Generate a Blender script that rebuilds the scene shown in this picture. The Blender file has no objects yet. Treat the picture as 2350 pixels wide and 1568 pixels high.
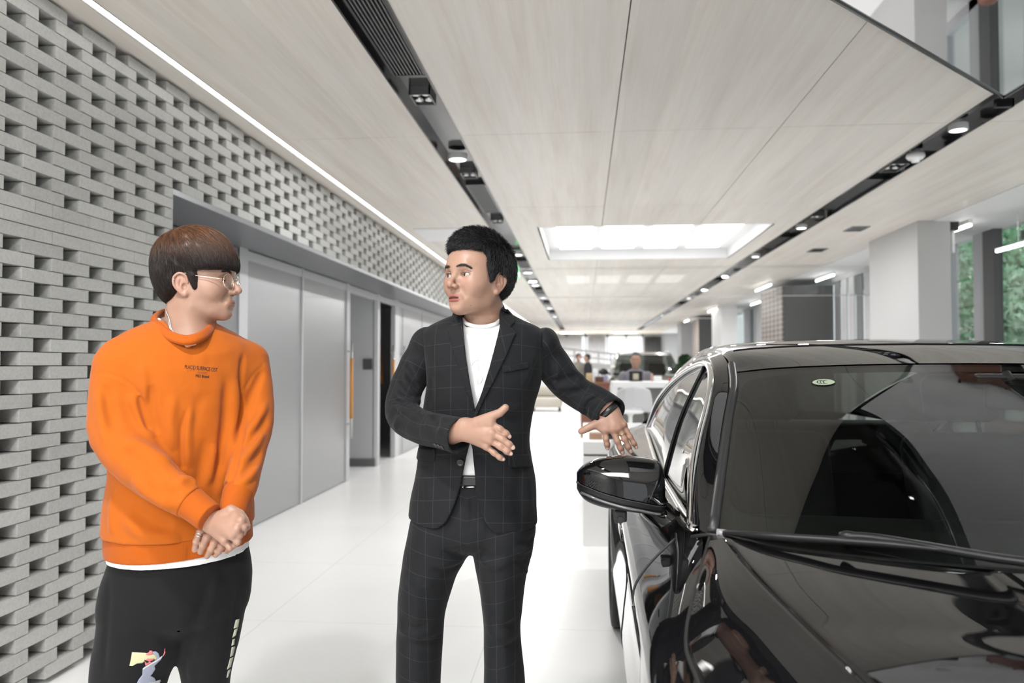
import bpy, bmesh, math, random
import numpy as np
from mathutils import Vector, Matrix

C = bpy.context.scene.collection
sc = bpy.context.scene
PI = math.pi
R = math.radians

# ------------------------------------------------------------------ camera, world, exposure
W, H = 2350, 1568
FPX = 28.0 / 36.0 * W
CAMZ = 1.35
YAW, PITCH = R(5.16), R(1.63)
cam_d = bpy.data.cameras.new('camera')
cam_d.lens = 28.0
cam_d.sensor_width = 36.0
cam_d.clip_start = 0.05
cam_d.clip_end = 300
cam_d.dof.use_dof = True
cam_d.dof.focus_distance = 2.15
cam_d.dof.aperture_fstop = 3.2
cam = bpy.data.objects.new('camera', cam_d)
C.objects.link(cam)
cam.location = (0, 0, CAMZ)
cam.rotation_euler = (R(90) + PITCH, 0, YAW)
sc.camera = cam
CAMR = np.array(cam.rotation_euler.to_matrix())

world = bpy.data.worlds.new('world')
sc.world = world
world.use_nodes = True
_bg = world.node_tree.nodes['Background']
_bg.inputs['Color'].default_value = (0.93, 0.96, 1.0, 1)
_bg.inputs['Strength'].default_value = 0.8

sc.view_settings.view_transform = 'Standard'
sc.view_settings.look = 'None'
sc.view_settings.gamma = 1.0
sc.view_settings.use_curve_mapping = False
sc.view_settings.exposure = 0.86
sc.cycles.use_denoising = True
sc.cycles.max_bounces = 10
sc.cycles.diffuse_bounces = 6
sc.cycles.glossy_bounces = 5
sc.cycles.transmission_bounces = 8
sc.cycles.transparent_max_bounces = 16
sc.cycles.sample_clamp_indirect = 6.0
sc.cycles.caustics_reflective = False
sc.cycles.caustics_refractive = False


def area_light(name, loc, size, power, rot=(0, 0, 0), col=(1, 1, 1)):
    l = bpy.data.lights.new(name, 'AREA')
    l.shape = 'RECTANGLE'
    l.size, l.size_y = size
    l.energy = power
    l.color = col
    o = bpy.data.objects.new(name, l)
    o.location = loc
    o.rotation_euler = rot
    C.objects.link(o)
    return o


CEIL = 2.905
# key light added out of view behind the camera
area_light('added_key_light', (-0.9, -1.9, CEIL - 0.04), (2.3, 2.5), 150)


def at(px, py, Y):
    """the point of the place at distance Y (world) on the sight line of photo pixel px, py"""
    d = CAMR @ np.array([(px - W / 2) / FPX, -(py - H / 2) / FPX, -1.0])
    t = Y / d[1]
    return np.array([d[0] * t, Y, CAMZ + d[2] * t])


# ------------------------------------------------------------------ object helpers
def tag(o, label=None, cat=None, group=None, kind=None):
    if label:
        o['label'] = label
    if cat:
        o['category'] = cat
    if group:
        o['group'] = group
    if kind:
        o['kind'] = kind
    return o


def thing(name, label, cat, loc=(0, 0, 0), rz=0.0, group=None):
    o = bpy.data.objects.new(name, None)
    o.empty_display_size = 0.1
    o.location = loc
    o.rotation_euler = (0, 0, rz)
    C.objects.link(o)
    return tag(o, label, cat, group)


def copy_tree(o, parent=None):
    c = o.copy()
    C.objects.link(c)
    if parent is not None:
        c.parent = parent
    for ch in list(o.children):
        copy_tree(ch, c)
    return c


def mesh_obj(name, V, F, mat, parent=None, smooth=True, mats=None, mi=None, offset=(0, 0, 0)):
    me = bpy.data.meshes.new(name)
    V = np.asarray(V, dtype=float).reshape(-1, 3) - np.asarray(offset, dtype=float)
    me.from_pydata(V.tolist(), [], F if isinstance(F, list) else F.tolist())
    if mats:
        for m in mats:
            me.materials.append(m)
        if mi is not None:
            me.polygons.foreach_set('material_index', np.asarray(mi, dtype=np.int32))
    else:
        me.materials.append(mat)
    if smooth:
        me.polygons.foreach_set('use_smooth', np.ones(len(me.polygons), dtype=bool))
    me.update()
    o = bpy.data.objects.new(name, me)
    C.objects.link(o)
    if parent is not None:
        o.parent = parent
    return o


class MB:
    """collects simple solids into one mesh"""

    def __init__(s):
        s.V, s.F, s.M = [], [], []

    def add(s, vs, fs, m=0):
        n = len(s.V)
        s.V += [tuple(map(float, v)) for v in vs]
        s.F += [[i + n for i in f] for f in fs]
        s.M += [m] * len(fs)
        return s

    def box(s, a, b, m=0, mat=None):
        x0, y0, z0 = a
        x1, y1, z1 = b
        vs = [(x0, y0, z0), (x1, y0, z0), (x1, y1, z0), (x0, y1, z0), (x0, y0, z1), (x1, y0, z1), (x1, y1, z1), (x0, y1, z1)]
        if mat is not None:
            vs = [tuple(mat @ Vector(v)) for v in vs]
        return s.add(vs, [[0, 3, 2, 1], [4, 5, 6, 7], [0, 1, 5, 4], [1, 2, 6, 5], [2, 3, 7, 6], [3, 0, 4, 7]], m)

    def rbox(s, a, b, r=0.01, m=0, seg=2):
        bm = bmesh.new()
        bmesh.ops.create_cube(bm, size=1)
        a, b = Vector(a), Vector(b)
        for v in bm.verts:
            v.co = Vector([(a[i] + b[i]) / 2 + v.co[i] * (b[i] - a[i]) for i in range(3)])
        bmesh.ops.bevel(bm, geom=bm.edges[:], offset=r, segments=seg, profile=0.5, affect='EDGES')
        bm.verts.index_update()
        s.add([v.co[:] for v in bm.verts], [[v.index for v in f.verts] for f in bm.faces], m)
        bm.free()
        return s

    def tube(s, pts, r, n=10, m=0, cap=True, closed=False):
        pts = [Vector(p) for p in pts]
        N = len(pts)
        rs = [r] * N if not hasattr(r, '__len__') else list(r)
        up = None
        vs, fs = [], []
        for i, p in enumerate(pts):
            if closed:
                t = (pts[(i + 1) % N] - pts[i - 1]).normalized()
            else:
                t = (pts[min(i + 1, N - 1)] - pts[max(i - 1, 0)]).normalized()
            if up is None:
                up = Vector((0, 0, 1)) if abs(t.z) < 0.9 else Vector((1, 0, 0))
            b = t.cross(up).normalized()
            up = b.cross(t).normalized()
            for k in range(n):
                a = 2 * PI * k / n
                vs.append(tuple(p + (b * math.cos(a) + up * math.sin(a)) * rs[i]))
        for i in range(N if closed else N - 1):
            for k in range(n):
                j = (i + 1) % N
                fs.append([i * n + k, i * n + (k + 1) % n, j * n + (k + 1) % n, j * n + k])
        if cap and not closed:
            fs.append(list(range(n))[::-1])
            fs.append([(N - 1) * n + k for k in range(n)])
        return s.add(vs, fs, m)

    def lathe(s, prof, c=(0, 0, 0), n=24, m=0):
        """prof: (radius, z) pairs, turned about the vertical axis through c"""
        vs, fs = [], []
        for r_, z in prof:
            for k in range(n):
                a = 2 * PI * k / n
                vs.append((c[0] + r_ * math.cos(a), c[1] + r_ * math.sin(a), c[2] + z))
        for i in range(len(prof) - 1):
            for k in range(n):
                fs.append([i * n + k, i * n + (k + 1) % n, (i + 1) * n + (k + 1) % n, (i + 1) * n + k])
        fs.append(list(range(n))[::-1])
        fs.append([(len(prof) - 1) * n + k for k in range(n)])
        return s.add(vs, fs, m)

    def ball(s, c, r, m=0, nu=20, nv=12, rot=None):
        vs, fs = [], []
        r = (r, r, r) if not hasattr(r, '__len__') else r
        for i in range(nv + 1):
            th = PI * i / nv
            for k in range(nu):
                a = 2 * PI * k / nu
                v = Vector((r[0] * math.sin(th) * math.cos(a), r[1] * math.sin(th) * math.sin(a), r[2] * math.cos(th)))
                if rot is not None:
                    v = rot @ v
                vs.append((c[0] + v.x, c[1] + v.y, c[2] + v.z))
        for i in range(nv):
            for k in range(nu):
                fs.append([i * nu + k, (i + 1) * nu + k, (i + 1) * nu + (k + 1) % nu, i * nu + (k + 1) % nu])
        return s.add(vs, fs, m)

    def build(s, name, mat, parent=None, smooth=False, offset=(0, 0, 0), bevel=0):
        mats = mat if isinstance(mat, (list, tuple)) else None
        o = mesh_obj(name, s.V, s.F, mat, parent, smooth, mats=mats, mi=s.M if mats else None, offset=offset)
        if bevel:
            b = o.modifiers.new('bevel', 'BEVEL')
            b.width = bevel
            b.segments = 2
            b.limit_method = 'ANGLE'
        return o


def grid_faces(nu, nv, closed_u=False):
    F = []
    for i in range(nv - 1):
        for k in range(nu if closed_u else nu - 1):
            F.append([i * nu + k, i * nu + (k + 1) % nu, (i + 1) * nu + (k + 1) % nu, (i + 1) * nu + k])
    return F


# ------------------------------------------------------------------ materials
def M(name, col=(0.8, 0.8, 0.8), rough=0.5, metal=0.0, spec=0.5, coat=0.0, coat_r=0.03, emit=None, estr=0.0, sheen=0.0, alpha=1.0, trans=0.0, ior=1.5, sss=0.0):
    m = bpy.data.materials.new(name)
    m.use_nodes = True
    b = m.node_tree.nodes['Principled BSDF']
    b.inputs['Base Color'].default_value = (*col, 1)
    b.inputs['Roughness'].default_value = rough
    b.inputs['Metallic'].default_value = metal
    b.inputs['Specular IOR Level'].default_value = spec
    b.inputs['Coat Weight'].default_value = coat
    b.inputs['Coat Roughness'].default_value = coat_r
    b.inputs['Sheen Weight'].default_value = sheen
    b.inputs['Alpha'].default_value = alpha
    b.inputs['Transmission Weight'].default_value = trans
    b.inputs['IOR'].default_value = ior
    if sss:
        b.inputs['Subsurface Weight'].default_value = sss
        b.inputs['Subsurface Radius'].default_value = (1.0, 0.35, 0.2)
        b.inputs['Subsurface Scale'].default_value = 0.006
    if emit:
        b.inputs['Emission Color'].default_value = (*emit, 1)
        b.inputs['Emission Strength'].default_value = estr
    return m


class NT:
    def __init__(s, m):
        s.m, s.t = m, m.node_tree
        s.b = m.node_tree.nodes['Principled BSDF']

    def n(s, typ, **kw):
        nd = s.t.nodes.new(typ)
        for k, v in kw.items():
            if k in nd.inputs:
                nd.inputs[k].default_value = v
            else:
                setattr(nd, k, v)
        return nd

    def l(s, a, b):
        s.t.links.new(a, b)

    def coords(s, which='Object', scale=(1, 1, 1), rot=(0, 0, 0), loc=(0, 0, 0)):
        tc = s.n('ShaderNodeTexCoord')
        mp = s.n('ShaderNodeMapping')
        mp.inputs['Scale'].default_value = scale
        mp.inputs['Rotation'].default_value = rot
        mp.inputs['Location'].default_value = loc
        s.l(tc.outputs[which], mp.inputs['Vector'])
        return mp.outputs['Vector']

    def noise(s, vec, scale=5, detail=3, rough=0.5):
        nd = s.n('ShaderNodeTexNoise')
        nd.inputs['Scale'].default_value = scale
        nd.inputs['Detail'].default_value = detail
        nd.inputs['Roughness'].default_value = rough
        s.l(vec, nd.inputs['Vector'])
        return nd.outputs['Fac']

    def ramp(s, fac, stops):
        r = s.n('ShaderNodeValToRGB')
        e = r.color_ramp.elements
        while len(e) < len(stops):
            e.new(0.5)
        for i, (p, c) in enumerate(stops):
            e[i].position = p
            e[i].color = (*c, 1) if len(c) == 3 else c
        s.l(fac, r.inputs['Fac'])
        return r.outputs['Color']

    def math(s, op, a, b=None, c=None, clamp=False):
        nd = s.n('ShaderNodeMath')
        nd.operation = op
        nd.use_clamp = clamp
        for i, v in enumerate((a, b, c)):
            if v is None:
                continue
            if isinstance(v, (int, float)):
                nd.inputs[i].default_value = v
            else:
                s.l(v, nd.inputs[i])
        return nd.outputs[0]

    def mix(s, fac, a, b, blend='MIX'):
        nd = s.n('ShaderNodeMix')
        nd.data_type = 'RGBA'
        nd.blend_type = blend
        for sock, v in ((nd.inputs[0], fac), (nd.inputs[6], a), (nd.inputs[7], b)):
            if isinstance(v, (int, float)):
                sock.default_value = v
            elif isinstance(v, tuple):
                sock.default_value = (*v, 1) if len(v) == 3 else v
            else:
                s.l(v, sock)
        return nd.outputs[2]

    def bump(s, h, strength=0.2, dist=0.001):
        nd = s.n('ShaderNodeBump')
        nd.inputs['Strength'].default_value = strength
        nd.inputs['Distance'].default_value = dist
        s.l(h, nd.inputs['Height'])
        s.l(nd.outputs['Normal'], s.b.inputs['Normal'])
        return nd

    def attr(s, name):
        nd = s.n('ShaderNodeAttribute')
        nd.attribute_name = name
        return nd


def glass_mat(name, tint=(0.9, 0.95, 0.93), ior=1.5, rough=0.0, refl=1.0):
    """a thin pane: tinted see-through plus Fresnel reflection"""
    m = bpy.data.materials.new(name)
    m.use_nodes = True
    t = m.node_tree
    t.nodes.remove(t.nodes['Principled BSDF'])
    out = t.nodes['Material Output']
    geo = t.nodes.new('ShaderNodeNewGeometry')
    dt = t.nodes.new('ShaderNodeVectorMath')
    dt.operation = 'DOT_PRODUCT'
    t.links.new(geo.outputs['Normal'], dt.inputs[0])
    t.links.new(geo.outputs['Incoming'], dt.inputs[1])
    f0 = ((ior - 1) / (ior + 1)) ** 2

    def mth(op, a, b=0.0):
        nd = t.nodes.new('ShaderNodeMath')
        nd.operation = op
        for i, v in enumerate((a, b)):
            if isinstance(v, float):
                nd.inputs[i].default_value = v
            else:
                t.links.new(v, nd.inputs[i])
        return nd.outputs[0]

    fac = mth('ADD', mth('MULTIPLY', mth('POWER', mth('SUBTRACT', 1.0, mth('ABSOLUTE', dt.outputs['Value'])), 5.0), 1.0 - f0), f0)
    tr = t.nodes.new('ShaderNodeBsdfTransparent')
    tr.inputs['Color'].default_value = (*tint, 1)
    gl = t.nodes.new('ShaderNodeBsdfGlossy')
    gl.inputs['Color'].default_value = (refl, refl, refl, 1)
    gl.inputs['Roughness'].default_value = rough
    mx = t.nodes.new('ShaderNodeMixShader')
    t.links.new(fac, mx.inputs[0])
    t.links.new(tr.outputs[0], mx.inputs[1])
    t.links.new(gl.outputs[0], mx.inputs[2])
    t.links.new(mx.outputs[0], out.inputs['Surface'])
    return m

# ------------------------------------------------------------------ materials of the room
m_white = M('white_paint', (0.82, 0.82, 0.82), 0.45)
m_lgrey = M('light_grey_paint', (0.50, 0.50, 0.51), 0.5)
m_grey = M('grey_paint', (0.20, 0.20, 0.21), 0.5)
m_soffit = M('soffit_metal', (0.20, 0.205, 0.215), 0.38, metal=0.25)
m_dgrey = M('dark_grey_paint', (0.10, 0.10, 0.10), 0.5)
m_black = M('black_metal', (0.012, 0.012, 0.013), 0.25)
m_blackgloss = M('black_gloss_trim', (0.015, 0.015, 0.016), 0.09, spec=0.6)
m_steel = M('brushed_steel', (0.62, 0.62, 0.62), 0.28, metal=1)
m_lamp = M('lamp_diffuser', (0.9, 0.9, 0.9), 0.4, emit=(1, 0.99, 0.97), estr=3.0)
m_led = M('led_strip', (0.9, 0.9, 0.9), 0.4, emit=(1, 0.98, 0.95), estr=6.0)
m_panel = M('skylight_diffuser', (0.9, 0.9, 0.9), 0.4, emit=(1, 1, 1), estr=1.7)
m_orange_wood = M('orange_wood', (0.62, 0.27, 0.06), 0.4)

# pale wood ceiling veneer: grain runs down the room, tone changes per board
m_wood = M('pale_wood_veneer', rough=0.42, spec=0.4)
n = NT(m_wood)
v = n.coords('Object', (1, 0.06, 1))
streak = n.noise(v, 9, 4, 0.6)
fine = n.noise(n.coords('Object', (1, 0.03, 1)), 60, 3, 0.6)
sep = n.n('ShaderNodeSeparateXYZ')
tc = n.n('ShaderNodeTexCoord')
n.l(tc.outputs['Object'], sep.inputs[0])
bx_ = n.math('FLOOR', n.math('MULTIPLY', sep.outputs[0], 1 / 0.1215))
wn = n.n('ShaderNodeTexWhiteNoise')
wn.noise_dimensions = '1D'
n.l(bx_, wn.inputs['W'])
c1 = n.ramp(streak, [(0.3, (0.73, 0.655, 0.585)), (0.5, (0.82, 0.765, 0.70)), (0.72, (0.86, 0.82, 0.765))])
c2 = n.mix(0.22, c1, n.ramp(fine, [(0.35, (0.66, 0.60, 0.54)), (0.65, (0.84, 0.81, 0.77))]))
c3 = n.mix(n.math('MULTIPLY', wn.outputs['Value'], 0.28), c2, (0.62, 0.60, 0.565), 'MIX')
n.l(c3, n.b.inputs['Base Color'])

# large glossy white floor tiles, thin pale joints
m_floor = M('white_floor_tile', (0.86, 0.86, 0.85), 0.28, spec=0.35)
n = NT(m_floor)
tc = n.n('ShaderNodeTexCoord')
sep = n.n('ShaderNodeSeparateXYZ')
n.l(tc.outputs['Object'], sep.inputs[0])


def seam(sock, off, period, w):
    f = n.math('FRACT', n.math('DIVIDE', n.math('ADD', sock, off), period))
    return n.math('LESS_THAN', n.math('ABSOLUTE', n.math('SUBTRACT', f, 0.5)), w / period / 2)


s1 = seam(sep.outputs[0], 1.68 + 0.6, 1.2, 0.004)
s2 = seam(sep.outputs[1], -4.1 + 0.6, 1.2, 0.004)
sm = n.math('MAXIMUM', s1, s2)
cl = n.ramp(n.noise(n.coords('Object', (1, 1, 1)), 1.3, 4), [(0.3, (0.84, 0.84, 0.835)), (0.7, (0.88, 0.88, 0.875))])
n.l(n.mix(sm, cl, (0.66, 0.66, 0.65)), n.b.inputs['Base Color'])

# grey clay bricks, a tone per brick
m_brick = M('grey_brick', rough=0.85, spec=0.2)
n = NT(m_brick)
a = n.attr('shade')
base = n.mix(a.outputs['Fac'], (0.38, 0.38, 0.366), (0.51, 0.51, 0.49))
sp = n.noise(n.coords('Object', (1, 1, 1)), 90, 4, 0.7)
cl = n.mix(0.35, base, n.ramp(sp, [(0.35, (0.30, 0.30, 0.29)), (0.6, (0.5, 0.5, 0.485))]))
n.l(cl, n.b.inputs['Base Color'])
n.bump(sp, 0.25, 0.0015)

# ribbed translucent wall sheets
m_poly = M('ribbed_polycarbonate', (0.28, 0.285, 0.29), 0.28, spec=0.55)
n = NT(m_poly)
wv = n.n('ShaderNodeTexWave')
wv.wave_type = 'BANDS'
wv.bands_direction = 'Y'
wv.inputs['Scale'].default_value = 22
n.l(n.coords('Object'), wv.inputs['Vector'])
n.bump(wv.outputs['Fac'], 0.18, 0.002)

# ------------------------------------------------------------------ floor and ceiling
XL, XP = -2.25, -2.735       # brick face, recessed sheet wall
XR = 4.71                    # glass line on the right
tag(MB().box((-6, -7, -0.1), (XR + 0.15, 44, 0)).build('floor', m_floor), kind='structure')
tag(MB().box((XR + 0.15, -20, -0.16), (60, 80, -0.06)).build('ground', M('outdoor_paving', (0.45, 0.45, 0.43), 0.8)), kind='structure')

cb = MB()
SX0, SX1, SY0, SY1 = -0.505, 2.09, 9.0, 11.87     # opening of the light box
xs_mid = [-0.838, 0.205, 1.285, 2.357]
ys = [-7.28, -4.76, -2.24, 0.28, 2.8, 5.32, 7.84, 10.36, 12.88] + [12.88 + 2.52 * k for k in range(1, 10)] + [36.0]
g = 0.003


def panel(x0, x1, y0, y1):
    if x1 - x0 < 0.02 or y1 - y0 < 0.02:
        return
    cb.box((x0 + g, y0 + g, CEIL), (x1 - g, y1 - g, CEIL + 0.02))


for i in range(len(ys) - 1):
    panel(-2.087, -1.064, ys[i], ys[i + 1])
    for j in range(3):
        x0, x1, y0, y1 = xs_mid[j], xs_mid[j + 1], ys[i], ys[i + 1]
        # leave the hole of the light box
        ix0, ix1, iy0, iy1 = max(x0, SX0), min(x1, SX1), max(y0, SY0), min(y1, SY1)
        if ix0 < ix1 and iy0 < iy1:
            panel(x0, x1, y0, iy0)
            panel(x0, x1, iy1, y1)
            panel(x0, ix0, iy0, iy1)
            panel(ix1, x1, iy0, iy1)
        else:
            panel(x0, x1, y0, y1)
    panel(2.572, 3.77, ys[i], ys[i + 1])
cb.box((-2.31, -7.2, CEIL), (-2.137, 36, CEIL + 0.02))
tag(cb.build('ceiling', m_wood), kind='structure')
# plain slab over the boards
sl = MB()
sl.box((-6, -7.2, CEIL + 0.12), (SX0 - 0.02, 44, CEIL + 0.2))
sl.box((SX1 + 0.02, -7.2, CEIL + 0.12), (XR + 0.2, 44, CEIL + 0.2))
sl.box((SX0 - 0.02, -7.2, CEIL + 0.12), (SX1 + 0.02, SY0 - 0.02, CEIL + 0.2))
sl.box((SX0 - 0.02, SY1 + 0.02, CEIL + 0.12), (SX1 + 0.02, 44, CEIL + 0.2))
tag(sl.build('ceiling_slab', m_dgrey), kind='structure')
tag(MB().box((3.775, -7.2, CEIL - 0.005), (XR + 0.15, 44, CEIL + 0.06)).build('ceiling_side', M('white_plaster', (0.8, 0.8, 0.8), 0.6)), kind='structure')
tag(MB().box((-6, 36.0, CEIL - 0.02), (3.77, 44, CEIL + 0.1)).build('ceiling_end', M('warm_ceiling', (0.72, 0.65, 0.56), 0.6)), kind='structure')

# light box in the ceiling
lb = thing('light_box', 'large recessed rectangular ceiling light box with four glowing square panels', 'ceiling light', ((SX0 + SX1) / 2, (SY0 + SY1) / 2, CEIL))
off = np.array([(SX0 + SX1) / 2, (SY0 + SY1) / 2, CEIL])
w = MB()
d = 0.15
w.box((SX0 - 0.02, SY0, CEIL), (SX0, SY1, CEIL + d))
w.box((SX1, SY0, CEIL), (SX1 + 0.02, SY1, CEIL + d))
w.box((SX0 - 0.02, SY0 - 0.02, CEIL), (SX1 + 0.02, SY0, CEIL + d))
w.box((SX0 - 0.02, SY1, CEIL), (SX1 + 0.02, SY1 + 0.02, CEIL + d))
w.box((SX0 - 0.02, SY0 - 0.02, CEIL + d), (SX1 + 0.02, SY1 + 0.02, CEIL + d + 0.03))
w.build('box_lining', M('box_lining_paint', (0.84, 0.84, 0.84), 0.6), lb, offset=off)
for k in range(4):
    x0 = SX0 + 0.17 + k * 0.60
    for (ya, yb) in ((SY0 + 0.30, SY0 + 1.28), (SY0 + 1.34, SY1 - 0.3)):
        MB().box((x0, ya, CEIL + d - 0.03), (x0 + 0.45, yb, CEIL + d - 0.005)).build('light_panel', m_panel, lb, offset=off)

# panel for the key light added out of view behind the camera
for xc, yc, lab in ((-0.9, -1.9, 'added key light panel under the ceiling behind the camera, over the front of the showroom'),):
    t = thing('light_box', lab, 'ceiling light', (xc, yc, CEIL))  # unseen luminaire, added for its light
    MB().box((-1.3, -1.4, -0.02), (1.3, 1.4, -0.0)).build('rim', m_white, t)
    MB().box((-1.2, -1.3, -0.026), (1.2, 1.3, -0.02)).build('light_panel', M('fill_diffuser', (0.9, 0.9, 0.9), 0.4, emit=(1, 1, 1), estr=1.2), t)

# faint flush lights further on
for (x, y) in ((-1.55, 9.4),):
    t = MB().box((-0.4, -0.45, -0.012), (0.4, 0.45, 0.0)).build('ceiling_light', M('dim_diffuser', (0.8, 0.8, 0.82), 0.3, emit=(1, 1, 1), estr=0.02))
    t.location = (x, y, CEIL)
    tag(t, 'pale flush square ceiling light left of the dark ceiling channel', 'ceiling light')

# ------------------------------------------------------------------ LED line beside the brick wall
led = thing('light_strip', 'long bright white LED strip running along the ceiling edge above the brick wall', 'light strip', (-2.112, 14, CEIL))
MB().box((-0.021, -21, 0.012), (0.021, 22, 0.03)).build('diffuser', m_led, led)
k = MB()
k.box((-0.0235, -21, 0.0), (-0.021, 22, 0.03))
k.box((0.021, -21, 0.0), (0.022, 22, 0.03))
k.build('channel', m_black, led)

# ------------------------------------------------------------------ brick screen wall
rnd = random.Random(4)
CH = 0.0572
BL, PER, BD = 0.254, 0.363, 0.165
bk = MB()
shade = []


def brick(y0, y1, i, x_off=0.0):
    z0 = i * CH + 0.028 + 0.0015
    j = rnd.uniform(-0.0012, 0.0012)
    bk.box((XL - BD + j + x_off, y0, z0), (XL + j + x_off, y1, z0 + CH - 0.004))
    s_ = min(1, max(0, rnd.gauss(0.55, 0.22)))
    shade.extend([s_] * 6)


YJ = 4.172      # jamb of the recess
NC = 50
for i in range(NC):
    zlow = i * CH + 0.028
    y = -7.0 + (0 if i % 2 else PER / 2) + 0.202
    end = YJ if zlow < 2.31 else 35.9
    band = 32 <= i <= 34
    while y < end:
        if band and zlow < 2.31:
            brick(y, min(y + BL, end), i)
            if y + BL < end - 0.01:
                brick(y + BL + 0.0015, min(y + PER - 0.0015, end), i)
        else:
            a_, b_ = y, y + BL
            if b_ > end - 0.02:
                b_ = end
            if b_ - a_ > 0.02:
                brick(a_, b_, i)
            if zlow < 2.31 and b_ < end and y + PER > end - 0.045:
                brick(end - 0.062, end, i)
        y += PER
bw = bk.build('wall_left', m_brick)
at_ = bw.data.attributes.new('shade', 'FLOAT', 'FACE')
at_.data.foreach_set('value', np.array(shade, dtype=np.float32))
tag(bw, kind='structure')
# wall core behind the screen, near black to paint the shade inside the gaps
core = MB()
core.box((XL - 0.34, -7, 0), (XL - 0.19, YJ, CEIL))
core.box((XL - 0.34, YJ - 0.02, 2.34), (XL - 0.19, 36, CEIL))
tag(core.build('wall_left_core', M('wall_core_shade', (0.02, 0.02, 0.02), 0.8)), kind='structure')
rc = MB()
rc.box((XL - 0.5, YJ - 0.012, 0), (XL, YJ + 0.0, 2.316))            # jamb lining
rc.box((XP - 0.1, YJ, 2.285), (XL, 36, 2.316))                       # soffit
tag(rc.build('wall_left_soffit', m_soffit), kind='structure')

# recessed sheet wall with doors
fr = MB()
for (y0, y1) in ((6.09, 6.25), (7.51, 7.545), (8.97, 9.10), (10.36, 10.475), (11.337, 11.60)):
    fr.box((XP - 0.05, y0, 0), (XP + 0.012, y1, 2.285))
for k in range(14):
    y0 = 13.3 + 1.6 * k
    fr.box((XP - 0.05, y0, 0), (XP + 0.012, y0 + 0.05, 2.285))
fr.box((XP - 0.05, 6.09, 2.20), (XP + 0.008, 36, 2.275))
tag(fr.build('trim_1', m_lgrey), kind='structure')
tag(MB().box((XP - 0.06, YJ, 0), (XP, 6.09, 2.275)).build('wall_recess', m_grey), kind='structure')
sh = MB()
sh.box((XP - 0.035, 6.25, 0.01), (XP, 7.51, 2.2))
sh.box((XP - 0.035, 11.60, 0.01), (XP, 36, 2.2))
tag(sh.build('wall_recess_sheet', m_poly), kind='structure')
# sliding door leaf with long handle
dr = thing('door_1', None, None, (XP, 8.26, 0))
dr['kind'] = 'structure'
MB().box((-0.035, -0.71, 0.01), (0.0, 0.71, 2.2)).build('door_leaf', m_poly, dr)


def long_handle(y, parent, yo, x=0.055):
    hb = MB()
    hb.tube([(x, y - yo, 0.50), (x, y - yo, 1.62)], 0.014, 10)
    hb.tube([(0.0, y - yo, 0.66), (x, y - yo, 0.66)], 0.010, 8)
    hb.tube([(0.0, y - yo, 1.50), (x, y - yo, 1.50)], 0.010, 8)
    h = hb.build('door_handle', m_steel, parent, smooth=True)
    MB().tube([(x, y - yo, 0.72), (x, y - yo, 1.42)], 0.021, 12).build('grip', m_orange_wood, h, smooth=True)


long_handle(9.02, dr, 8.26)
dr2 = thing('door_2', None, None, (XP, 12.5, 0))
dr2['kind'] = 'structure'
MB().box((-0.03, -0.65, 0.01), (0.006, 0.65, 2.2)).build('door_leaf', m_poly, dr2)
long_handle(11.07, dr2, 12.5)
long_handle(11.75, dr2, 12.5)
# rooms behind the openings
rm = MB()
rm.box((-5.6, 10.36, 0), (XP - 0.04, 10.475, 2.6))
rm.box((-5.6, 9.0, 2.35), (XP - 0.05, 14, 2.45))
rm.box((-5.7, 8.0, 0), (-5.6, 14, 2.4))
rm.box((-5.6, 13.9, 0), (XP - 0.05, 14.0, 2.4))
tag(rm.build('wall_room', M('room_grey', (0.42, 0.42, 0.42), 0.6)), kind='structure')
tag(MB().box((-4.6, 10.33, 0), (XP - 0.02, 10.36, 0.10)).build('baseboard_room', m_dgrey), kind='structure')
cabn = thing('cabinet', 'low dark grey cabinet standing inside the second doorway', 'cabinet', (-3.7, 12.6, 0))
MB().rbox((-0.35, -0.3, 0.08), (0.35, 0.3, 0.95), 0.01).build('body', m_dgrey, cabn)
MB().box((-0.30, -0.315, 0.12), (0.30, -0.3, 0.90)).build('door', M('dark_front', (0.07, 0.07, 0.075), 0.4), cabn)
MB().box((-0.32, -0.26, 0), (0.32, 0.26, 0.08)).build('plinth', m_black, cabn)
# hanging coat in the second room
ct = MB()
prof = [(0.03, 0), (0.07, -0.06), (0.11, -0.25), (0.14, -0.55), (0.15, -0.7)]
ct.lathe(prof, (0, 0, 0), 14)
co = ct.build('hanging_coat', M('rust_cloth', (0.34, 0.15, 0.06), 0.9), smooth=True)
co.location = (-3.15, 11.9, 1.75)
co.scale = (0.8, 0.45, 1)
tag(co, 'rust-brown coat hanging on the wall inside the second doorway', 'coat')
tg = MB().box((-0.02, -0.06, -0.07), (0.0, 0.06, 0.07)).build('card_reader', m_black)
tg.location = (XP - 0.12, 10.35, 1.35)
tg.rotation_euler = (0, 0, R(90))
tag(tg, 'small black card reader on the grey wall beside the first doorway', 'card reader')
sg = MB().box((-0.11, -0.01, -0.32), (0.11, 0.01, 0.32)).build('wall_sign', m_black)
sg.location = (-3.0, 13.88, 1.9)
tag(sg, 'narrow black vertical sign on the wall inside the second doorway', 'sign')

# ------------------------------------------------------------------ dark service channels in the ceiling


def channel(name, x0, x1):
    ch = MB()
    ch.box((x0, -7.2, CEIL + 0.055), (x1, 36, CEIL + 0.08))
    ch.box((x0 - 0.006, -7.2, CEIL - 0.004), (x0 + 0.004, 36, CEIL + 0.08))
    ch.box((x1 - 0.004, -7.2, CEIL - 0.004), (x1 + 0.006, 36, CEIL + 0.08))
    return tag(ch.build(name, m_blackgloss), kind='structure')


channel('trim_2', -1.064, -0.838)
channel('trim_3', 2.357, 2.572)

m_slat = M('grille_slat', (0.16, 0.16, 0.165), 0.3, metal=0.6)
m_spotglass = M('lamp_reflector', (0.75, 0.75, 0.75), 0.2, metal=0.8)


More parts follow.
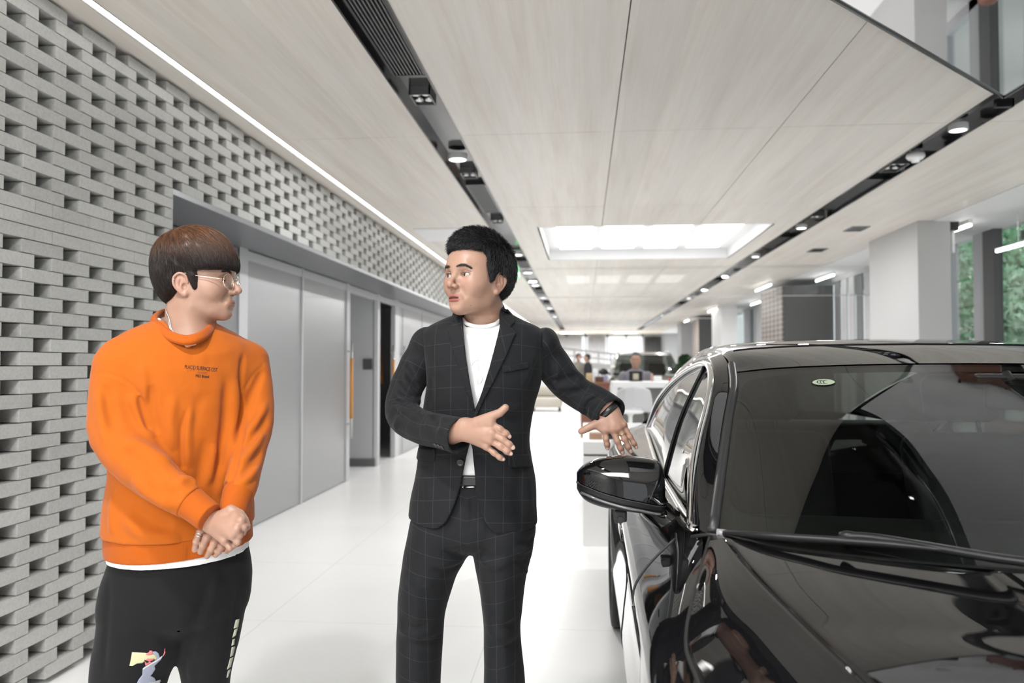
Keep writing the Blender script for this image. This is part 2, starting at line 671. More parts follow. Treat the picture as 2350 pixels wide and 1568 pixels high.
def grille(x, y0, y1, label, group):
    t = thing('ceiling_vent', label, 'vent', (x, (y0 + y1) / 2, CEIL + 0.05), group=group)
    L = (y1 - y0) / 2
    f = MB()
    for sx in (-1, 1):
        f.box((sx * 0.083 - 0.006, -L, -0.03), (sx * 0.083 + 0.006, L, 0.005))
    f.box((-0.083, -L, -0.03), (0.083, -L + 0.012, 0.005))
    f.box((-0.083, L - 0.012, -0.03), (0.083, L, 0.005))
    f.build('frame', m_black, t)
    s_ = MB()
    for k in range(8):
        xx = -0.066 + k * 0.0189
        s_.box((xx - 0.0035, -L + 0.012, -0.028), (xx + 0.0035, L - 0.012, -0.006))
    s_.build('slats', m_slat, t)


def spot_box(x, y, label, group, w=0.062, l=0.10):
    t = thing('ceiling_spotlight', label, 'spotlight', (x, y, CEIL + 0.055), group=group)
    f = MB()
    f.box((-w, -l, -0.05), (w, -l + 0.008, 0))
    f.box((-w, l - 0.008, -0.05), (w, l, 0))
    f.box((-w, -l, -0.05), (-w + 0.008, l, 0))
    f.box((w - 0.008, -l, -0.05), (w, l, 0))
    f.build('frame', m_slat, t)
    for sy in (-1, 1):
        for sx in (-1, 1):
            MB().lathe([(0.012, -0.002), (0.024, -0.035), (0.0255, -0.035), (0.014, -0.001)], (sx * w * 0.47, sy * l * 0.5, 0), 14).build('lamp', m_spotglass, t, smooth=True)


def downlight(x, y, label, group, r=0.062):
    t = thing('ceiling_downlight', label, 'downlight', (x, y, CEIL), group=group)
    MB().lathe([(r + 0.01, 0.03), (r + 0.01, -0.012), (r, -0.014), (r, 0.03)], n=28).build('ring', m_white, t, smooth=False)
    MB().lathe([(r, -0.012), (r, -0.006)], n=28).build('diffuser', m_lamp, t)
    if y > 0.5:
        area_light('downlight_glow', (x, y, CEIL - 0.03), (2 * r, 2 * r), 26 if y < 8 else (10 if x > 0 else 16) if y < 14.5 else 50)


xa = -0.945
xb = 2.465
grille(xa, 1.9, 4.245, 'long black slatted air vent in the left ceiling channel, nearest the camera', 'air vents in the ceiling channels')
spot_box(xa, 4.60, 'square recessed spotlight just past the nearest air vent, left ceiling channel', 'recessed spotlights')
downlight(xa, 5.91, 'round white downlight in the left ceiling channel, nearest the camera', 'round downlights')
spot_box(xa, 6.50, 'square recessed spotlight just beyond the round downlight, left ceiling channel', 'recessed spotlights')
grille(xa, 6.90, 8.20, 'slatted air vent in the left ceiling channel above the man in the suit', 'air vents in the ceiling channels')
spot_box(xa, 8.65, 'square recessed spotlight directly above the head of the man in the suit', 'recessed spotlights')
ORD = ['nearest', 'second', 'third', 'fourth', 'fifth', 'farthest']
downlight(xa, 0.9, 'added unseen fill downlight in the left ceiling channel above the front of the hall', 'round downlights')  # added out of view to light both men from above
for k, y in enumerate((11.2, 13.4, 15.6, 18.5, 22, 26)):
    downlight(xa, y, ORD[k] + ' of the small distant downlights behind the suited man’s head, left channel', 'distant downlights, left channel', 0.075)
for k, y in enumerate((12.1, 16.8, 20.3, 24)):
    grille(xa, y, y + 0.9, ORD[k] + ' distant slatted air vent in the left ceiling channel, past the suited man', 'distant vents, left channel')
ex = MB()
ex.box((-0.02, -0.12, -0.09), (0.02, 0.12, 0.09))
exo = ex.build('exit_sign', M('green_sign', (0.1, 0.5, 0.2), 0.4, emit=(0.25, 0.9, 0.4), estr=0.3))
exo.location = (-1.0, 12.0, CEIL - 0.16)
tag(exo, 'small green exit sign hanging behind the suited man’s head', 'exit sign')
MB().tube([(0, 0, 0.09), (0, 0, 0.2)], 0.006, 6).build('rod', m_steel, exo)

downlight(xb, 5.46, 'round white downlight in the right ceiling channel, nearest the hanging mirror', 'round downlights', 0.05)
sd = thing('smoke_detector', 'white domed smoke detector hanging from the right ceiling channel', 'smoke detector', (2.44, 6.08, CEIL + 0.055))
MB().lathe([(0.03, 0), (0.03, -0.05), (0.062, -0.055), (0.066, -0.08), (0.05, -0.10), (0.03, -0.104), (0.028, -0.12), (0.001, -0.121)], n=24).build('dome', m_white, sd, smooth=True)
MB().lathe([(0.05, 0.0), (0.05, -0.03)], n=24).build('mount', m_black, sd)
spot_box(xb, 6.55, 'square recessed spotlight beside the smoke detector, right ceiling channel', 'recessed spotlights', 0.07, 0.14)
grille(xb, 7.0, 8.35, 'black slatted air vent in the right ceiling channel, past the smoke detector', 'air vents in the ceiling channels')
spot_box(xb, 8.7, 'square recessed spotlight past the air vent in the right ceiling channel', 'recessed spotlights')
for k, y in enumerate((9.27, 11.7, 14.2, 19.0, 25.5)):
    downlight(xb, y, ORD[k] + ' of the small round downlights past the light box, right ceiling channel', 'small downlights, right channel', 0.05)
for k, y in enumerate((10.1, 15.2, 21)):
    grille(xb, y, y + 0.9, ORD[k] + ' distant slatted air vent in the right ceiling channel', 'distant vents, right channel')
for (x, y, lab) in ((3.12, 9.42, 'small dark square ceiling diffuser nearest the white column'), (3.17, 11.14, 'small dark square ceiling diffuser further down, left of the white column')):
    t = thing('ceiling_vent', lab, 'vent', (x, y, CEIL))
    f = MB()
    for (p, q) in (((-0.1, -0.16), (0.1, -0.13)), ((-0.1, 0.13), (0.1, 0.16)), ((-0.1, -0.13), (-0.085, 0.13)), ((0.085, -0.13), (0.1, 0.13))):
        f.box((p[0], p[1], -0.008), (q[0], q[1], 0))
    f.build('frame', m_slat, t)
    MB().box((-0.085, -0.13, -0.004), (0.085, 0.13, 0)).build('core', m_black, t)

# ------------------------------------------------------------------ glass smoke curtain across the hall
gl = tag(MB().box((0.0 - 2.24, 12.94, 2.44), (XR - 0.1, 12.955, CEIL)).build('window_1', glass_mat('clear_pane', (0.97, 0.98, 0.98), 1.45)), kind='structure')
tag(MB().box((-2.24, 12.935, 2.43), (XR - 0.1, 12.96, 2.44)).build('trim_4', m_lgrey), kind='structure')

# ------------------------------------------------------------------ right side: column, windows, curtains
col = tag(MB().box((3.61, 8.97, 0), (3.95, 10.44, CEIL)).build('column', M('column_paint', (0.52, 0.52, 0.52), 0.6)), 'tall white rectangular column rising behind the black car', 'column', kind='structure')
lam = thing('wall_lamp', 'small black bracket lamp at the top right corner of the white column', 'lamp', (4.01, 9.06, CEIL))
MB().box((-0.05, -0.05, -0.10), (0.05, 0.05, 0)).build('bracket', m_black, lam)
MB().box((-0.012, -0.03, -0.34), (0.012, 0.03, -0.10)).build('tube', m_white, lam)  # plain white strip in place of the lit column edge
m_clear = glass_mat('window_glass', (0.93, 0.96, 0.95), 1.45)
# window wall on the right
wf = MB()
mull = [-6.8, -4.2, -1.6, 1.0, 3.6, 5.9, 8.1]
for y in mull:
    wf.box((XR - 0.05, y, 0), (XR + 0.12, y + 0.12, CEIL))
wf.box((XR - 0.05, 9.77, 0), (XR + 0.12, 10.0, CEIL))
wf.box((XR - 0.05, 10.75, 0), (XR + 0.12, 10.95, CEIL))
wf.box((XR - 0.05, -7, 0), (XR + 0.12, 44, 0.12))
tag(wf.build('window_2', m_lgrey), kind='structure')
MB().box((XR + 0.02, -7, 0.12), (XR + 0.03, 44, CEIL - 0.02)).build('window_pane', m_clear, bpy.data.objects['window_2'])
tag(MB().box((XR - 0.05, 9.52, 0), (XR + 0.05, 9.765, CEIL)).build('trim_5', m_dgrey), kind='structure')

m_curt = M('pale_blind', (0.55, 0.55, 0.56), 0.8)
m_curt_d = M('grey_blind', (0.22, 0.22, 0.23), 0.8)


def blinds(y0, y1, n_, label, x=XR - 0.22):
    t = thing('vertical_blind', label, 'blind', (x, (y0 + y1) / 2, 0))
    w_ = (y1 - y0) / n_
    a_, b_ = MB(), MB()
    for k in range(n_):
        yy = y0 + k * w_ - (y0 + y1) / 2
        dst = b_ if k % 3 == 2 else a_
        dst.box((-0.01, yy + 0.04 * w_, 0.0), (0.01, yy + 0.8 * w_, 2.82))
    a_.build('pale_slats', m_curt, t)
    b_.build('grey_slats', m_curt_d, t)
    MB().box((-0.03, -(y1 - y0) / 2, 2.82), (0.03, (y1 - y0) / 2, CEIL - 0.005)).build('rail', m_lgrey, t)


blinds(11.4, 14.8, 9, 'vertical blinds over the windows just left of the white column')
blinds(16.6, 23.0, 14, 'vertical blinds beyond the lattice-sided pillar')
blinds(24.5, 34.0, 16, 'vertical blinds over the far right windows of the hall')

# lattice clad pillars
m_lat = M('copper_lattice', rough=0.5)
n = NT(m_lat)
ck = n.n('ShaderNodeTexChecker')
ck.inputs['Scale'].default_value = 15
ck.inputs['Color1'].default_value = (0.30, 0.245, 0.21, 1)
ck.inputs['Color2'].default_value = (0.10, 0.09, 0.085, 1)
n.l(n.coords('Object', (0, .30, 1), (R(45), 0, 0), (.013, .01, .01)), ck.inputs['Vector'])
n.l(ck.outputs['Color'], n.b.inputs['Base Color'])
for (x0, x1, y0, y1, lab) in ((3.60, 4.5, 14.85, 16.6, 'dark grey pillar with copper lattice side, left of the white column'),
                              (3.60, 4.3, 25.5, 27.0, 'far narrow pillar with copper lattice side at the end of the hall')):
    t = thing('pillar', lab, 'pillar', ((x0 + x1) / 2, (y0 + y1) / 2, 0))
    t['kind'] = 'structure'
    o_ = ((x0 + x1) / 2, (y0 + y1) / 2, 0)
    MB().box((x0 + 0.02, y0, 0), (x1, y1, 2.78)).build('core', M('charcoal_panel', (0.10, 0.10, 0.10), 0.35), t, offset=o_)
    MB().box((x0, y0 + 0.01, 0), (x0 + 0.02, y1 - 0.01, 2.78)).build('lattice', m_lat, t, offset=o_)
tag(MB().box((3.6, 21.3, 0), (4.0, 22.9, CEIL)).build('column_far', m_white), 'far white column beyond the lattice pillar', 'column', kind='structure')
tag(MB().box((3.6, 30.0, 0), (4.0, 31.2, CEIL)).build('column_end', m_lgrey), 'pale column near the end of the hall', 'column', kind='structure')

# short linear lamps under the ceiling edge
for (x, z, y0, y1, lab) in ((3.50, 2.84, 15.3, 16.6, 'short glowing linear lamp left of the lattice-sided pillar'),
                            (4.16, 2.84, 13.7, 14.7, 'short glowing linear lamp above the dark grey pillar'),
                            (4.13, 2.84, 8.9, 9.3, 'short glowing linear lamp right of the white column'),
                            (4.415, 2.56, 8.1, 8.95, 'glowing tube standing in for a reflection in the green window'),  # stands in for a glass reflection, no real lamp
                            (3.55, 2.84, 22.0, 23.2, 'small distant linear lamp above the far white column'),
                            (3.55, 2.84, 27.5, 28.6, 'small distant linear lamp near the end of the hall'),
                            (4.2, 2.84, 19.5, 20.5, 'small distant linear lamp over the far blinds')):
    t = thing('linear_lamp', lab, 'lamp', (x, (y0 + y1) / 2, z))
    L = (y1 - y0) / 2
    MB().tube([(0, -L, 0), (0, L, 0)], 0.014, 10).build('tube', m_led, t, smooth=True)
    MB().box((-0.02, -L, 0.018), (0.02, L, max(0.03, CEIL - z) if z > 2.7 else 0.03)).build('housing', m_white, t)
    if z < 2.7:
        MB().tube([(0, 0, 0.02), (0, 0, CEIL - z)], 0.004, 6).build('cord', m_steel, t)

# ------------------------------------------------------------------ end of the hall
ew = MB()
for (x0, x1) in ((-6, -1.6), (3.6, 4.9)):
    ew.box((x0, 41, 0), (x1, 41.2, 3.3))
for x in (-0.9, 0.1, 1.2, 2.15, 3.0):
    ew.box((x - 0.05, 41, 0), (x + 0.05, 41.15, 2.9))
ew.box((-1.6, 41, 2.75), (3.6, 41.2, 3.3))
tag(ew.build('wall_back', m_lgrey), kind='structure')
for (x0, x1, m_, lab) in ((-1.5, -0.1, M('grey_sheer', (0.42, 0.42, 0.43), 0.9), 'grey sheer curtain over the far left end window'), (0.2, 1.1, M('grey_sheer', (0.42, 0.42, 0.43), 0.9), 'grey sheer curtain over the middle end window'),
                          (3.05, 3.9, m_dgrey, 'dark curtain right of the bright end window')):
    cv = []
    nn = 40
    for zz in (0.02, 2.75):
        for k in range(nn + 1):
            cv.append((x0 + (x1 - x0) * k / nn - (x0 + x1) / 2, 0.04 * math.sin(k * 1.9), zz))
    o_ = mesh_obj('curtain', cv, grid_faces(nn + 1, 2), m_)
    o_.modifiers.new('s', 'SOLIDIFY').thickness = 0.01
    o_.location = ((x0 + x1) / 2, 40.8, 0)
    tag(o_, lab, 'curtain')
for x, lab in ((-0.6, 'added square fill light at the far end of the hall, left one'), (2.0, 'added square fill light at the far end of the hall, right one')):
    t = thing('ceiling_light', lab, 'ceiling light', (x, 38.5, CEIL - 0.02))  # added to brighten the far end, no known lamp there
    MB().box((-0.6, -0.6, -0.03), (0.6, 0.6, 0.0)).build('rim', m_white, t)
    MB().box((-0.55, -0.55, -0.034), (0.55, 0.55, -0.03)).build('diffuser', m_lamp, t)
    area_light('end_fill_light', (x, 38.5, CEIL - 0.07), (1.1, 1.1), 90)
# white ramp with railings
rp = thing('staircase', 'white sloping stair balustrade at the far end of the hall', 'staircase', (-0.4, 32, 0))
for (z0, z1, h_, nm) in ((2.12, 1.60, 0.08, 'handrail'), (1.84, 1.38, 0.06, 'rail'), (1.36, 1.05, 0.22, 'stringer')):
    q = MB()
    q.add([(-2.0, -0.1, z0), (2.6, -0.1, z1), (2.6, 0.1, z1), (-2.0, 0.1, z0), (-2.0, -0.1, z0 + h_), (2.6, -0.1, z1 + h_), (2.6, 0.1, z1 + h_), (-2.0, 0.1, z0 + h_)],
          [[0, 3, 2, 1], [4, 5, 6, 7], [0, 1, 5, 4], [1, 2, 6, 5], [2, 3, 7, 6], [3, 0, 4, 7]])
    q.build(nm, m_white, rp)
for k in range(10):
    x = -1.9 + k * 0.48
    zt = 2.2 - (x + 2) / 4.6 * 0.52
    MB().box((x - 0.02, -0.03, 0.0), (x + 0.02, 0.03, zt)).build('post', m_slat, rp)

# unseen front wall behind the camera, mostly solid to cut frontal fill light
bw_ = MB()
bw_.box((-6, -7.1, 0), (-1.0, -7.0, CEIL))
bw_.box((2.0, -7.1, 0), (XR + 0.15, -7.0, CEIL))
bw_.box((-1.0, -7.1, 2.4), (2.0, -7.0, CEIL))
tag(bw_.build('wall_front', m_lgrey), kind='structure')

# ------------------------------------------------------------------ surface helpers


def cr(P, n, t=None):
    """n points on the Catmull-Rom curve through P; P may carry any trailing shape"""
    P = np.asarray(P, float)
    K = len(P)
    if t is None:
        t = np.linspace(0, K - 1, n)
    t = np.clip(t, 0, K - 1 - 1e-9)
    i = t.astype(int)
    f = (t - i).reshape((-1,) + (1,) * (P.ndim - 1))
    g_ = lambda j: P[np.clip(j, 0, K - 1)]
    p0, p1, p2, p3 = g_(i - 1), g_(i), g_(i + 1), g_(i + 2)
    p0 = np.where((i - 1 < 0).reshape(f.shape), 2 * p1 - p2, p0)
    p3 = np.where((i + 2 > K - 1).reshape(f.shape), 2 * p2 - p1, p3)
    return 0.5 * ((2 * p1) + (-p0 + p2) * f + (2 * p0 - 5 * p1 + 4 * p2 - p3) * f ** 2 + (-p0 + 3 * p1 - 3 * p2 + p3) * f ** 3)


def loft(rails, nu, nv, resample=True):
    """grid nv x nu: each rail a polyline along u, rails follow one another along v"""
    Rl = np.array([cr(r, nu) for r in rails])
    return cr(Rl, nv)


def grid_obj(name, G, mat, parent=None, mirror=None, offset=(0, 0, 0), flip=False, thick=0.0):
    nv, nu = G.shape[:2]
    F = np.array(grid_faces(nu, nv))
    V = G.reshape(-1, 3)
    if flip:
        F = F[:, ::-1]
    if mirror is not None:
        V2 = V.copy()
        V2[:, 0] = 2 * mirror - V2[:, 0]
        F = np.vstack([F, F[:, ::-1] + len(V)])
        V = np.vstack([V, V2])
    o = mesh_obj(name, V, F, mat, parent, True, offset=offset)
    if thick:
        s_ = o.modifiers.new('thickness', 'SOLIDIFY')
        s_.thickness = thick
        s_.offset = -1
    return o


# ------------------------------------------------------------------ the black car
CX = 1.03
COFF = (CX, 2.85, 0)
m_paint = M('black_car_paint', (0.004, 0.004, 0.0045), 0.3, spec=0.0, coat=1.0, coat_r=0.012)
m_paint.node_tree.nodes['Principled BSDF'].inputs['Coat IOR'].default_value = 1.60
m_chrome = M('chrome', (0.80, 0.80, 0.80), 0.06, metal=1)
m_rubber = M('black_rubber', (0.012, 0.012, 0.012), 0.55)
m_satin = M('satin_black_plastic', (0.010, 0.010, 0.011), 0.38, spec=0.3)
m_inter = M('car_interior', (0.010, 0.010, 0.010), 0.6)
m_wind = glass_mat('windscreen_glass', (0.42, 0.46, 0.43), 1.62)
m_side = glass_mat('side_window_glass', (0.30, 0.33, 0.31), 1.55)
m_tyre = M('tyre_rubber', (0.015, 0.015, 0.015), 0.7)
m_alloy = M('alloy_rim', (0.35, 0.35, 0.36), 0.25, metal=1)

car = thing('car', 'glossy black fastback car parked facing the camera beside the suited man', 'car', COFF)

# hood: rails from the side gap to the middle, each running from the nose to the windscreen
gapl = [(.42, .50, .685), (.27, .72, .765), (.195, 1.0, .835), (.171, 1.228, .872), (.172, 1.367, .905), (.2545, 1.655, .998)]
side1 = [(.50, .47, .705), (.36, .72, .812), (.275, 1.0, .896), (.242, 1.228, .928), (.228, 1.40, .955), (.266, 1.645, 1.001)]
crease = [(.60, .455, .722), (.45, .72, .862), (.356, 1.0, .943), (.315, 1.228, .968), (.289, 1.42, .986), (.275, 1.635, 1.004)]
crease2 = [(.615, .452, .723), (.465, .72, .864), (.370, 1.0, .9445), (.328, 1.228, .969), (.302, 1.42, .987), (.288, 1.62, 1.0045)]
flat = [(.70, .435, .730), (.60, .70, .868), (.53, 1.0, .953), (.49, 1.2, .973), (.46, 1.38, .989), (.44, 1.53, 1.003)]
valley = [(.80, .42, .738), (.72, .70, .876), (.67, 1.0, .9595), (.65, 1.15, .972), (.645, 1.28, .983), (.655, 1.43, .998)]
dome = [(.84, .415, .744), (.78, .70, .886), (.735, 1.0, .9685), (.72, 1.15, .981), (.712, 1.28, .991), (.715, 1.41, 1.002)]
mid = [(1.03, .40, .752), (1.03, .70, .894), (1.03, 1.0, .978), (1.03, 1.12, .987), (1.03, 1.22, .996), (1.03, 1.335, 1.007)]
rails = [cr(r_, 60) for r_ in (gapl, side1, crease, crease2, flat, valley, dome, mid)]
# keep the creases: piecewise interpolation across the rails
tt = np.concatenate([np.linspace(0, 2, 18)[:-1], np.linspace(2, 3, 5)[:-1], np.linspace(3, 7, 40)])
G = cr(np.array(rails), 0, tt)
HOODG = G
hood = grid_obj('hood', G, m_paint, car, CX, COFF, thick=0.004)

# flank: from the belt (or the hood gap) down to the sill, with wheel openings
Ys = np.concatenate([np.linspace(.50, 5.25, 191)])
top_pts = gapl[:-1] + [(.246, 1.66, 1.0), (.237, 1.76, .988), (.245, 2.2, .98), (.257, 2.78, .98), (.29, 3.5, .99), (.322, 4.14, 1.003), (.37, 4.6, 1.01), (.45, 5.25, .985)]
tp = np.array(top_pts)
topX = np.interp(Ys, tp[:, 1], tp[:, 0])
topZ = np.interp(Ys, tp[:, 1], tp[:, 2])
k5 = np.ones(5) / 5
for _ in range(2):
    topX[2:-2] = np.convolve(topX, k5, 'valid')
    topZ[2:-2] = np.convolve(topZ, k5, 'valid')
shX = np.interp(Ys, [.5, .62, .8, 1.0, 1.3, 2.0, 3.0, 4.2, 4.7, 5.1, 5.25], [.30, .205, .145, .122, .104, .113, .124, .122, .15, .25, .38])
shZ = np.interp(Ys, [.5, 1.0, 1.4, 2.0, 3.0, 4.2, 5.25], [.66, .79, .84, .86, .87, .90, .92])
for _ in range(3):
    shX[2:-2] = np.convolve(shX, k5, 'valid')
    shZ[2:-2] = np.convolve(shZ, k5, 'valid')
FW, RW = 1.30, 4.20
WR = 0.345


def arch(y):
    z = 0.20
    for c in (FW, RW):
        d = abs(y - c)
        if d < WR + 0.04:
            z = max(z, 0.335 + math.sqrt((WR + 0.04) ** 2 - d * d) if d < WR + 0.04 else z)
    return z


rows = []
nvf = 34
for i, y in enumerate(Ys):
    zb = arch(y)
    sx, sz = shX[i], shZ[i]
    inarch = zb > 0.25
    key = [(topX[i], topZ[i]), (topX[i] * .62 + sx * .38, topZ[i] * .62 + sz * .38 + .010), (topX[i] * .22 + sx * .78, topZ[i] * .2 + sz * .8 + .012), (sx, sz - .012),
           (sx + .006, sz - .07)]
    lows = [(sx + .030, .60), (sx + .018, .45), (sx + .012, .34), (sx + .05, .20)]
    if inarch:
        z3 = sz - .07
        fl = 0.010 * min(1, (zb - .25) * 6)
        key += [(sx + .012 - fl + (0.018 if zb < .5 else 0) * 0, z3 * (1 - f) + zb * f) for f in (.3, .6, .85, 1.0)]
    else:
        key += lows
    pts = cr(np.array(key), nvf)
    rows.append([(p[0], y, p[1]) for p in pts])
FG = np.transpose(np.array(rows), (1, 0, 2))
FLANKG = FG
grid_obj('body_side', FG, m_paint, car, CX, COFF, flip=True)
# wheel wells and underbody
ub = MB()
ub.box((.22, .55, .18), (1.84, 5.15, .26))
ub.box((.42, .9, .26), (1.64, 1.75, .70))
ub.box((.42, 3.8, .26), (1.64, 4.65, .85))
ub.build('underbody', m_rubber, car, offset=COFF)

# nose
nz = []
for (zz, yy, wf) in ((1.0, 0.0, 1.0),):
    pass
xs_ = np.linspace(-1, 1, 41)


def nose_row(w, y0, cy, z):
    return [(CX + w * u, y0 + cy * abs(u) ** 2.6, z - 0.02 * abs(u) ** 3) for u in xs_]


NG = cr(np.array([nose_row(.62, .405, .09, .742), nose_row(.70, .385, .12, .70), nose_row(.78, .365, .16, .60), nose_row(.84, .355, .22, .45), nose_row(.84, .365, .24, .30), nose_row(.80, .42, .25, .20)]), 30)
grid_obj('front_bumper', NG, m_paint, car, None, COFF, flip=True)
gr = MB()
gr.rbox((CX - .42, .335, .36), (CX + .42, .372, .64), .012)
gq = gr.build('grille', m_satin, car, offset=COFF)
gm = MB()
for k in range(7):
    z = .39 + k * .038
    gm.box((CX - .40, .326, z), (CX + .40, .338, z + .006))
gm.build('grille_bars', m_chrome, gq, offset=COFF) if False else gm.build('grille_bars', m_chrome, gq, offset=COFF)
for s_ in (-1, 1):
    hl = MB().ball((CX + s_ * .64, .50, .655), (.17, .09, .045), rot=Matrix.Rotation(s_ * .35, 3, 'Z')).build('headlight', M('headlight_lens', (.25, .25, .26), .05, coat=1), car, smooth=True, offset=COFF)

# tail
TG = cr(np.array([[(CX + .58 * u, 5.25 + .06 * (1 - u * u), 1.0) for u in xs_], [(CX + .66 * u, 5.30 + .06 * (1 - u * u), .94) for u in xs_],
                  [(CX + .70 * u, 5.29 + .06 * (1 - u * u), .60) for u in xs_], [(CX + .70 * u, 5.25 + .06 * (1 - u * u), .22) for u in xs_]]), 16)
grid_obj('rear_bumper', TG, m_paint, car, None, COFF)

# windscreen
wb = [(.262, 1.665, 1.008), (.33, 1.565, 1.010), (.50, 1.475, 1.010), (.76, 1.395, 1.010), (1.03, 1.37, 1.010)]
wm1 = [(.318, 1.90, 1.117), (.41, 1.815, 1.125), (.58, 1.74, 1.130), (.80, 1.675, 1.133), (1.03, 1.655, 1.134)]
wm2 = [(.378, 2.14, 1.230), (.48, 2.07, 1.240), (.65, 2.01, 1.246), (.84, 1.965, 1.250), (1.03, 1.95, 1.251)]
wt = [(.430, 2.35, 1.323), (.54, 2.30, 1.336), (.70, 2.265, 1.344), (.87, 2.245, 1.348), (1.03, 2.24, 1.349)]


def full(rail, n_=33):
    l_ = cr(rail, n_)
    r_ = l_[::-1][1:].copy()
    r_[:, 0] = 2 * CX - r_[:, 0]
    return np.vstack([l_, r_])


WG = cr(np.array([full(r_) for r_ in (wb, wm1, wm2, wt)]), 40)
ws = grid_obj('windscreen', WG, m_wind, car, None, COFF)


def on_grid(Gd, u, v, off=0.0, sgn=1):
    nv, nu = Gd.shape[:2]
    a_, b_ = v * (nv - 1), u * (nu - 1)
    i, j = int(min(a_, nv - 2)), int(min(b_, nu - 2))
    fa, fb = a_ - i, b_ - j
    p = (Gd[i, j] * (1 - fa) * (1 - fb) + Gd[i + 1, j] * fa * (1 - fb) + Gd[i, j + 1] * (1 - fa) * fb + Gd[i + 1, j + 1] * fa * fb)
    du = Gd[i, j + 1] - Gd[i, j]
    dv = Gd[i + 1, j] - Gd[i, j]
    n_ = np.cross(du, dv)
    n_ /= np.linalg.norm(n_)
    return p + n_ * off * sgn, du / np.linalg.norm(du), dv / np.linalg.norm(dv), n_


# printed dark border of the windscreen, on the inside
fb_ = MB()
m_frit = M('glass_border_print', (0.012, 0.012, 0.012), 0.35)
nu_, nv_ = WG.shape[1], WG.shape[0]


def frit_strip(uvs_o, uvs_i):
    vs, fs = [], []
    for (a_, b_) in zip(uvs_o, uvs_i):
        for (u, v_) in (a_, b_):
            vs.append(on_grid(WG, u, v_, -0.006)[0])
    for i in range(len(uvs_o) - 1):
        fs.append([2 * i, 2 * i + 1, 2 * i + 3, 2 * i + 2])
    fb_.add(vs, fs)


N_ = 60
o_, i_ = [], []
for k in range(4 * N_ + 1):
    a_ = 2 * PI * k / (4 * N_) + PI / 4
    # rounded square parameter
    cx_, cy_ = math.cos(a_), math.sin(a_)
    mo = 1 / max(abs(cx_), abs(cy_))
    o_.append((0.5 + 0.4995 * cx_ * mo, 0.5 + 0.4995 * cy_ * mo))
    mi_ = 1 / (abs(cx_) ** 12 + abs(cy_) ** 12) ** (1 / 12)
    i_.append((0.5 + 0.472 * cx_ * mi_, 0.53 + 0.425 * cy_ * mi_))
frit_strip(o_, i_)
fb_.build('windscreen_border', m_frit, ws, smooth=True, offset=COFF)

# roof and rear screen
def roof_row(y, xe, ze, zc):
    a_ = [(xe, y, ze), (xe + .035, y, ze + (zc - ze) * .42), (xe + .12, y, ze + (zc - ze) * .66), (xe + .30, y, ze + (zc - ze) * .90), (CX, y, zc)]
    return full(a_)


rr = [full([(p[0], p[1] + .006, p[2] + .004) for p in wt])]
for (y, xe, ze, zc) in ((2.52, .440, 1.368, 1.402), (2.75, .448, 1.388, 1.430), (3.0, .452, 1.395, 1.443), (3.3, .456, 1.388, 1.443), (3.6, .465, 1.365, 1.425), (3.9, .475, 1.322, 1.385)):
    rr.append(roof_row(y, xe, ze, zc))
rf = cr(np.array(rr), 60)
grid_obj('roof', rf, m_paint, car, None, COFF)
rg = [rf[-1]]
for (y, xe, ze, zc) in ((4.25, .49, 1.245, 1.30), (4.6, .50, 1.15, 1.19), (4.92, .50, 1.055, 1.075)):
    rg.append(roof_row(y, xe, ze, zc))
RG = cr(np.array(rg), 24)
grid_obj('rear_screen', RG, m_side, car, None, COFF)
dk = [RG[-1], np.array(full([(.47, 5.1, 1.02), (.52, 5.12, 1.035), (.62, 5.13, 1.04), (.8, 5.14, 1.045), (1.03, 5.14, 1.045)])), TG[0][np.linspace(0, 40, 65).astype(int)]]
grid_obj('boot_lid', cr(np.array(dk), 14), m_paint, car, None, COFF)
# sunroof seam on the roof
sr = MB()
pts = [on_grid(rf, u, v_, 0.001)[0] for (u, v_) in [(0.13 + 0.74 * k / 20, 0.22) for k in range(21)]]
sr.tube(pts, 0.0025, 6)
sr.build('roof_seam', m_rubber, car, offset=COFF)

# side window outline (front base, up the pillar, over, down to the tail) and the band round it
D = [(.232, 1.765, 1.000), (.252, 1.88, 1.090), (.283, 2.0, 1.165), (.325, 2.14, 1.238), (.358, 2.28, 1.300), (.376, 2.42, 1.337), (.386, 2.6, 1.352), (.382, 2.8, 1.342), (.368, 3.05, 1.312), (.352, 3.4, 1.254), (.340, 3.75, 1.176),
     (.332, 4.0, 1.085), (.322, 4.16, 1.010)]
O = [(.252, 1.665, 1.003), (.292, 1.82, 1.078), (.326, 1.96, 1.142), (.362, 2.10, 1.208), (.404, 2.26, 1.283), (.428, 2.42, 1.343), (.440, 2.60, 1.381), (.447, 2.80, 1.392), (.452, 3.05, 1.395), (.458, 3.4, 1.382), (.472, 3.85, 1.330),
     (.49, 4.35, 1.215), (.50, 4.92, 1.055)]
Dc, Oc = cr(D, 90), cr(O, 90)
md = (Dc + Oc) / 2
md[:, 0] -= 0.012
md[:, 2] += 0.006
band = cr(np.array([Dc + np.array([0.006, 0, 0]), Dc * .75 + Oc * .25 + np.array([-.008, 0, .001]), md, Oc]), 14)
grid_obj('pillar_frame', band, m_paint, car, CX, COFF, flip=False)
